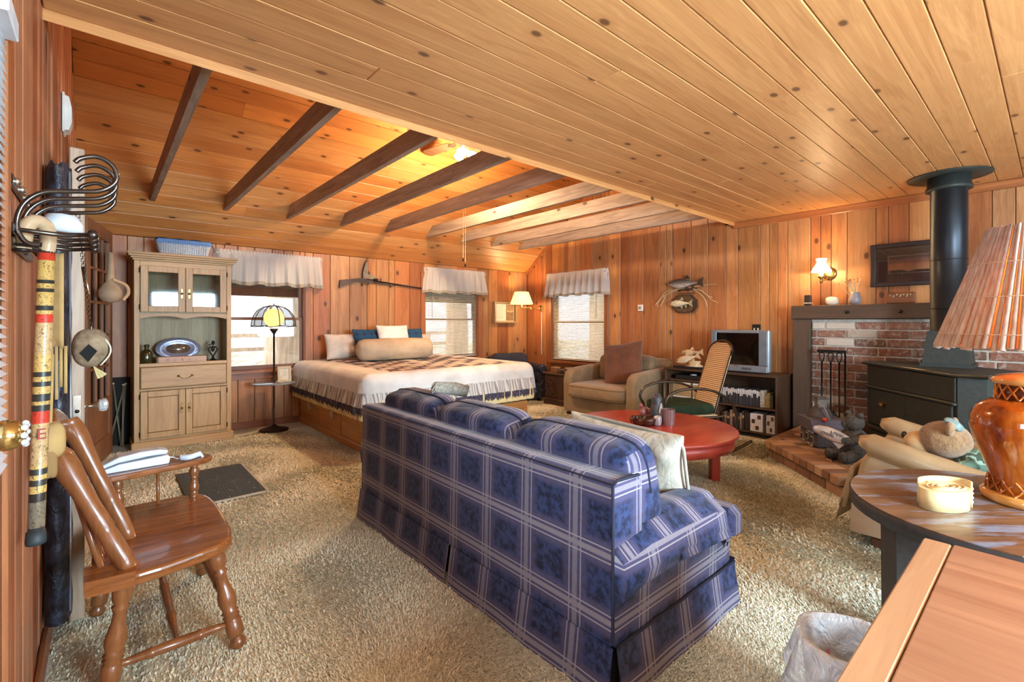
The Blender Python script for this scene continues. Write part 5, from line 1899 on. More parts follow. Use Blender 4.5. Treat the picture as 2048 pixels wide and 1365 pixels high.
t = NT('brown_fur')
co = t.coord()
t.color(t.ramp(t.noise(co, 40, 4, .7), [(.3, lin((122, 88, 54))), (.7, lin((172, 132, 88)))]))
t.bump(t.noise(co, 120, 3, .7), .9, .01)
m_fur = t.set(rough=.95, sheen=.4)
tb = thing('teddy_bear', 'brown teddy bear with green camouflage cap lying in the recliner', 'teddy bear', (3.52, .35, .44))
HX, HY, HZ = 3.50, .40, .655
thd = MB().ball((HX, HY, HZ), (.105, .115, .10), 20, 14).obj('head', m_fur, tb)
MB().lathe([(.062, 0), (.064, .04), (.055, .075), (.04, .095), (0, .10)], 18, (0, 0, 0), M=Matrix.Translation((HX + .0, HY + .075, HZ - .03)) @ Matrix.Rotation(math.radians(-102), 4, 'X') @ Matrix.Rotation(math.radians(0), 4, 'Z')).obj('muzzle', plain('tan_plush', (198, 160, 112), .9), thd)
MB().ball((HX + .0, HY + .175, HZ - .005), (.022, .014, .02), 12, 8).obj('nose', plain('black_nose', (18, 18, 20), .4), thd)
for s in (-1, 1):
    MB().ball((HX + s * .085, HY - .03, HZ + .075), (.035, .02, .04), 12, 8).obj('ear', m_fur, thd)
    MB().ball((HX + s * .045, HY + .085, HZ + .035), .009, 8, 6).obj('eye', plain('black_nose', (18, 18, 20), .4), thd)
t = NT('camo_cloth')
f_ = t.noise(t.coord(), 22, 2, .5)
t.color(t.ramp(f_, [(0, lin((96, 122, 104))), (.45, lin((150, 172, 150))), (.56, lin((70, 84, 66)))], 'CONSTANT'))
m_camo = t.set(rough=.9)
m_cap = plain('pale_camo', (112, 128, 122), .9, var=.4, vscale=40)
MB().lathe([(.0, .004), (.030, .0), (.05, .0), (.048, .006), (.030, .016), (.0, .022)], 14, (0, 0, 0), M=RXYZ((HX - .045, HY - .04, HZ + .095), .7, -.6, 0), sx=.7).obj('cap', m_cap, thd)
MB().ball((HX + .01, HY - .13, HZ - .10), (.08, .10, .07), 16, 10).obj('body', m_camo, tb)
for s in (-1, 1):
    MB().tube([(HX + s * .06, HY - .12, HZ - .09), (HX + s * .10, HY - .05, HZ - .14)], [.034, .03], 10).obj('arm', m_camo, tb)
    MB().tube([(HX + s * .05, HY - .14, HZ - .15), (HX + s * .07, HY + .02, HZ - .18)], [.045, .036], 10).obj('leg', m_fur, tb)
nv = MB().pillow((3.56, .10, .56), .14, .09, .14, .5, 22, 14, RXYZ((0, 0, 0), 0, 0, 0), wob=.02, seed=6)
tag(nv.obj('navy_cushion', plain('navy_cushion_cloth', (34, 36, 62), .9)), 'navy cushion behind the teddy bear in the recliner', 'cushion')

# ================================================================ ornaments on the hearth
HZ0 = .170
hs = thing('log_cabin_ornament', 'dark carved cabin-shaped ornament with pale windows on the hearth', 'ornament', (5.02, 1.42, HZ0))
m_cab = plain('dark_clay', (70, 58, 54), .7, var=.35, vscale=30, bump=.4, bscale=40)
Mh = RZ(math.radians(38), (5.02, 1.42, HZ0))
MB().box(-.17, .17, -.12, .12, .0, .15, .02, Mh).obj('cabin_body', m_cab, hs)
o = MB().prism([(-.20, .15), (.20, .15), (.15, .25), (-.15, .25)], -.15, .15, 'xz', M=Mh).obj('roof', plain('roof_grey', (84, 74, 82), .8, var=.2, vscale=40), hs)
MB().lathe([(.11, .22), (.105, .27), (.07, .33), (.05, .345)], 16, (0, 0, 0), M=Mh @ Matrix.Translation((.03, 0, 0))).obj('dome', m_cab, hs)
MB().box(-.01, .07, -.045, .035, .33, .42, .006, Mh).obj('chimney', plain('chimney_clay', (104, 92, 82), .8, bump=.3), hs)
MB().box(-.025, .085, -.055, .045, .42, .435, .004, Mh).obj('chimney_cap', m_cab, hs)
for k, (a, z) in enumerate(((-.11, .06), (.0, .075), (.11, .05))):
    MB().box(a - .028, a + .028, .119, .126, z - .03, z + .035, .003, Mh).obj('window_frame', plain('ornament_window', (146, 138, 120), .6), hs)
    MB().box(a - .02, a + .02, .124, .129, z - .02, z + .026, .002, Mh).obj('window_hole', plain('ornament_hole', (30, 24, 22), .6), hs)
for k in range(5):
    MB().ball(tuple(Mh @ Vector((-.12 + k * .055, .128, .014 + .006 * (k % 2)))), .016, 8, 6).obj('pebble', plain('ornament_pebble', (150, 130, 104), .7), hs)
MB().box(-.14, -.02, .12, .13, .125, .14, .003, Mh).obj('sign', plain('ornament_sign', (176, 176, 180), .6), hs)
MB().tube([tuple(Mh @ Vector(q)) for q in ((-.13, -.02, .24), (-.10, .02, .36), (-.02, .04, .39))], .006, 6).obj('rope', plain('rope_grey', (120, 108, 104), .9), hs)
MB().ball(tuple(Mh @ Vector((-.16, .04, .26))), (.025, .02, .02), 10, 6).obj('red_bird', plain('red_paint', (190, 58, 40), .5), hs)

bf = thing('bear_figurine', 'dark bear figurine sitting on the hearth holding a lettered fish', 'figurine', (4.66, 1.16, HZ0))
t = NT('dark_carved_fur')
co = t.coord()
t.color(t.ramp(t.noise(co, 50, 4, .7), [(.35, lin((46, 38, 32))), (.7, lin((92, 80, 68)))]))
t.bump(t.noise(co, 70, 3, .7), 1.0, .012)
m_dfur = t.set(rough=.7)
BC = Vector((4.68, 1.13, HZ0))
def bp_(nm, c, r, mat=m_dfur):
    MB().ball(tuple(BC + Vector(c)), r, 18, 12).obj(nm, mat, bf)
bp_('body', (0, 0, .16), (.115, .115, .16))
bp_('head', (-.02, .01, .37), (.085, .085, .08))
MB().lathe([(.045, 0), (.04, .04), (.022, .06), (0, .062)], 14, M=Matrix.Translation(BC + Vector((-.08, .05, .355))) @ Matrix.Rotation(math.radians(-60), 4, 'Z') @ Matrix.Rotation(math.radians(-90), 4, 'X')).obj('snout', m_dfur, bf)
for s in (-1, 1):
    bp_('ear', (-.01 + s * .05, .01 + s * .06, .445), .026)
    MB().tube([BC + Vector((-.06 + s * .05, .05 + s * .06, .08)), BC + Vector((-.15 + s * .03, .10 + s * .06, .05)), BC + Vector((-.19 + s * .03, .11 + s * .06, .06))], [.06, .05, .045], 12).obj('leg', m_dfur, bf)
    bp_('paw', (-.20 + s * .035, .11 + s * .065, .075), (.03, .035, .05))
    MB().tube([BC + Vector((s * .06, s * .08, .25)), BC + Vector((-.08 + s * .04, .07 + s * .06, .20)), BC + Vector((-.12, .09, .21))], [.045, .038, .03], 10).obj('arm', m_dfur, bf)
# the fish it holds, with its lettering
ff = MB()
fdir = Vector((.40, -.62, -.30)).normalized()
fc = BC + Vector((-.145, .115, .235))
side = Vector((-.80, -.56, .10)).normalized()
upv = fdir.cross(side).normalized()
prof = [(-.21, .012), (-.17, .04), (-.10, .06), (0, .062), (.09, .045), (.16, .022), (.20, .016)]
vs, fs = [], []
for s0, r in prof:
    for k in range(10):
        a = 2 * PI * k / 10
        vs.append(fc + fdir * s0 + upv * (math.sin(a) * r) + side * (math.cos(a) * r * .4))
for i in range(len(prof) - 1):
    for k in range(10):
        fs.append((i * 10 + k, i * 10 + (k + 1) % 10, (i + 1) * 10 + (k + 1) % 10, (i + 1) * 10 + k))
fs.append(tuple(range(10)))
fs.append(tuple(range(60, 70))[::-1])
m_pfish = plain('pink_grey_fish', (168, 138, 118), .5, var=.25, vscale=14)
ff.add(vs, fs, True).obj('held_fish', m_pfish, bf)
q = [fc + fdir * .18, fc + fdir * .27 + upv * .05, fc + fdir * .25, fc + fdir * .27 - upv * .05]
MB().add([p + side * .006 for p in q] + [p - side * .006 for p in q], [(0, 1, 2, 3), (7, 6, 5, 4), (0, 4, 5, 1), (1, 5, 6, 2), (2, 6, 7, 3), (3, 7, 4, 0)]).obj('held_fish_tail', m_pfish, bf)
q = [fc - fdir * .02 + upv * .058, fc + fdir * .05 + upv * .10, fc + fdir * .08 + upv * .045]
MB().add([p + side * .005 for p in q] + [p - side * .005 for p in q], [(0, 1, 2), (5, 4, 3), (0, 3, 4, 1), (1, 4, 5, 2), (2, 5, 3, 0)]).obj('held_fish_fin', m_pfish, bf)
m_ink = plain('black_ink', (20, 18, 18), .6)
def lett(s, off, size, up):
    o = fc + fdir * off + side * .028 + upv * up
    M = Matrix(((fdir.x, upv.x, side.x, o.x - BC.x + (BC.x - 4.66)), (fdir.y, upv.y, side.y, o.y - 1.16), (fdir.z, upv.z, side.z, o.z - HZ0), (0, 0, 0, 1)))
    text_mesh(s, size, m_ink, 'lettering', bf, M)
bf.scale = (.86, .86, .86)
bf.location = (4.60, 1.09, HZ0)
lett('Gone', -.09, .05, .016)
lett('Fishin', -.015, .05, -.02)

# ================================================================ round end table
t = NT('worn_plank_top')
co = t.coord()
rnd = t.add('ShaderNodeObjectInfo').outputs['Random']
p = t.vmath('ADD', co, t.comb(t.math('MULTIPLY', rnd, 7), t.math('MULTIPLY', rnd, 13), 0.0))
p = t.mapping(p, rot=(0, 0, math.radians(41)))
g = t.noise(t.mapping(p, (3, 40, 3)), 1, 4, .6)
wd = t.ramp(g, [(.3, lin((92, 62, 42))), (.7, lin((134, 96, 68)))])
wear = t.ramp(t.noise(t.mapping(p, (4, 16, 3)), 1, 5, .65), [(.50, (0, 0, 0, 1)), (.60, (1, 1, 1, 1))])
t.color(t.mix(t.math('MULTIPLY', wear, .75), wd, lin((136, 150, 172))))
m_ptop = t.set(rough=.35, coat=.15)
m_pdark = plain('charcoal_paint', (52, 46, 44), .6, var=.25, vscale=40, bump=.2)
et = thing('round_end_table', 'dark round end table with worn plank top under the amber lamp', 'table', (2.64, .11, 0))
TR, TZ = .505, .580
ys = [-.505, -.36, -.19, -.02, .14, .29, .41, .505]
def chord(y0, y1, r):
    n = 14
    a = [(math.sqrt(max(0, r * r - yy * yy)), yy) for yy in [y0 + (y1 - y0) * i / n for i in range(n + 1)]]
    return a + [(-x, y) for x, y in a[::-1]]
for y0, y1 in zip(ys[:-1], ys[1:]):
    ca_, sa_ = .755, -.655
    pl = [(2.64 + x * ca_ - y * sa_, .11 + x * sa_ + y * ca_) for x, y in chord(y0 + .0012, y1 - .0012, TR)]
    cl = [pl[0]]
    for q_ in pl[1:]:
        if math.hypot(q_[0] - cl[-1][0], q_[1] - cl[-1][1]) > 1e-4:
            cl.append(q_)
    if math.hypot(cl[0][0] - cl[-1][0], cl[0][1] - cl[-1][1]) < 1e-4:
        cl.pop()
    MB().prism(cl, TZ - .02, TZ, 'xy').obj('plank', m_ptop, et)
MB().lathe([(TR - .03, TZ - .055), (TR + .004, TZ - .055), (TR + .006, TZ - .004), (TR + .001, TZ - .003), (TR + .0005, TZ - .021), (TR - .03, TZ - .021)], 64, (2.64, .11, 0)).obj('rim', m_pdark, et)
MB().lathe([(0, TZ - .03), (TR - .02, TZ - .03), (TR - .02, TZ - .022), (0, TZ - .022)], 40, (2.64, .11, 0)).obj('under_board', m_pdark, et)
for k, a in enumerate((2.15, 3.72, 5.29, .58)):
    x, y = 2.64 + .36 * math.cos(a), .11 + .36 * math.sin(a)
    M = RZ(a, (x, y, 0))
    MB().prism([(-.04, 0), (.04, 0), (.045, TZ - .031), (-.045, TZ - .031)], -.065, .065, 'xz', M=M).obj('leg', m_pdark, et)

# ---- amber lamp
LX, LY = 2.80, .055
lm = thing('table_lamp', 'large amber glazed jar lamp with reed shade on the round table', 'table lamp', (LX, LY, TZ))
t = NT('amber_glaze')
co = t.coord()
f_ = t.noise(t.mapping(co, (14, 14, 2.2)), 1, 4, .6)
t.color(t.ramp(f_, [(.3, lin((106, 40, 12))), (.5, lin((176, 84, 20))), (.72, lin((222, 140, 48)))]))
m_amb = t.set(rough=.10, coat=.9)
t = NT('amber_glaze_pale')
t.color(t.ramp(t.noise(t.coord(), 9, 3), [(.3, lin((196, 128, 56))), (.7, lin((228, 170, 96)))]))
m_ambl = t.set(rough=.12, coat=.8)
b0 = TZ + .001
MB().lathe([(.150, b0), (.158, b0 + .012), (.158, b0 + .03), (.146, b0 + .038)], 40, (LX, LY, 0)).obj('foot_ring', m_ambl, lm)
MB().lathe([(.135, b0 + .036), (.128, b0 + .09), (.13, b0 + .10), (.15, b0 + .16), (.176, b0 + .23), (.19, b0 + .29), (.188, b0 + .335), (.17, b0 + .375), (.135, b0 + .402), (.11, b0 + .41)], 48, (LX, LY, 0)).obj('jar_body', m_amb, lm)
def lattice(r0, z0, r1, z1, nm, n=18):
    mb = MB()
    for k in range(n):
        for s in (-1, 1):
            pts = []
            for i in range(4):
                u = i / 3
                a = 2 * PI * (k + s * u) / n
                r = r0 + (r1 - r0) * u + .004
                pts.append((LX + r * math.cos(a), LY + r * math.sin(a), z0 + (z1 - z0) * u))
            mb.tube(pts, .004, 5)
    tag(mb.obj(nm, m_amb, lm), kind='stuff')
lattice(.137, b0 + .04, .129, b0 + .092, 'base_lattice')
MB().lathe([(.108, b0 + .408), (.104, b0 + .47)], 40, (LX, LY, 0)).obj('neck', plain('amber_dark', (110, 50, 18), .2, coat=.6), lm)
lattice(.110, b0 + .412, .106, b0 + .468, 'neck_lattice')
MB().lathe([(.104, b0 + .466), (.125, b0 + .476), (.128, b0 + .488), (.11, b0 + .502), (.05, b0 + .515), (.0, b0 + .517)], 40, (LX, LY, 0)).obj('lid', m_ambl, lm)
MB().lathe([(.012, b0 + .513), (.014, b0 + .522), (.03, b0 + .535), (.03, b0 + .552), (.01, b0 + .562), (.009, b0 + .66)], 20, (LX, LY, 0)).obj('knob', m_ambl, lm)
z0_, z1_ = 1.195, 1.680
t = NT('reed_shade')
m_reed = None
co = t.coord()
t.color(t.ramp(t.noise(t.mapping(co, (60, 60, 8)), 1, 3), [(.3, lin((196, 162, 140))), (.7, lin((240, 222, 208)))]))
tl = t.add('ShaderNodeBsdfTranslucent')
tl.inputs[0].default_value = lin((190, 110, 60))
mx = t.add('ShaderNodeMixShader')
mx.inputs[0].default_value = .3
t.link(t.b.outputs[0], mx.inputs[1]); t.link(tl.outputs[0], mx.inputs[2]); t.link(mx.outputs[0], t.out.inputs[0])
t.set(rough=.7)
m_reed = t.m
Rb, Rt = .292, .135
NR = 72
for k in range(NR):
    a = 2 * PI * k / NR
    r_ = .0085 if k % 3 else .0098
    w = 1 + (.008 if k % 2 else -.006)
    MB().tube([(LX + Rb * w * math.cos(a), LY + Rb * w * math.sin(a), z0_ + .006 * math.sin(k * 1.7)), (LX + Rt * w * math.cos(a), LY + Rt * w * math.sin(a), z1_ + .004 * math.sin(k * 2.3))], [r_ * 1.12, r_ * .62], 6).obj('reed', m_reed, lm)
MB().lathe([(Rb - .012, z0_ + .01), (Rt - .010, z1_ - .01)], 60, (LX, LY, 0)).obj('shade_lining', sheer('shade_lining_cloth', (150, 92, 54), .4), lm)
mb = MB()
for z in (.12, .42, .70):
    rr_ = Rb + (Rt - Rb) * z
    mb.tube(arc((LX, LY, z0_ + (z1_ - z0_) * z), rr_ + .011, 0, 2 * PI, 60, 'xy')[:-1], .0016, 4, closed=True)
tag(mb.obj('binding_thread', plain('thread', (220, 190, 160), .8), lm), kind='stuff')
MB().ball((LX, LY, 1.36), (.03, .03, .045), 12, 8).obj('bulb', emit('lamp_bulb', (255, 220, 160), 10), lm)
light('table_lamp_light', 'POINT', (LX, LY, 1.42), 16, (1, .58, .24), .05)

# ---- carved scroll box
sb = thing('scroll_box', 'pale carved oval wooden box with spiral lid on the round table', 'box', (2.47, .285, TZ))
m_pale = wood('pale_basswood', (236, 212, 158), (214, 182, 122), 'z', 1.5, var=.02, rough=.5)
Ms = RZ(math.radians(-28), (2.475, .285, TZ + .001))
MB().prism([(.098 * math.cos(a), .060 * math.sin(a)) for a in [2 * PI * i / 48 for i in range(48)]], 0, .078, 'xy', True, M=Ms).obj('box_body', m_pale, sb)
pts = []
for i in range(110):
    a = i / 110 * 6.6 * PI
    r = .018 + .070 * i / 110
    pts.append(tuple(Ms @ Vector((r * math.cos(a), r * .60 * math.sin(a), .080))))
MB().tube(pts, .0042, 5).obj('spiral_ridge', m_pale, sb)
def wrap(u, v):
    a = -.5 + 2.6 * u
    return tuple(Ms @ Vector((.108 * math.cos(a), .069 * math.sin(a), .0 + .100 * v)))
o = MB().grid(wrap, 28, 3).obj('outer_band', m_pale, sb)
md = o.modifiers.new('thick', 'SOLIDIFY'); md.thickness = .006
for k in range(4):
    MB().box(.10, .108, -.03, .02, .014 + k * .017, .026 + k * .017, .003, Ms).obj('finger_joint', m_pale, sb)

# ================================================================ foreground chest
ch = thing('wooden_chest', 'reddish wooden chest top in the near right corner', 'chest', (1.35, -.15, 0))
m_ch = wood('cherry_top', (178, 130, 98), (144, 96, 70), 'y', 1.0, var=.04, rough=.35, grain=.5)
m_chx = wood('cherry_edge_band', (196, 154, 116), (170, 124, 90), 'x', 1.0, var=.03, rough=.35, grain=.5)
Bx(.80, 1.875, .199, .262, .622, .650, .004).obj('edge_board', m_chx, ch)
Bx(.80, 1.880, -.10, .1965, .622, .650, .003).obj('top_board', m_ch, ch)
Bx(.80, 1.880, -.42, -.103, .622, .650, .003).obj('top_board', m_ch, ch)
Bx(.83, 1.84, -.40, .235, .05, .621, .004).obj('body', m_ch, ch)
Bx(.86, 1.82, -.38, .21, 0, .05).obj('plinth', m_dark, ch)

# ================================================================ wastebasket
wbk = thing('wastebasket', 'wastebasket lined with a white plastic bag beside the chest', 'wastebasket', (1.78, .43, 0))
WXc, WYc = 1.775, .425
MB().lathe([(.10, .002), (.105, .01), (.135, .30), (.13, .30), (.10, .015), (0, .012)], 32, (WXc, WYc, 0)).obj('bin', plain('tan_bin', (176, 148, 104), .6), wbk)
t = NT('plastic_bag')
tr = t.add('ShaderNodeBsdfTransparent')
t.color(lin((226, 228, 232)))
t.b.inputs['Roughness'].default_value = .25
mx = t.add('ShaderNodeMixShader')
n_ = t.noise(t.coord(), 18, 3)
t.link(t.ramp(n_, [(.3, (.6, .6, .6, 1)), (.7, (.92, .92, .92, 1))]), mx.inputs[0])
t.link(tr.outputs[0], mx.inputs[1]); t.link(t.b.outputs[0], mx.inputs[2]); t.link(mx.outputs[0], t.out.inputs[0])
t.bump(t.noise(t.coord(), 14, 3, .6, 1), .8, .03)
m_bag = t.m
def bag(u, v):
    a = 2 * PI * u
    w = .010 * math.sin(a * 7) + .007 * math.sin(a * 13 + 1)
    if v < .45:
        k = v / .45
        r, z = .085 + (.132 - .085) * k + w * (1 - k) * .8, .10 + .215 * k
    else:
        k = (v - .45) / .55
        r, z = .142 + .02 * k + w * k * 1.4 + (.05 * k if 2.2 < a < 3.6 else 0), .318 - .14 * k - .04 * k * math.sin(a * 3)
    return (WXc + r * math.cos(a), WYc + r * math.sin(a), z)
MB().grid(bag, 80, 14).obj('bag', m_bag, wbk)
mb = MB()
for k in range(5):
    mb.box(WXc - .09 - .002 * k, WXc - .075, WYc + .09 - k * .012, WYc + .10 - k * .012, .24 - k * .008, .262 - k * .006, .001)
mb = MB().add([(WXc + .02 + .1 * math.cos(2.5 + .09 * i), WYc + .1 * math.sin(2.5 + .09 * i) * 1.05, .315 - .018 * (i % 3) - .008 * i) for i in range(7)], [(0, 1, 2), (2, 3, 4), (4, 5, 6)])
mb.obj('red_print', plain('bag_print', (196, 80, 110), .5), wbk)
# ================================================================ doors on the left
m_dw = wood('door_wood', (150, 104, 74), (108, 70, 48), 'z', 1.0, var=.04, rough=.5)
m_dw2 = wood('old_door_wood', (196, 168, 142), (150, 118, 92), 'z', 1.0, var=.03, rough=.5)
m_cry = plain('cut_glass_knob', (206, 208, 206), .06, .2, .9, var=.25, vscale=60, coat=.8)
m_chrome = plain('bright_steel', (196, 190, 176), .18, .95)
d1 = holder('door_1', (XL, .96, 0), 'wooden entry door with brass knob at the left edge')
for y0, y1, z0, z1 in ((D1[0] + .01, D1[0] + .12, .01, 2.01), (D1[1] - .12, D1[1] - .01, .01, 2.01), (D1[0] + .12, D1[1] - .12, .01, 1.05), (D1[0] + .12, D1[1] - .12, 1.88, 2.01)):
    Bx(XL - .05, XL - .008, y0, y1, z0, z1, .004).obj('door_board', m_dw, d1)
Bx(XL - .008, XL - .003, D1[0] + .12, D1[1] - .12, .14, .92, .003).obj('door_panel', m_dw, d1)
Bx(XL - .032, XL - .028, D1[0] + .118, D1[1] - .118, 1.048, 1.882).obj('pane', m_pane, d1)  # glass put into the door to let the daylight lamp through
kn = MB().lathe([(.0, .075), (.012, .074), (.026, .062), (.030, .045), (.024, .028), (.012, .02), (.012, .0), (.03, .0)][::-1], 20, (XL - .007, 1.305, 1.085), 'x')
kn.obj('door_knob', plain('polished_brass', (206, 176, 112), .15, .95), d1)
mb = MB()
for k in range(8):
    a = 2 * PI * k / 8
    mb.ball((XL + .066, 1.305 + .020 * math.cos(a), 1.085 + .020 * math.sin(a)), .006, 8, 5)
tag(mb.obj('knob_beading', m_cry, d1), kind='stuff')
for y0, y1 in ((D1[0] - .07, D1[0] + .008), (D1[1] - .008, D1[1] + .055)):
    struct(Bx(XL - .001, XL + .016, y0, y1, 0, 2.09, .004).obj('trim_3', m_trimz), 'upright casing of the entry door')
# sidelight with its blind beside the entry door
w7 = holder('window_6', (XL, 1.52, .95), 'narrow blinded sidelight at the left edge')
mb = MB()
mb.box(XL - .12, XL - .01, W4[0], W4[0] + .015, W4[2], W4[3], .002)
mb.box(XL - .12, XL - .01, W4[1] - .015, W4[1], W4[2], W4[3], .002)
mb.box(XL - .12, XL - .01, W4[0] + .015, W4[1] - .015, W4[2], W4[2] + .015, .002)
mb.box(XL - .12, XL - .01, W4[0] + .015, W4[1] - .015, W4[3] - .015, W4[3], .002)
mb.obj('jamb', plain('white_jamb', (200, 204, 210), .4), w7)
Bx(XL - .09, XL - .086, W4[0] + .015, W4[1] - .015, W4[2] + .015, W4[3] - .015).obj('pane', m_pane, w7)
struct(Bx(XL - .001, XL + .012, W4[1] - .002, W4[1] + .05, .02, 2.06, .003).obj('trim_4', m_trimz), 'upright casing beside the sidelight')
bl = thing('sidelight_blind', 'white slatted blind at the left edge of the room', 'blind', (XL, 1.52, 1.97))
Bx(XL - .002, XL + .030, W4[0] - .0, W4[1] - .006, 1.955, 2.0, .003).obj('headrail', plain('white_metal', (222, 226, 232), .35), bl)
mb = MB()
z = 1.945
while z > .96:
    mb.add([(XL - .006, W4[0], z + .008), (XL - .006, W4[1] - .01, z + .008), (XL + .012, W4[1] - .01, z - .008), (XL + .012, W4[0], z - .008)], [(0, 1, 2, 3)], False)
    z -= .021
tag(mb.obj('slats', plain('white_metal', (222, 226, 232), .35), bl), kind='stuff')

def french_door(n, p0, p1, h, th, label, mat, rows=5, cols=2, rail=.55):
    """p0 = free edge, p1 = hinge edge (plan), opened"""
    ang = math.atan2(p1[1] - p0[1], p1[0] - p0[0])
    wdt = math.hypot(p1[0] - p0[0], p1[1] - p0[1])
    d = holder('door_%d' % n, (p0[0], p0[1], 0), label)
    d.rotation_euler = (0, 0, ang)
    def a(nm, x0, x1, z0, z1, m=mat, t0=-th / 2, t1=th / 2, ch=.004):
        return MB().box(x0, x1, t0, t1, z0, z1, ch).obj(nm, m, d, world=False)
    a('stile', 0, .105, .01, h)
    a('stile', wdt - .105, wdt, .01, h)
    a('rail', .105, wdt - .105, h - .12, h)
    a('rail', .105, wdt - .105, rail - .02, rail + .09)
    a('rail', .105, wdt - .105, .01, .22)
    a('panel', .105, wdt - .105, .22, rail - .02, t0=-th * .25, t1=th * .25)
    z0, z1 = rail + .09, h - .12
    for c in range(1, cols):
        x = .105 + (wdt - .21) * c / cols
        a('muntin', x - .012, x + .012, z0, z1, t0=-th * .4, t1=th * .4)
    for r in range(1, rows):
        z = z0 + (z1 - z0) * r / rows
        for c in range(cols):
            xa = .105 + (wdt - .21) * c / cols + (.012 if c else 0)
            xb = .105 + (wdt - .21) * (c + 1) / cols - (.012 if c < cols - 1 else 0)
            a('muntin', xa, xb, z - .011, z + .011, t0=-th * .4, t1=th * .4)
    for r in range(rows):
        for c in range(cols):
            xa = .105 + (wdt - .21) * c / cols + .012
            xb = .105 + (wdt - .21) * (c + 1) / cols - .012
            za, zb = z0 + (z1 - z0) * r / rows + .011, z0 + (z1 - z0) * (r + 1) / rows - .011
            MB().box(xa - .002, xb + .002, -.002, .002, za - .002, zb + .002).obj('pane', m_pane, d, world=False)
    return d, a
d2, a2 = french_door(2, (-.083, 2.772), (-.145, 3.56), 2.055, .050, 'open french door seen edge on near the left wall', m_dw2)
lp2 = a2('latch_plate', -.003, .001, .855, .985, m_chrome, -.014, .014, .001)
MB().lathe([(0, 0), (.008, 0), (.008, .003), (0, .003)], 12, (-.0055, 0, .915), 'x').obj('latch_bolt', m_dark, lp2, world=False)
for s in (1, -1):
    mb = MB().tube([(.055, s * .025, .925), (.055, s * .075, .925)], .007, 8)
    mb.lathe([(.02, s * .0255), (.018, s * .031)], 14, (.055, 0, .925), 'y')
    ks_ = mb.obj('knob_stem', m_chrome, d2, world=False)
    N = 12
    MB().lathe([(.012, s * .07), (.026, s * .076), (.030, s * .09), (.027, s * .102), (.014, s * .108), (0, s * .109)], N, (.055, 0, .925), 'y', smooth=False).obj('glass_knob', m_cry, ks_, world=False)
d3, a3 = french_door(3, (-.115, 5.30), (.056, 6.14), 2.19, .04, 'open french door in the far left corner', m_dw, 5, 3, .5)
# gourd hung on the far door
gd = thing('hanging_gourd', 'pale round gourd hung on the far french door', 'gourd', (.04, 5.50, 1.70))
MB().lathe([(.0, 1.47), (.06, 1.485), (.085, 1.53), (.085, 1.58), (.06, 1.63), (.035, 1.66), (.03, 1.70), (.022, 1.80), (.02, 1.92)], 20, (.055, 5.50, 0)).obj('body', plain('gourd_tan', (170, 146, 118), .7, var=.2, vscale=10), gd)
MB().tube(smooth_path([(.07, 5.47, 1.68), (.16, 5.47, 1.63), (.175, 5.47, 1.56), (.14, 5.47, 1.50)], 5), .014, 8).obj('handle', plain('gourd_pale', (200, 164, 124), .7), gd)

# ================================================================ coat rack and what hangs on it
cr = thing('coat_rack', 'dark wrought metal coat rack with curling double hooks on the left wall', 'coat rack', (XL, 1.95, 1.6))
m_wr = plain('wrought_steel', (92, 84, 78), .22, .9, var=.25, vscale=14)
HY_ = [1.72, 1.82, 1.93, 2.05]
for z in (1.50, 1.535, 1.655):
    MB().box(XL + .001, XL + .012, 1.68, 2.12, z - .012, z + .012, .002).obj('rail', m_wr, cr)
for k, y in enumerate(HY_):
    pts = smooth_path([(XL + .06, y, 1.500), (XL + .030, y, 1.505), (XL + .014, y, 1.545), (XL + .026, y, 1.60), (XL + .062, y, 1.637), (XL + .12, y, 1.650), (XL + .175, y, 1.662), (XL + .207, y, 1.695), (XL + .200, y, 1.735), (XL + .168, y, 1.753), (XL + .135, y, 1.742), (XL + .122, y, 1.728)], 6)
    MB().tube(pts, .0062, 8).obj('hook', m_wr, cr)
    pg_ = MB().tube([(XL + .012, y, 1.535), (XL + .10, y, 1.530), (XL + .15, y, 1.537)], .006, 8).obj('peg', m_wr, cr)
    MB().ball((XL + .158, y, 1.538), .014, 12, 8).obj('peg_ball', m_wr, pg_)
    for z in (1.655,):
        MB().ball((XL + .014, y, z), .011, 10, 6).obj('rivet', m_chrome, cr)
wc = thing('white_sun_hat', 'white hat hooked behind the coat rack rods', 'cap', (XL + .07, 2.0, 1.58))
MB().lathe([(.05, 1.575), (.048, 1.60), (.035, 1.625), (0, 1.632)], 18, (XL + .085, 1.985, 0)).obj('crown', plain('cap_white', (206, 210, 216), .7), wc)
# carved walking stick
t = NT('painted_stick')
co = t.coord()
z_ = t.sep(co)[2]
K = (0, 0, 0, 1)
def srgb(r, g, b): return lin((r, g, b))
tan1, tan2, blk, red = srgb(206, 168, 96), srgb(196, 160, 110), srgb(52, 52, 46), srgb(206, 62, 42)
st_ = [(0, srgb(40, 48, 52)), (.05, srgb(120, 110, 92)), (.13, srgb(40, 40, 38)), (.16, tan1), (.18, blk), (.20, tan1), (.215, blk), (.235, tan1), (.25, tan2), (.38, red), (.42, blk), (.44, tan1), (.452, blk), (.475, tan1), (.50, blk), (.515, tan1), (.53, blk), (.545, tan1), (.60, tan2), (.70, red), (.73, tan1), (.74, blk), (.755, tan1), (.80, blk), (.812, tan1), (.825, blk), (.838, tan1), (.90, red), (.925, blk), (.945, srgb(190, 170, 140))]
st_ = st_[:32]
base = t.ramp(t.math('DIVIDE', t.math('ADD', z_, .0), .86), st_, 'CONSTANT')
ln_ = t.noise(t.mapping(co, (60, 60, 34)), 1, 2, .5, 2.0)
ln_ = t.math('LESS_THAN', t.math('ABSOLUTE', t.math('SUBTRACT', ln_, .5)), .018)
t.color(t.mix(t.math('MULTIPLY', ln_, .8), base, lin((60, 44, 30))))
m_stick = t.set(rough=.35, coat=.2)
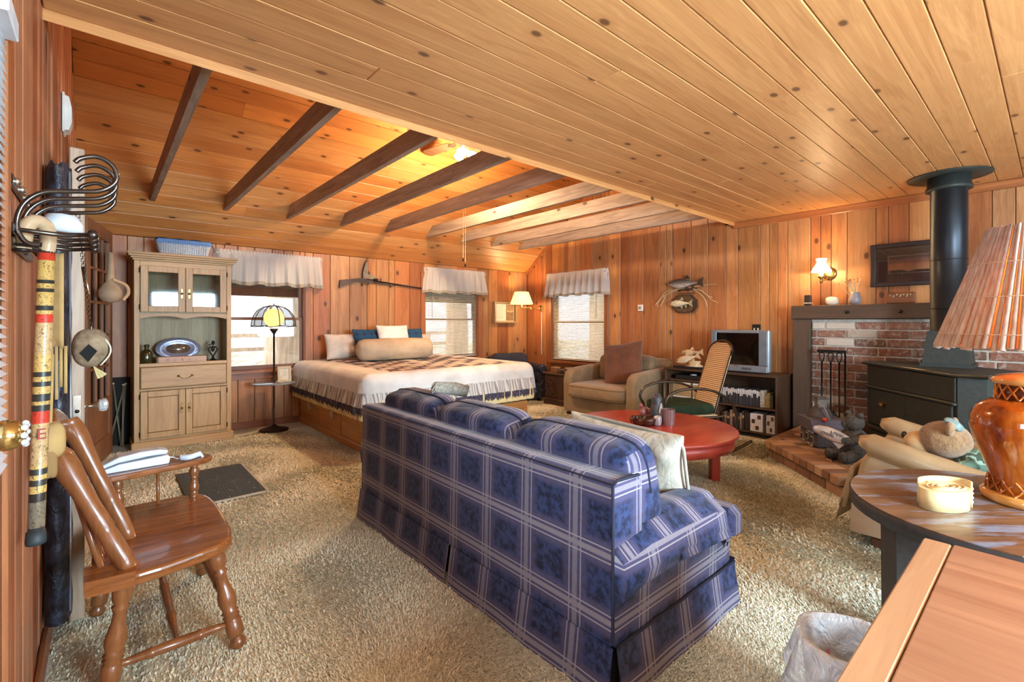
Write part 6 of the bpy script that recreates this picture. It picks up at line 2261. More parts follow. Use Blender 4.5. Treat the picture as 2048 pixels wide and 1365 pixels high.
ws = thing('walking_stick', 'carved and painted walking stick with curved handle hanging from the coat rack', 'walking stick', (-.135, 1.838, .694))
B0, B1 = Vector((-.138, 1.84, .72)), Vector((-.116, 1.822, 1.50))
MB().tube([B0, B0.lerp(B1, .3), B0.lerp(B1, .7), B1], [.0175, .0185, .0185, .018], 16).obj('shaft', m_stick, ws)
hp = smooth_path([B1 - Vector((0, 0, .005)), (-.112, 1.815, 1.535), (-.118, 1.80, 1.562), (-.135, 1.785, 1.57), (-.150, 1.775, 1.553), (-.156, 1.77, 1.52), (-.158, 1.768, 1.485)], 6)
MB().tube(hp, .0178, 14).obj('crook', plain('pale_varnished', (186, 158, 124), .25, coat=.4), ws)
for i, zz in enumerate((1.50, 1.488)):
    MB().lathe([(.0185, zz - .004), (.0192, zz), (.0185, zz + .004)], 14, (-.158, 1.768, 0)).obj('handle_ring', m_dark, ws)
MB().lathe([(.021, .690), (.022, .70), (.020, .725)], 16, (-.1385, 1.8405, 0)).obj('rubber_tip', plain('rubber', (44, 52, 54), .6), ws)
text_mesh('E', .042, plain('burnt_red', (150, 40, 30), .6), 'carved_letter', ws, Matrix.Translation((-.1275 + .0195 * .1 + .135, 1.831 - .0195 - 1.838, .994 - .694)) @ Matrix.Rotation(math.radians(14), 4, 'Z') @ Matrix.Rotation(PI / 2, 4, 'X'))
# long black case
t = NT('crinkled_black_vinyl')
co = t.coord()
t.color(t.ramp(t.noise(co, 30, 4), [(.4, lin((22, 22, 28))), (.75, lin((58, 62, 78)))]))
t.bump(t.noise(t.mapping(co, (40, 40, 14)), 1, 4, .7, 1), .8, .01)
m_vin = t.set(rough=.35)
bg = thing('long_black_case', 'tall black vinyl case hanging beside the coat rack', 'case', (-.13, 2.62, .02))
def case(u, v):
    a = 2 * PI * u
    k = 1 - .06 * v + .03 * math.sin(v * 9)
    return (-.133 + .038 * k * math.cos(a) + .004 * math.sin(v * 40 + a * 3), 2.62 + .085 * k * math.sin(a), .12 + 1.80 * v + .012 * math.sin(a * 5) * (1 if v > .97 else 0))
mb = MB().grid(case, 28, 40)
mb.prism([(-.133 + .034 * math.cos(2 * PI * i / 20), 2.62 + .078 * math.sin(2 * PI * i / 20)) for i in range(20)], 1.905, 1.915)
mb.prism([(-.133 + .034 * math.cos(2 * PI * i / 20), 2.62 + .078 * math.sin(2 * PI * i / 20)) for i in range(20)], .12, .125)
mb.obj('case_body', m_vin, bg)
MB().tube([(-.097, 2.575, .15), (-.096, 2.575, 1.0), (-.099, 2.58, 1.90)], .004, 6).obj('zip', plain('zip_grey', (150, 152, 160), .3, .5), bg)
# suede strap and glove
sv = thing('suede_strap', 'long tan suede strap with fringed end on the coat rack', 'strap', (-.115, 2.06, 1.1))
m_sue = plain('tan_suede', (180, 146, 92), .9, var=.18, vscale=14)
o = MB().grid(lambda u, v: (-.132 + .040 * u, 2.09 - .03 * u, 1.52 - .30 * v + .006 * math.sin(u * 6 + v * 4)), 4, 10).obj('strap_body', m_sue, sv)
md = o.modifiers.new('thick', 'SOLIDIFY'); md.thickness = .004
for k in range(5):
    x = -.136 + .011 * k
    o = MB().grid(lambda u, v: (x + .008 * u, 2.09 - .008 * k, 1.225 - (.13 + .02 * (k % 3)) * v + .0 * u), 1, 4).obj('fringe_strip', m_sue, sv)
    md = o.modifiers.new('thick', 'SOLIDIFY'); md.thickness = .003
gl = thing('suede_glove', 'tan suede glove below the strap beside the walking stick', 'glove', (-.12, 2.05, .93))
MB().pillow((-.118, 2.06, .93), .030, .035, .055, .6, 18, 12, RXYZ((0, 0, 0)), wob=.03, seed=3).obj('cuff', m_sue, gl)
MB().tube([(-.125, 2.06, .97), (-.122, 2.06, 1.08), (-.12, 2.06, 1.2)], .007, 6).obj('cord', m_sue, gl)
MB().pillow((-.128, 2.05, .865), .024, .028, .05, .6, 16, 10, wob=.04, seed=5).obj('palm', plain('darker_suede', (150, 116, 70), .9), gl)  # palm in a darker tan than the cuff
# hanging bark birdhouse
bh = thing('bark_birdhouse', 'round bark birdhouse with dark opening hanging on a chain', 'birdhouse', (-.032, 2.345, 1.2))
BHc = Vector((-.032, 2.345, 1.205))
t = NT('bark_felt')
co = t.coord()
t.color(t.ramp(t.noise(co, 26, 4, .6), [(.3, lin((104, 82, 62))), (.7, lin((164, 142, 112)))]))
t.bump(t.noise(co, 60, 3), .6, .006)
m_barkf = t.set(rough=.9)
MB().pillow(tuple(BHc), .054, .050, .072, .85, 22, 14).obj('bark_shell', m_barkf, bh)
o = BHc + Vector((.0, -.049, -.012))
q = [(-.024, -.004), (0, .028), (.024, .002), (0, -.036)]
MB().add([(o.x + a - .006, o.y - .001 - .0, o.z + b) for a, b in q] + [(o.x + a - .006, o.y + .02, o.z + b) for a, b in q], [(0, 1, 2, 3), (0, 4, 5, 1), (1, 5, 6, 2), (2, 6, 7, 3), (3, 7, 4, 0)]).obj('opening', plain('hole_black', (14, 14, 12), .9), bh)
o = MB().grid(lambda u, v: (BHc.x + (.030 + .030 * math.sin(PI * u)) * (1) - .002, BHc.y - .028 + .02 * v - .02 * u, BHc.z + .05 - .115 * u), 10, 2).obj('white_fur_edge', plain('pale_fur', (214, 206, 180), .95, bump=.8, bscale=120), bh)
md = o.modifiers.new('thick', 'SOLIDIFY'); md.thickness = .005
for k in range(3):
    a = .25 + .22 * k
    MB().add([(BHc.x + .006, BHc.y - .02, BHc.z - .066), (BHc.x + .05 * math.sin(a) + .006, BHc.y - .022, BHc.z - .066 - .05 * math.cos(a)), (BHc.x + .05 * math.sin(a + .2) + .006, BHc.y - .021, BHc.z - .066 - .05 * math.cos(a + .2))], [(0, 1, 2)]).obj('feather', plain('straw_feather', (190, 174, 118), .8), bh)
mb = MB()
zc = 1.278
pts0 = Vector((BHc.x, BHc.y - .01, 1.275))
pts1 = Vector((-.060, 2.05, 1.648))
n = 46
for i in range(n):
    p = pts0.lerp(pts1, i / n)
    w = .0045
    mb.tube([(p.x + (w if i % 2 else 0), p.y + (0 if i % 2 else w), p.z - .006), (p.x + (w if i % 2 else 0), p.y + (0 if i % 2 else w), p.z + .006), (p.x - (w if i % 2 else 0), p.y - (0 if i % 2 else w), p.z + .006), (p.x - (w if i % 2 else 0), p.y - (0 if i % 2 else w), p.z - .006)], .0012, 4, closed=True)
tag(mb.obj('chain', m_dark, bh), kind='stuff')
MB().tube([(-.052, 2.19, 1.49), (-.044, 2.23, 1.415)], .004, 6).obj('clip', m_chrome, bh)
MB().tube([(-.048, 2.18, 1.49), (-.036, 2.22, 1.40)], .004, 6).obj('clip', m_chrome, bh)
MB().tube([(BHc.x, BHc.y - .01, 1.262), (BHc.x + .003, BHc.y - .012, 1.30)], .003, 6).obj('wire', m_chrome, bh)
# motion sensor high on the wall
ms_ = thing('wall_sensor', 'white plastic sensor high on the left wall', 'sensor', (XL, 3.82, 2.52))
MB().prism([(XL + .001, 2.42), (XL + .03, 2.425), (XL + .042, 2.47), (XL + .042, 2.56), (XL + .03, 2.62), (XL + .001, 2.63)], 3.78, 3.88, 'xz').obj('case', plain('white_plastic', (226, 220, 210), .4), ms_)
Bx(XL + .0005, XL + .012, 3.77, 3.89, 2.41, 2.64, .003).obj('mount', plain('white_plastic', (226, 220, 210), .4), ms_)
# poles in the corner behind the far door
for k, (xa, za, xb, zb) in enumerate(((.085, .66, .145, .01), (.175, .64, .06, .08), (.185, .65, .145, .005), (.165, .64, .158, .005))):
    o = MB().tube([(xb, 6.40 - .02 * k, max(zb, .012)), (xa, 6.44, za)], .009, 8)
    ob = thing('corner_pole', ('grey wooden pole leaning left in the corner behind the hutch', 'thin pole crossing the others beside the hutch', 'pale upright pole close to the hutch side', 'pole with light tip nearest to the hutch')[k], 'pole', (xb, 6.4, 0), 0, 'poles leaning in the corner')
    o.obj('shaft', plain('pole_wood', (128, 116, 92), .5), ob)
    MB().ball((xa, 6.44, za), .012, 8, 6).obj('tip', plain('pole_tip', (206, 200, 170), .4), ob)
bgk = Bx(-.06, .225, 6.452, 6.475, .01, .72, .01).obj('dark_corner_sheet', plain('dark_corner_tone', (38, 32, 30), .9))  # flat sheet added to give the corner behind the poles its darkness
tag(bgk, 'dark sheet added for the dark corner behind the poles', 'board')

# ================================================================ telephone chair
m_map = wood('maple_brown', (158, 94, 48), (104, 56, 26), 'x', 1.2, var=.03, rough=.25, coat=.3, grain=.8)
m_mapz = wood('maple_turned', (150, 92, 52), (106, 60, 32), 'z', 1.4, var=.05, rough=.28, coat=.3)
tc = thing('telephone_chair', 'brown turned wooden chair with one arm holding a telephone', 'chair', (.19, 2.45, 0))
seat = [(-.03, 2.12), (.02, 2.075), (.12, 2.06), (.26, 2.09), (.36, 2.125), (.405, 2.20), (.415, 2.45), (.41, 2.70), (.385, 2.81), (.33, 2.85), (.15, 2.855), (.03, 2.85), (-.03, 2.80)]
sm_ = []
for i in range(len(seat)):
    a, b = Vector(seat[i]), Vector(seat[(i + 1) % len(seat)])
    sm_ += [tuple(a.lerp(b, .25)), tuple(a.lerp(b, .75))]
o = MB().prism(sm_, .395, .440, 'xy').obj('seat', m_map, tc)
md = o.modifiers.new('round', 'BEVEL'); md.width = .014; md.segments = 3
def turned(p0, p1, r, nm, prof=None):
    prof = prof or [(0, .75), (.05, 1.0), (.12, .85), (.15, 1.05), (.17, .65), (.19, 1.0), (.30, 1.15), (.45, .85), (.55, .62), (.58, 1.0), (.60, .7), (.64, .95), (.80, 1.1), (.88, .75), (.90, 1.0), (.93, .8), (1.0, .7)]
    p0, p1 = Vector(p0), Vector(p1)
    return MB().tube([p0.lerp(p1, u) for u, _ in prof], [r * k for _, k in prof], 14).obj(nm, m_mapz, tc)
LEG = [(0, .55), (.02, .85), (.06, 1.0), (.10, .7), (.12, .55), (.13, 1.0), (.16, 1.02), (.28, 1.0), (.30, .78), (.32, 1.05), (.34, .75), (.36, 1.05), (.38, .80), (.46, 1.10), (.52, 1.05), (.62, .72), (.72, .62), (.76, .90), (.78, .65), (.82, .95), (.90, 1.1), (1.0, .8)]
feet = [(.412, 2.135, .004), (.012, 2.145, .004), (-.02, 2.775, .004), (.392, 2.885, .004)]
tops = [(.335, 2.20, .40), (.06, 2.15, .40), (.04, 2.76, .40), (.33, 2.76, .40)]
for f_, t_ in zip(feet, tops):
    turned(f_, t_, .030, 'leg', LEG)
SP = [(0, .6), (.15, .8), (.28, 1.0), (.30, 1.25), (.32, 1.0), (.5, 1.15), (.68, 1.0), (.70, 1.25), (.72, 1.0), (.85, .8), (1, .6)]
def lerp3(a, b, u): return tuple(Vector(a).lerp(Vector(b), u))
turned(lerp3(feet[1], tops[1], .25), lerp3(feet[0], tops[0], .25), .017, 'stretcher', SP)
turned(lerp3(feet[2], tops[2], .25), lerp3(feet[3], tops[3], .25), .017, 'stretcher', SP)
turned(lerp3(feet[0], tops[0], .42), lerp3(feet[3], tops[3], .42), .016, 'stretcher', SP)
turned((.21, 2.14, .11), (.21, 2.84, .11), .016, 'stretcher', SP)
# back: two stiles, crest rail and thin spindles
s0, s1 = ((.075, 2.11, .435), (-.118, 2.22, .865)), ((.085, 2.42, .435), (-.098, 2.50, .925))
ST_ = [(0, .70), (.08, .92), (.2, 1.0), (.32, .95), (.34, .88), (.36, 1.0), (.55, .92), (.7, 1.0), (.85, 1.25), (.95, 1.2), (1.0, .9)]
turned(s0[0], s0[1], .030, 'back_stile', ST_)
turned(s1[0], s1[1], .028, 'back_stile', ST_)
def crest(u, v):
    y = 2.215 + .29 * u
    a = 2 * PI * v
    cz = .83 + .075 * math.sin(PI * u * .9 + .2) + .05 * u
    cx = -.105 - .022 * math.sin(PI * u)
    return (cx + .016 * math.cos(a) + .02 * math.sin(a) * -.4, y, cz + .058 * math.sin(a))
MB().grid(crest, 16, 16).obj('crest_rail', m_map, tc)
for y in (2.20, 2.27, 2.34):
    MB().tube([(.0, y - .03, .43), (-.03, y, .55), (-.095, y + .05, .80)], [.010, .012, .009], 8).obj('spindle', m_mapz, tc)
o = MB().prism([(-.045, 2.07), (.085, 2.055), (.10, 2.14), (.03, 2.16), (-.02, 2.2), (-.05, 2.2)], .400, .452, 'xy').obj('back_block', m_map, tc)
# arm shelf with its posts
armp = [(-.035, 2.70), (.05, 2.69), (.18, 2.72), (.30, 2.735), (.39, 2.76), (.425, 2.80), (.415, 2.86), (.36, 2.90), (.2, 2.93), (-.02, 2.94), (-.05, 2.85)]
ar = []
for i in range(len(armp)):
    a, b = Vector(armp[i]), Vector(armp[(i + 1) % len(armp)])
    ar += [tuple(a.lerp(b, .25)), tuple(a.lerp(b, .75))]
o = MB().prism(ar, .598, .626, 'xy').obj('arm_shelf', m_map, tc)
md = o.modifiers.new('round', 'BEVEL'); md.width = .009; md.segments = 2
turned((.34, 2.79, .437), (.345, 2.81, .60), .020, 'arm_post')
turned((.06, 2.80, .437), (.05, 2.81, .60), .018, 'arm_post')
MB().tube([(.20, 2.80, .437), (.20, 2.82, .60)], .007, 8).obj('spindle', m_mapz, tc)
# telephone with coiled cord
ph = thing('telephone', 'white corded telephone lying on the chair arm', 'telephone', (.10, 2.79, .627))
m_ph = plain('phone_white', (216, 222, 232), .35, coat=.2)
Mf = RXYZ((.112, 2.805, .627), 0, 0, math.radians(4))
o = MB().prism([(-.13, 0), (.125, 0), (.13, .03), (.12, .042), (-.06, .034), (-.135, .012)], -.05, .05, 'xz', M=Mf).obj('base', m_ph, ph)
md = o.modifiers.new('round', 'BEVEL'); md.width = .008; md.segments = 3
o = MB().prism([(-.132, .016), (-.06, .038), (.05, .047), (.12, .046), (.125, .062), (.09, .072), (.02, .074), (-.06, .064), (-.125, .034)], -.042, .042, 'xz', M=Mf).obj('handset', m_ph, ph)
md = o.modifiers.new('round', 'BEVEL'); md.width = .010; md.segments = 3
mb = MB()
pts = []
for i in range(200):
    u = i / 199
    a = u * 2 * PI * 26
    x = .285 + .10 * u
    yb = 2.79 - .02 * math.sin(u * 5)
    pts.append((x, yb + .012 * math.cos(a), .642 + .012 * math.sin(a) - (.03 * max(0, u - .85) / .15)))
MB().tube(pts, .0026, 5).obj('coiled_cord', m_ph, ph)
MB().tube(smooth_path([(.235, 2.80, .65), (.26, 2.82, .642), (.275, 2.80, .636), (.29, 2.79, .642)], 5), .003, 5).obj('cord_lead', m_ph, ph)

# ================================================================ floor grate
gr = thing('floor_register', 'large dark metal floor grate with pale rim in the carpet', 'floor grate', (.70, 4.40, .0))
VX0, VX1, VY0, VY1 = .46, .965, 3.93, 4.86
m_gr = plain('grate_iron', (84, 80, 72), .5, .5)
m_grim = plain('grate_rim', (188, 182, 164), .5, .3)
Bx(VX0, VX1, VY0, VY1, .0005, .004).obj('pan', plain('grate_dark', (44, 42, 40), .7), gr)
for x0, x1, y0, y1 in ((VX0, VX0 + .022, VY0, VY1), (VX1 - .022, VX1, VY0, VY1), (VX0 + .022, VX1 - .022, VY0, VY0 + .022), (VX0 + .022, VX1 - .022, VY1 - .022, VY1)):
    Bx(x0, x1, y0, y1, .004, .018, .003).obj('rim', m_grim if y1 - y0 > .1 and x0 > .6 or y1 < 4.0 else m_gr, gr)
mb = MB()
y = VY0 + .03
while y < VY1 - .03:
    mb.box(VX0 + .023, VX1 - .023, y, y + .008, .0045, .015)
    y += .0215
x = VX0 + .034
while x < VX1 - .03:
    mb.box(x, x + .006, VY0 + .023, VY1 - .023, .0045, .0135)
    x += .0215
tag(mb.obj('lattice_bars', m_gr, gr), kind='stuff')

# ================================================================ things on and in the hutch
zc_ = .866
bt = thing('green_bottle', 'dark green glass bottle on the hutch counter', 'bottle', (.34, 6.17, zc_))
MB().lathe([(.052, zc_), (.056, zc_ + .01), (.056, zc_ + .11), (.045, zc_ + .135), (.022, zc_ + .15), (.018, zc_ + .17), (.026, zc_ + .185), (.024, zc_ + .20), (.012, zc_ + .205), (0, zc_ + .205)], 22, (.345, 6.17, 0)).obj('body', plain('bottle_green', (54, 48, 20), .12, 0, .7, coat=.6), bt)
cb2 = thing('lettered_wooden_box', 'long flat pinkish wooden box with faint lettering under the platter', 'box', (.64, 6.19, zc_))
Bx(.425, .865, 6.12, 6.26, zc_, zc_ + .068, .003).obj('box', wood('pinkish_crate', (196, 158, 128), (170, 128, 98), 'x', 1), cb2)
for k, x in enumerate((.52, .58, .645, .71, .77)):
    text_mesh('MUBSL'[k], .034, plain('faded_ink', (140, 106, 92), .7), 'letter', cb2, Matrix.Translation((x - .64, 6.1195 - 6.19, .034)) @ Matrix.Rotation(PI / 2, 4, 'X'))
Bx(.423, .442, 6.117, 6.262, zc_ - .0, zc_ + .070, .002).obj('corner_strip', plain('strip_brown', (120, 92, 70), .6), cb2)
pt = thing('oval_platter', 'oval blue and silver platter leaning on the hutch back', 'platter', (.62, 6.22, .936))
Mp2 = RXYZ((.625, 6.285, 1.01), math.radians(80), 0, 0)
MB().lathe([(.0, .006), (.10, .006), (.14, .014), (.20, .020), (.203, .024), (.20, .026), (.14, .022), (.10, .014), (0, .014)], 40, (0, 0, 0), M=Mp2, sy=.58).obj('dish', plain('platter_blue', (120, 132, 158), .15, .3, var=.15, vscale=9, coat=.5), pt)
MB().lathe([(.0, .0142), (.115, .0142), (.115, .016), (0, .0165)], 32, (0, 0, 0), M=Mp2, sy=.48).obj('painted_scene', plain('platter_scene', (112, 96, 82), .2, .2, var=.5, vscale=18, coat=.5), pt)
fg2 = thing('dark_figurine', 'slender dark metal figurine at the right of the hutch counter', 'figurine', (.93, 6.16, zc_))
MB().lathe([(.04, zc_), (.036, zc_ + .012), (.018, zc_ + .03), (.008, zc_ + .05)], 16, (.93, 6.16, 0)).obj('base', m_dark, fg2)
for s in (-1, 1):
    MB().tube(smooth_path([(.93, 6.16, zc_ + .045), (.93 + s * .02, 6.16, zc_ + .09), (.93 + s * .042, 6.16, zc_ + .135), (.93 + s * .018, 6.16, zc_ + .165)], 5), [.008] * 16, 8).obj('limb', m_dark, fg2)
MB().ball((.93, 6.16, zc_ + .14), (.018, .014, .035), 12, 8).obj('torso', m_dark, fg2)
MB().ball((.932, 6.16, zc_ + .205), (.017, .015, .026), 12, 8).obj('head', m_dark, fg2)
MB().tube([(.93, 6.16, zc_ + .19), (.90, 6.15, zc_ + .185), (.885, 6.15, zc_ + .18)], .006, 6).obj('horn', m_dark, fg2)
m_pew = plain('dark_pewter', (50, 50, 50), .35, .5)
for k, (x, lab) in enumerate(((.41, 'dark lidded tureen behind the left glass door'), (.80, 'dark covered dish behind the right glass door'))):
    tu = thing('tureen', lab, 'tureen', (x, 6.25, 1.411))
    MB().lathe([(.05, 1.411), (.09, 1.44), (.10, 1.50), (.085, 1.54), (.09, 1.55), (.05, 1.585), (.015, 1.60), (.02, 1.62), (0, 1.625)], 24, (x, 6.25, 0)).obj('bowl', m_pew, tu)
    for s in (-1, 1):
        MB().tube(arc((x + s * .10, 6.25, 1.50), .03, -PI / 2, PI / 2, 8, 'xz') if s > 0 else arc((x + s * .10, 6.25, 1.50), .03, PI / 2, 1.5 * PI, 8, 'xz'), .006, 6).obj('handle', m_pew, tu)
# basket on top
bk = thing('white_basket', 'white wicker basket lined with blue cloth on top of the hutch', 'basket', (.66, 6.17, 2.009))
m_wick = plain('white_wicker', (206, 208, 212), .6)
BZ = 2.009
for k in range(9):
    z = BZ + .008 + k * .0165
    e = .004 * k
    p_ = [(.455 - e, 6.08 - e, z), (.865 + e, 6.08 - e, z), (.865 + e, 6.28 + e, z), (.455 - e, 6.28 + e, z)]
    MB().tube(p_, .0085, 6, closed=True).obj('weave_row', m_wick, bk)
mb = MB()
for k in range(20):
    x = .465 + k * .0205
    mb.tube([(x, 6.073, BZ + .002), (x, 6.036, BZ + .15)], .004, 5)
tag(mb.obj('stakes', m_wick, bk), kind='stuff')
Bx(.46, .86, 6.085, 6.275, BZ + .002, BZ + .012).obj('bottom', m_wick, bk)
m_blue = plain('blue_gingham', (104, 140, 190), .9, var=.2, vscale=60)
def lining(u, v):
    return (.43 + .46 * u, 6.045 - .012 * math.sin(PI * v) + .0 * u, BZ + .162 - .05 * v)
MB().grid(lining, 20, 4).obj('blue_lining', m_blue, bk)
MB().grid(lambda u, v: (.42 + .48 * u, 6.035 + .29 * v, BZ + .166 + .015 * math.sin(PI * v) + .004 * math.sin(u * 20)), 20, 6).obj('blue_lining', m_blue, bk)
MB().grid(lambda u, v: (.895 + .05 * v, 6.06 + .12 * u, BZ + .165 - .10 * v ** 1.5), 6, 6).obj('cloth_corner', plain('cloth_white', (216, 220, 226), .9), bk)
MB().grid(lambda u, v: (.425 - .04 * v, 6.06 + .12 * u, BZ + .165 - .09 * v ** 1.5), 6, 6).obj('cloth_corner', plain('cloth_white', (216, 220, 226), .9), bk)

# ================================================================ floor lamp with globe
fl_ = thing('floor_lamp', 'dark floor lamp with lit globe, mesh dome shade and small table', 'floor lamp', (1.552, 6.14, 0))
LXf, LYf = 1.552, 6.14
m_bz = plain('dark_bronze', (52, 42, 38), .4, .6)
MB().lathe([(.155, .002), (.165, .012), (.15, .025), (.10, .035), (.06, .05), (.025, .065), (.013, .08)], 32, (LXf, LYf, 0)).obj('base', m_bz, fl_)
MB().cyl((LXf, LYf, .07), (LXf, LYf, 1.21), .0115, n=12).obj('pole', m_bz, fl_)
MB().lathe([(.013, 1.16), (.03, 1.19), (.05, 1.215), (.04, 1.225), (.02, 1.225)], 18, (LXf, LYf, 0)).obj('collar', m_bz, fl_)
MB().lathe([(.02, .560), (.24, .568), (.245, .574), (.24, .58), (.02, .58)], 48, (LXf, LYf, 0)).obj('tray_table', plain('tray_glass', (142, 150, 158), .15, .2, coat=.5), fl_)
MB().ball((LXf, LYf, 1.352), .112, 26, 16).obj('globe', emit('globe_glow', (255, 206, 118), 1.5, (255, 226, 170)), fl_)
NP = 8
prof = [(.245, 1.262), (.243, 1.30), (.225, 1.37), (.185, 1.435), (.125, 1.478), (.05, 1.497), (.012, 1.50)]
t = NT('lamp_mesh')
tr = t.add('ShaderNodeBsdfTransparent')
mx = t.add('ShaderNodeMixShader')
mx.inputs[0].default_value = .5
t.color(lin((92, 70, 52)))
t.link(tr.outputs[0], mx.inputs[1]); t.link(t.b.outputs[0], mx.inputs[2]); t.link(mx.outputs[0], t.out.inputs[0])
m_mesh = t.m
for k in range(NP):
    a0, a1 = 2 * PI * k / NP, 2 * PI * (k + 1) / NP
    def pan(u, v):
        i = v * (len(prof) - 1)
        j = min(int(i), len(prof) - 2)
        f = i - j
        r = prof[j][0] * (1 - f) + prof[j + 1][0] * f
        z = prof[j][1] * (1 - f) + prof[j + 1][1] * f
        a = a0 + (a1 - a0) * u
        if v == 0:
            z -= .016 * math.sin(PI * u)
        return (LXf + r * math.cos(a), LYf + r * math.sin(a), z)
    MB().grid(pan, 5, 12).obj('mesh_panel', m_mesh, fl_)
    MB().tube([(LXf + r * math.cos(a0), LYf + r * math.sin(a0), z) for r, z in prof], .005, 6).obj('rib', m_bz, fl_)
    MB().tube([pan(u / 6, 0) for u in range(7)], .005, 6).obj('rim_scallop', m_bz, fl_)
MB().lathe([(.014, 1.497), (.010, 1.51), (.004, 1.52), (.003, 1.545), (0, 1.547)], 12, (LXf, LYf, 0)).obj('finial', m_bz, fl_)
light('globe_light', 'POINT', (LXf, LYf, 1.352), 5, (1, .74, .42), .115)
pf = thing('photo_frame', 'small pale photo frame standing on the lamp tray', 'photo frame', (1.66, 6.08, .581))
Mpf = RXYZ((1.655, 6.08, .582), math.radians(-14), 0, math.radians(-8))
for x0, x1, z0, z1 in ((-.075, -.05, 0, .19), (.05, .075, 0, .19), (-.05, .05, 0, .028), (-.05, .05, .162, .19)):
    MB().box(x0, x1, -.008, .008, z0, z1, .003, Mpf).obj('frame_side', plain('pale_frame', (196, 178, 146), .5), pf)
MB().box(-.05, .05, 0, .004, .028, .162, 0, Mpf).obj('photo', plain('photo_pale', (206, 196, 172), .4, var=.2, vscale=18), pf)
sd_ = MB().lathe([(.03, .5805), (.045, .59), (.05, .60), (.046, .60), (.028, .586)], 18, (1.60, 6.04, 0))
tag(sd_.obj('small_dish', plain('cream_dish', (206, 190, 164), .4)), 'little cream dish beside the photo frame on the lamp tray', 'dish')
cdp = smooth_path([(1.40, 6.12, .008), (1.25, 6.05, .008), (1.16, 6.02, .008)], 5)
tag(MB().tube(cdp, .004, 6).obj('lamp_cord', plain('cord_brown', (96, 74, 54), .6)), 'brown lamp cord on the carpet beside the hutch', 'cord')

# ================================================================ on the back wall
gn = thing('rifle', 'old long rifle hung level on the back wall above the bed', 'rifle', (3.1, 6.46, 1.85))
m_stock = wood('gun_stock', (92, 70, 56), (58, 42, 34), 'x', 1, rough=.5)
pts = [(2.474, 1.885), (2.62, 1.905), (2.74, 1.925), (2.82, 1.915), (2.95, 1.898), (2.95, 1.868), (2.80, 1.868), (2.70, 1.868), (2.60, 1.835), (2.462, 1.775)]
MB().prism(pts, 6.452, 6.482, 'xz').obj('stock', m_stock, gn)
MB().tube([(2.86, 6.467, 1.905), (3.75, 6.467, 1.828)], [.015, .010], 10).obj('barrel', plain('gun_metal', (40, 34, 34), .4, .6), gn)
MB().tube([(2.94, 6.467, 1.88), (3.30, 6.467, 1.852)], [.014, .010], 8).obj('forestock', m_stock, gn)
Bx(2.96, 3.03, 6.455, 6.48, 1.905, 1.935, .004).obj('lock', plain('gun_metal', (40, 34, 34), .4, .6), gn)
MB().tube(arc((2.86, 6.467, 1.865), .03, PI, 2 * PI, 10, 'xz'), .004, 6).obj('trigger_guard', m_dark, gn)
for x in (2.80, 3.24):
    Bx(x - .012, x + .012, 6.45, 6.499, 1.82, 1.86, .003).obj('bracket', plain('bracket_wood', (120, 80, 52), .6), gn)
sh = thing('sail_ornament', 'small grey sail-shaped ornament standing on the rifle', 'ornament', (2.9, 6.47, 1.93))
MB().prism([(2.80, 1.928), (2.805, 2.03), (2.84, 2.15), (2.865, 2.17), (2.87, 1.99), (2.93, 1.975), (2.96, 1.985), (3.0, 1.94), (3.02, 1.925)], 6.462, 6.476, 'xz').obj('sail', plain('weathered_grey', (150, 134, 110), .8, var=.4, vscale=50), sh)
MB().tube(smooth_path([(2.795, 6.468, 1.925), (2.80, 6.468, 2.03), (2.835, 6.468, 2.15), (2.85, 6.468, 2.18)], 5), .006, 6).obj('mast', m_dark, sh)
# shadow box
sb_ = thing('shadow_box', 'wooden shadow box frame with paper and dried flowers beside the window', 'picture', (5.43, 6.46, 1.47))
m_sbx = wood('grey_oak_frame', (172, 142, 104), (136, 106, 74), 'x', 1)
X0, X1, Z0, Z1 = 5.175, 5.70, 1.285, 1.665
for x0, x1, z0, z1 in ((X0, X0 + .03, Z0, Z1), (X1 - .03, X1, Z0, Z1), (X0 + .03, X1 - .03, Z0, Z0 + .03), (X0 + .03, X1 - .03, Z1 - .03, Z1)):
    Bx(x0, x1, 6.42, 6.499, z0, z1, .004).obj('frame_side', m_sbx, sb_)
Bx(X0 + .03, X1 - .03, 6.485, 6.499, Z0 + .03, Z1 - .03).obj('backing', plain('cream_linen', (196, 176, 146), .8), sb_)
Bx(X0 + .05, X0 + .30, 6.48, 6.485, Z0 + .045, Z1 - .045).obj('paper', plain('old_paper', (216, 206, 188), .8, var=.12, vscale=40), sb_)
mb = MB()
for k in range(16):
    z = Z1 - .07 - k * .015
    mb.box(X0 + .065, X0 + .285 - .03 * ((k * 7) % 3), 6.4792, 6.48, z, z + .003)
tag(mb.obj('print_lines', plain('print_grey', (140, 130, 118), .8), sb_), kind='stuff')
Bx(X0 + .31, X1 - .045, 6.48, 6.485, Z0 + .045, Z1 - .045).obj('dark_panel', plain('tan_panel', (150, 116, 84), .8), sb_)
rr = random.Random(3)
for k in range(6):
    xx = X0 + .34 + k * .022
    MB().tube([(xx, 6.476, Z0 + .06), (xx + rr.uniform(-.01, .01), 6.474, Z0 + .14), (xx + rr.uniform(-.02, .02), 6.474, Z0 + .19)], .0025, 5).obj('dried_stem', plain('stem_tan', (120, 90, 58), .8), sb_)
    MB().ball((xx + rr.uniform(-.02, .02), 6.472, Z0 + .20 + rr.uniform(-.01, .02)), .014, 8, 6).obj('dried_flower', plain('flower_straw', (206, 170, 122), .8), sb_)
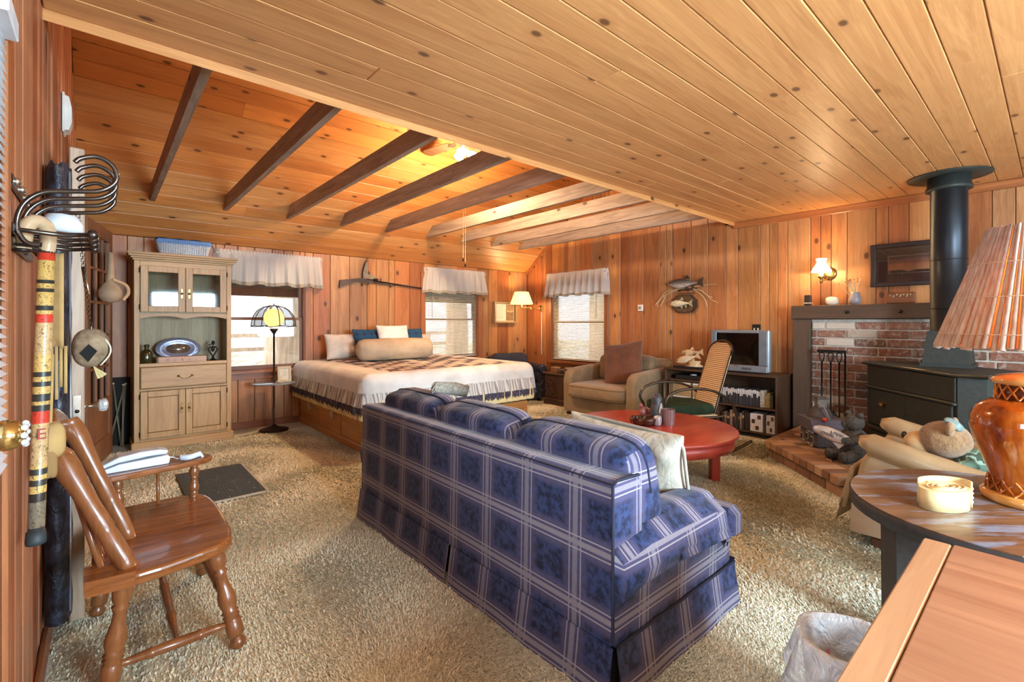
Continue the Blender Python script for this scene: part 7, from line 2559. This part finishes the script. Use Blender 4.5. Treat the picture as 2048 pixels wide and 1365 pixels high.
# swing-arm lamp
sa = thing('swing_arm_lamp', 'lit brass swing arm wall lamp with cream shade in the corner', 'wall lamp', (6.0, 6.11, 1.55))
m_bra = plain('polished_brass', (206, 176, 112), .15, .95)
Bx(5.985, 6.009, 6.075, 6.15, 1.50, 1.61, .006).obj('wall_plate', m_bra, sa)
MB().cyl((5.965, 6.112, 1.51), (5.965, 6.112, 1.60), .012, n=12).obj('pivot', m_bra, sa)
MB().tube([(5.965, 6.112, 1.545), (5.78, 6.14, 1.545)], .006, 8).obj('arm', m_bra, sa)
MB().cyl((5.78, 6.14, 1.525), (5.78, 6.14, 1.575), .010, n=10).obj('pivot', m_bra, sa)
MB().tube([(5.78, 6.14, 1.56), (5.60, 6.18, 1.56)], .006, 8).obj('arm', m_bra, sa)
MB().lathe([(.010, 1.545), (.018, 1.56), (.014, 1.58), (.02, 1.60), (.018, 1.625)], 14, (5.59, 6.185, 0)).obj('socket', m_bra, sa)
m_shd = emit('lamp_shade_glow', (255, 222, 150), .55, (250, 232, 190))
MB().lathe([(.205, 1.62), (.125, 1.835), (.1245, 1.835), (.203, 1.62)], 40, (5.59, 6.185, 0)).obj('shade', m_shd, sa)
MB().ball((5.59, 6.185, 1.71), (.028, .028, .042), 12, 8).obj('bulb', emit('bulb_glow', (255, 236, 200), 20), sa)
Bx(5.995, 6.009, 6.095, 6.108, .72, 1.49, .003).obj('cord_cover', plain('white_plastic', (226, 220, 210), .4), sa)
light('swing_lamp_light', 'POINT', (5.59, 6.185, 1.72), 20, (1, .64, .30), .06)
light('swing_lamp_down', 'POINT', (5.59, 6.12, 1.60), 8, (1, .64, .30), .05)

# ================================================================ dark corner chair, carved side table
t = NT('navy_floral')
co = t.coord()
v_ = t.add('ShaderNodeTexVoronoi')
t.link(co, v_.inputs['Vector'])
v_.inputs['Scale'].default_value = 16
t.color(t.ramp(v_.outputs['Distance'], [(.10, lin((150, 146, 168))), (.16, lin((50, 52, 74))), (.5, lin((34, 36, 54)))]))
m_nf = t.set(rough=.8)
dc = thing('corner_armchair', 'dark navy patterned armchair in the corner behind the bed', 'armchair', (5.25, 5.98, 0), math.radians(-108))
bev(Bx(-.33, .33, -.36, .36, .05, .30).obj('base', m_nf, dc, world=False), .03)
MB().pillow((.02, 0, .36), .33, .27, .08, .3, 28, 12).obj('seat_cushion', m_nf, dc, world=False)
bev(MB().prism([(-.42, .05), (-.26, .05), (-.28, .60), (-.34, .72), (-.42, .70)], -.36, .36, 'xz').obj('back', m_nf, dc, world=False), .05)
for s in (-1, 1):
    bev(MB().prism([(s * .36 + .07 * math.cos(a), .52 + .085 * math.sin(a)) for a in [2 * PI * i / 16 for i in range(16)]], -.40, .36, 'yz').obj('arm_roll', m_nf, dc, world=False), .02)
    bev(Bx(-.38, .345, s * .30, s * .42, .05, .52).obj('arm_panel', m_nf, dc, world=False), .03)
    for x in (-.30, .28):
        Bx(x - .025, x + .025, s * .30, s * .34, 0, .05).obj('foot', m_dark, dc, world=False)
sc_ = RZ(math.radians(-108), (5.25, 5.98, 0))
for k, y in enumerate((.13, -.14)):
    o = MB().pillow((0, 0, 0), .19, .19, .06, .42, 24, 12, sc_ @ RXYZ((-.16, y, .60), 0, math.radians(65), 0), pinch=.4)
    tag(o.obj('navy_pillow', plain('navy_pillow_cloth', (48, 50, 66), .9)), ('plain navy pillow at the left in the corner armchair', 'plain navy pillow beside the right arm of the corner armchair')[k], 'pillow')
tbl = thing('carved_side_table', 'dark carved side table beside the tan armchair', 'side table', (5.58, 5.06, 0))
m_cv = wood('carved_dark_oak', (84, 56, 40), (48, 32, 24), 'z', 1.2, rough=.45)
EX0, EX1, EY0, EY1 = 5.34, 5.80, 4.94, 5.35
Bx(EX0 - .03, EX1 + .02, EY0 - .02, EY1 + .03, .478, .502, .005).obj('top_board', wood('side_table_top', (104, 72, 52), (70, 48, 34), 'y', 1, rough=.3), tbl)
Bx(EX0, EX1, EY0, EY1, .10, .477, .004).obj('cabinet_body', m_cv, tbl)
Bx(EX0 - .02, EX1 + .01, EY0 - .01, EY1 + .02, .0, .10, .010).obj('plinth', m_cv, tbl)
cdo = Bx(EX0 - .014, EX0, EY0 + .14, EY1 - .02, .13, .46, .006).obj('door', m_cv, tbl)
yc, zc2 = 5.20, .295
mb = MB()
mb.tube([(EX0 - .018, yc + .085 * math.cos(a), zc2 + .13 * math.sin(a)) for a in [2 * PI * i / 32 for i in range(32)]], .008, 6, closed=True)
mb.obj('carved_oval', m_cv, cdo)
for s in (-1, 1):
    MB().tube(smooth_path([(EX0 - .018, yc - s * .07, zc2 + .10), (EX0 - .02, yc, zc2), (EX0 - .018, yc - s * .07, zc2 - .10)], 6), .008, 6).obj('carved_scroll', m_cv, cdo)
    MB().tube([(EX0 - .018, yc + .0 + .045 * math.cos(a), zc2 + s * .085 + .04 * math.sin(a)) for a in [2 * PI * i / 18 for i in range(18)]], .007, 6, closed=True).obj('carved_ring', m_cv, cdo)
Bx(EX0 - .03, EX0 - .002, EY0 + .1, EY1 + .01, .075, .10, .006).obj('foot_moulding', m_cv, tbl)
wbx = thing('little_wooden_box', 'little pale wooden box on the carved side table', 'box', (5.50, 5.27, .503))
Bx(5.45, 5.55, 5.215, 5.325, .503, .565, .003).obj('body', plain('pale_box', (176, 124, 84), .6, var=.15), wbx)
Bx(5.445, 5.555, 5.21, 5.33, .566, .582, .003).obj('lid', plain('pale_box_lid', (190, 140, 98), .6), wbx)
Bx(5.448, 5.4499, 5.262, 5.28, .515, .56).obj('clasp', m_brass, wbx)
cu_ = thing('teacup', 'dark patterned teacup and saucer on the carved side table', 'teacup', (5.46, 5.10, .503))
MB().lathe([(.03, .503), (.07, .512), (.075, .516), (.06, .514), (0, .51)], 22, (5.46, 5.10, 0)).obj('saucer', plain('cup_pattern', (120, 96, 76), .3, var=.5, vscale=60), cu_)
MB().lathe([(.025, .516), (.042, .535), (.048, .565), (.044, .565), (.02, .525)], 20, (5.46, 5.10, 0)).obj('cup', plain('cup_pattern', (120, 96, 76), .3), cu_)
MB().tube(arc((5.46, 5.148, .545), .016, -PI / 2, PI / 2, 8, 'yz'), .004, 6).obj('handle', plain('cup_pattern', (120, 96, 76), .3), cu_)
bw = thing('patterned_bowl', 'pale patterned bowl behind the teacup on the side table', 'bowl', (5.62, 5.02, .503))
MB().lathe([(.04, .503), (.075, .52), (.11, .57), (.105, .572), (.07, .53), (0, .515)], 26, (5.64, 5.06, 0)).obj('bowl', plain('bowl_pattern', (176, 156, 126), .4, var=.4, vscale=40), bw)

# ================================================================ ceiling fan
fn_ = thing('ceiling_fan', 'brass ceiling fan with bright lights hanging from the ridge', 'ceiling fan', (3.10, 4.40, 3.5))
FX_, FY_, FZ_ = 3.10, 4.40, 3.36
m_fan = plain('fan_brass', (150, 128, 98), .25, .85)
MB().cyl((FX_, FY_, FZ_ + .10), (FX_, FY_, ZR - .07), .013, n=10).obj('downrod', m_fan, fn_)
MB().lathe([(.06, ZR - .09), (.075, ZR - .05), (.05, ZR - .03)], 20, (FX_, FY_, 0)).obj('canopy', m_fan, fn_)
MB().lathe([(.03, FZ_ + .12), (.09, FZ_ + .10), (.12, FZ_ + .06), (.12, FZ_ - .02), (.08, FZ_ - .05), (.05, FZ_ - .06), (.05, FZ_ - .10), (.02, FZ_ - .12)], 26, (FX_, FY_, 0)).obj('motor_housing', m_fan, fn_)
m_bld = wood('fan_blade_wood', (132, 96, 70), (96, 66, 46), 'x', 1, rough=.4)
for k in range(5):
    a = math.radians(172 + 72 * k)
    M = Matrix.Translation((FX_, FY_, FZ_ + .0)) @ Matrix.Rotation(a, 4, 'Z') @ Matrix.Rotation(math.radians(11), 4, 'X')
    bld = MB().prism([(.20, -.055), (.30, -.065), (.62, -.07), (.66, -.04), (.66, .04), (.62, .07), (.30, .065), (.20, .055)], -.004, .004, 'xy', M=M).obj('blade', m_bld, fn_)
    MB().prism([(.10, -.02), (.22, -.035), (.26, 0), (.22, .035), (.10, .02)], -.012, -.005, 'xy', M=M).obj('blade_iron', m_fan, bld)
m_fg = emit('fan_globe', (255, 240, 214), 22)
for k in range(3):
    a = math.radians(215 + 120 * k)
    M = Matrix.Translation((FX_, FY_, FZ_ - .10)) @ Matrix.Rotation(a, 4, 'Z') @ Matrix.Rotation(math.radians(125), 4, 'Y')
    MB().lathe([(.02, .03), (.03, .06), (.05, .10), (.055, .13), (.03, .135), (0, .136)], 16, (0, 0, 0), M=M).obj('light_shade', m_fg, fn_)
light('fan_light', 'POINT', (FX_, FY_, FZ_ - .24), 110, (1, .72, .42), .10)
for k, (dx, zb) in enumerate(((.015, 1.96), (-.015, 2.02))):
    pch = MB().tube([(FX_ + dx, FY_, FZ_ - .12), (FX_ + dx, FY_, zb)], .0018, 5).obj('pull_chain', plain('chain_pale', (190, 170, 130), .4, .5), fn_)
    MB().lathe([(0, zb - .035), (.011, zb - .02), (.008, zb), (.002, zb + .012)], 10, (FX_ + dx, FY_, 0)).obj('pull_bob', m_dark, pch)

# ================================================================ carpet pile
def pile():
    rng = np.random.default_rng(4)
    out = []
    def scatter(n, x0, x1, y0, y1, hgt, wid):
        x = rng.uniform(x0, x1, n)
        y = rng.uniform(y0, y1, n)
        fl = 2.2 * np.sin(x * 3.1 + 1.3 * np.sin(y * 2.3)) + 1.8 * np.cos(y * 2.7 + np.sin(x * 4.1)) + rng.normal(0, .9, n)
        ln = rng.uniform(.4, 1.0, n) * hgt
        lean = rng.uniform(.75, 1.3, n)
        cx, cy = np.cos(fl), np.sin(fl)
        b = np.stack([x, y, np.full(n, .0)], 1)
        tip = b + np.stack([cx * np.sin(lean) * ln, cy * np.sin(lean) * ln, np.cos(lean) * ln], 1)
        sd = np.stack([-cy, cx, np.zeros(n)], 1) * (wid * rng.uniform(.7, 1.3, n))[:, None]
        mid = (b + tip) / 2 + np.stack([np.zeros(n), np.zeros(n), ln * .22], 1)
        V = np.stack([b - sd, b + sd, mid + sd * .9, mid - sd * .9, tip], 1)
        out.append(V)
    scatter(90000, -.15, 2.0, .9, 3.6, .018, .0026)
    scatter(36000, .0, 2.1, 3.6, 6.1, .024, .0042)
    scatter(60000, 2.2, 4.2, .4, 2.6, .024, .0038)
    scatter(24000, 4.2, 5.5, 1.9, 4.2, .022, .005)
    scatter(14000, 4.25, 5.4, 4.2, 5.7, .022, .006)
    scatter(16000, 2.3, 4.3, 2.6, 4.6, .022, .006)
    scatter(14000, 4.2, 5.0, .5, 1.9, .022, .0045)
    scatter(30000, .3, 2.4, .2, .95, .018, .0026)
    scatter(6000, 2.0, 2.4, .4, 1.0, .018, .0026)
    V = np.concatenate(out)
    n = len(V)
    me = bpy.data.meshes.new('carpet_pile')
    me.vertices.add(n * 5)
    me.vertices.foreach_set('co', V.reshape(-1).astype(np.float32))
    base = np.arange(n) * 5
    loops = np.stack([base, base + 1, base + 2, base + 3, base + 3, base + 2, base + 4], 1).reshape(-1)
    me.loops.add(n * 7)
    me.loops.foreach_set('vertex_index', loops.astype(np.int32))
    me.polygons.add(n * 2)
    st = np.stack([np.arange(n) * 7, np.arange(n) * 7 + 4], 1).reshape(-1)
    me.polygons.foreach_set('loop_start', st.astype(np.int32))
    me.update(calc_edges=True)
    me.validate()
    t = NT('carpet_tuft')
    ri = t.add('ShaderNodeNewGeometry').outputs['Random Per Island']
    co = t.coord()
    big = t.noise(co, 2.4, 3)
    c = t.ramp(ri, [(0, lin((202, 194, 164))), (.5, lin((232, 224, 196))), (1, lin((246, 240, 220)))])
    t.color(t.mix(t.math('MULTIPLY', big, .4), c, lin((220, 210, 180))))
    t.set(rough=.95, spec=.1)
    me.materials.append(t.m)
    o = bpy.data.objects.new('carpet_pile', me)
    COL.objects.link(o)
    tag(o, 'shaggy beige carpet pile covering the floor', 'carpet', kind='stuff')
pile()
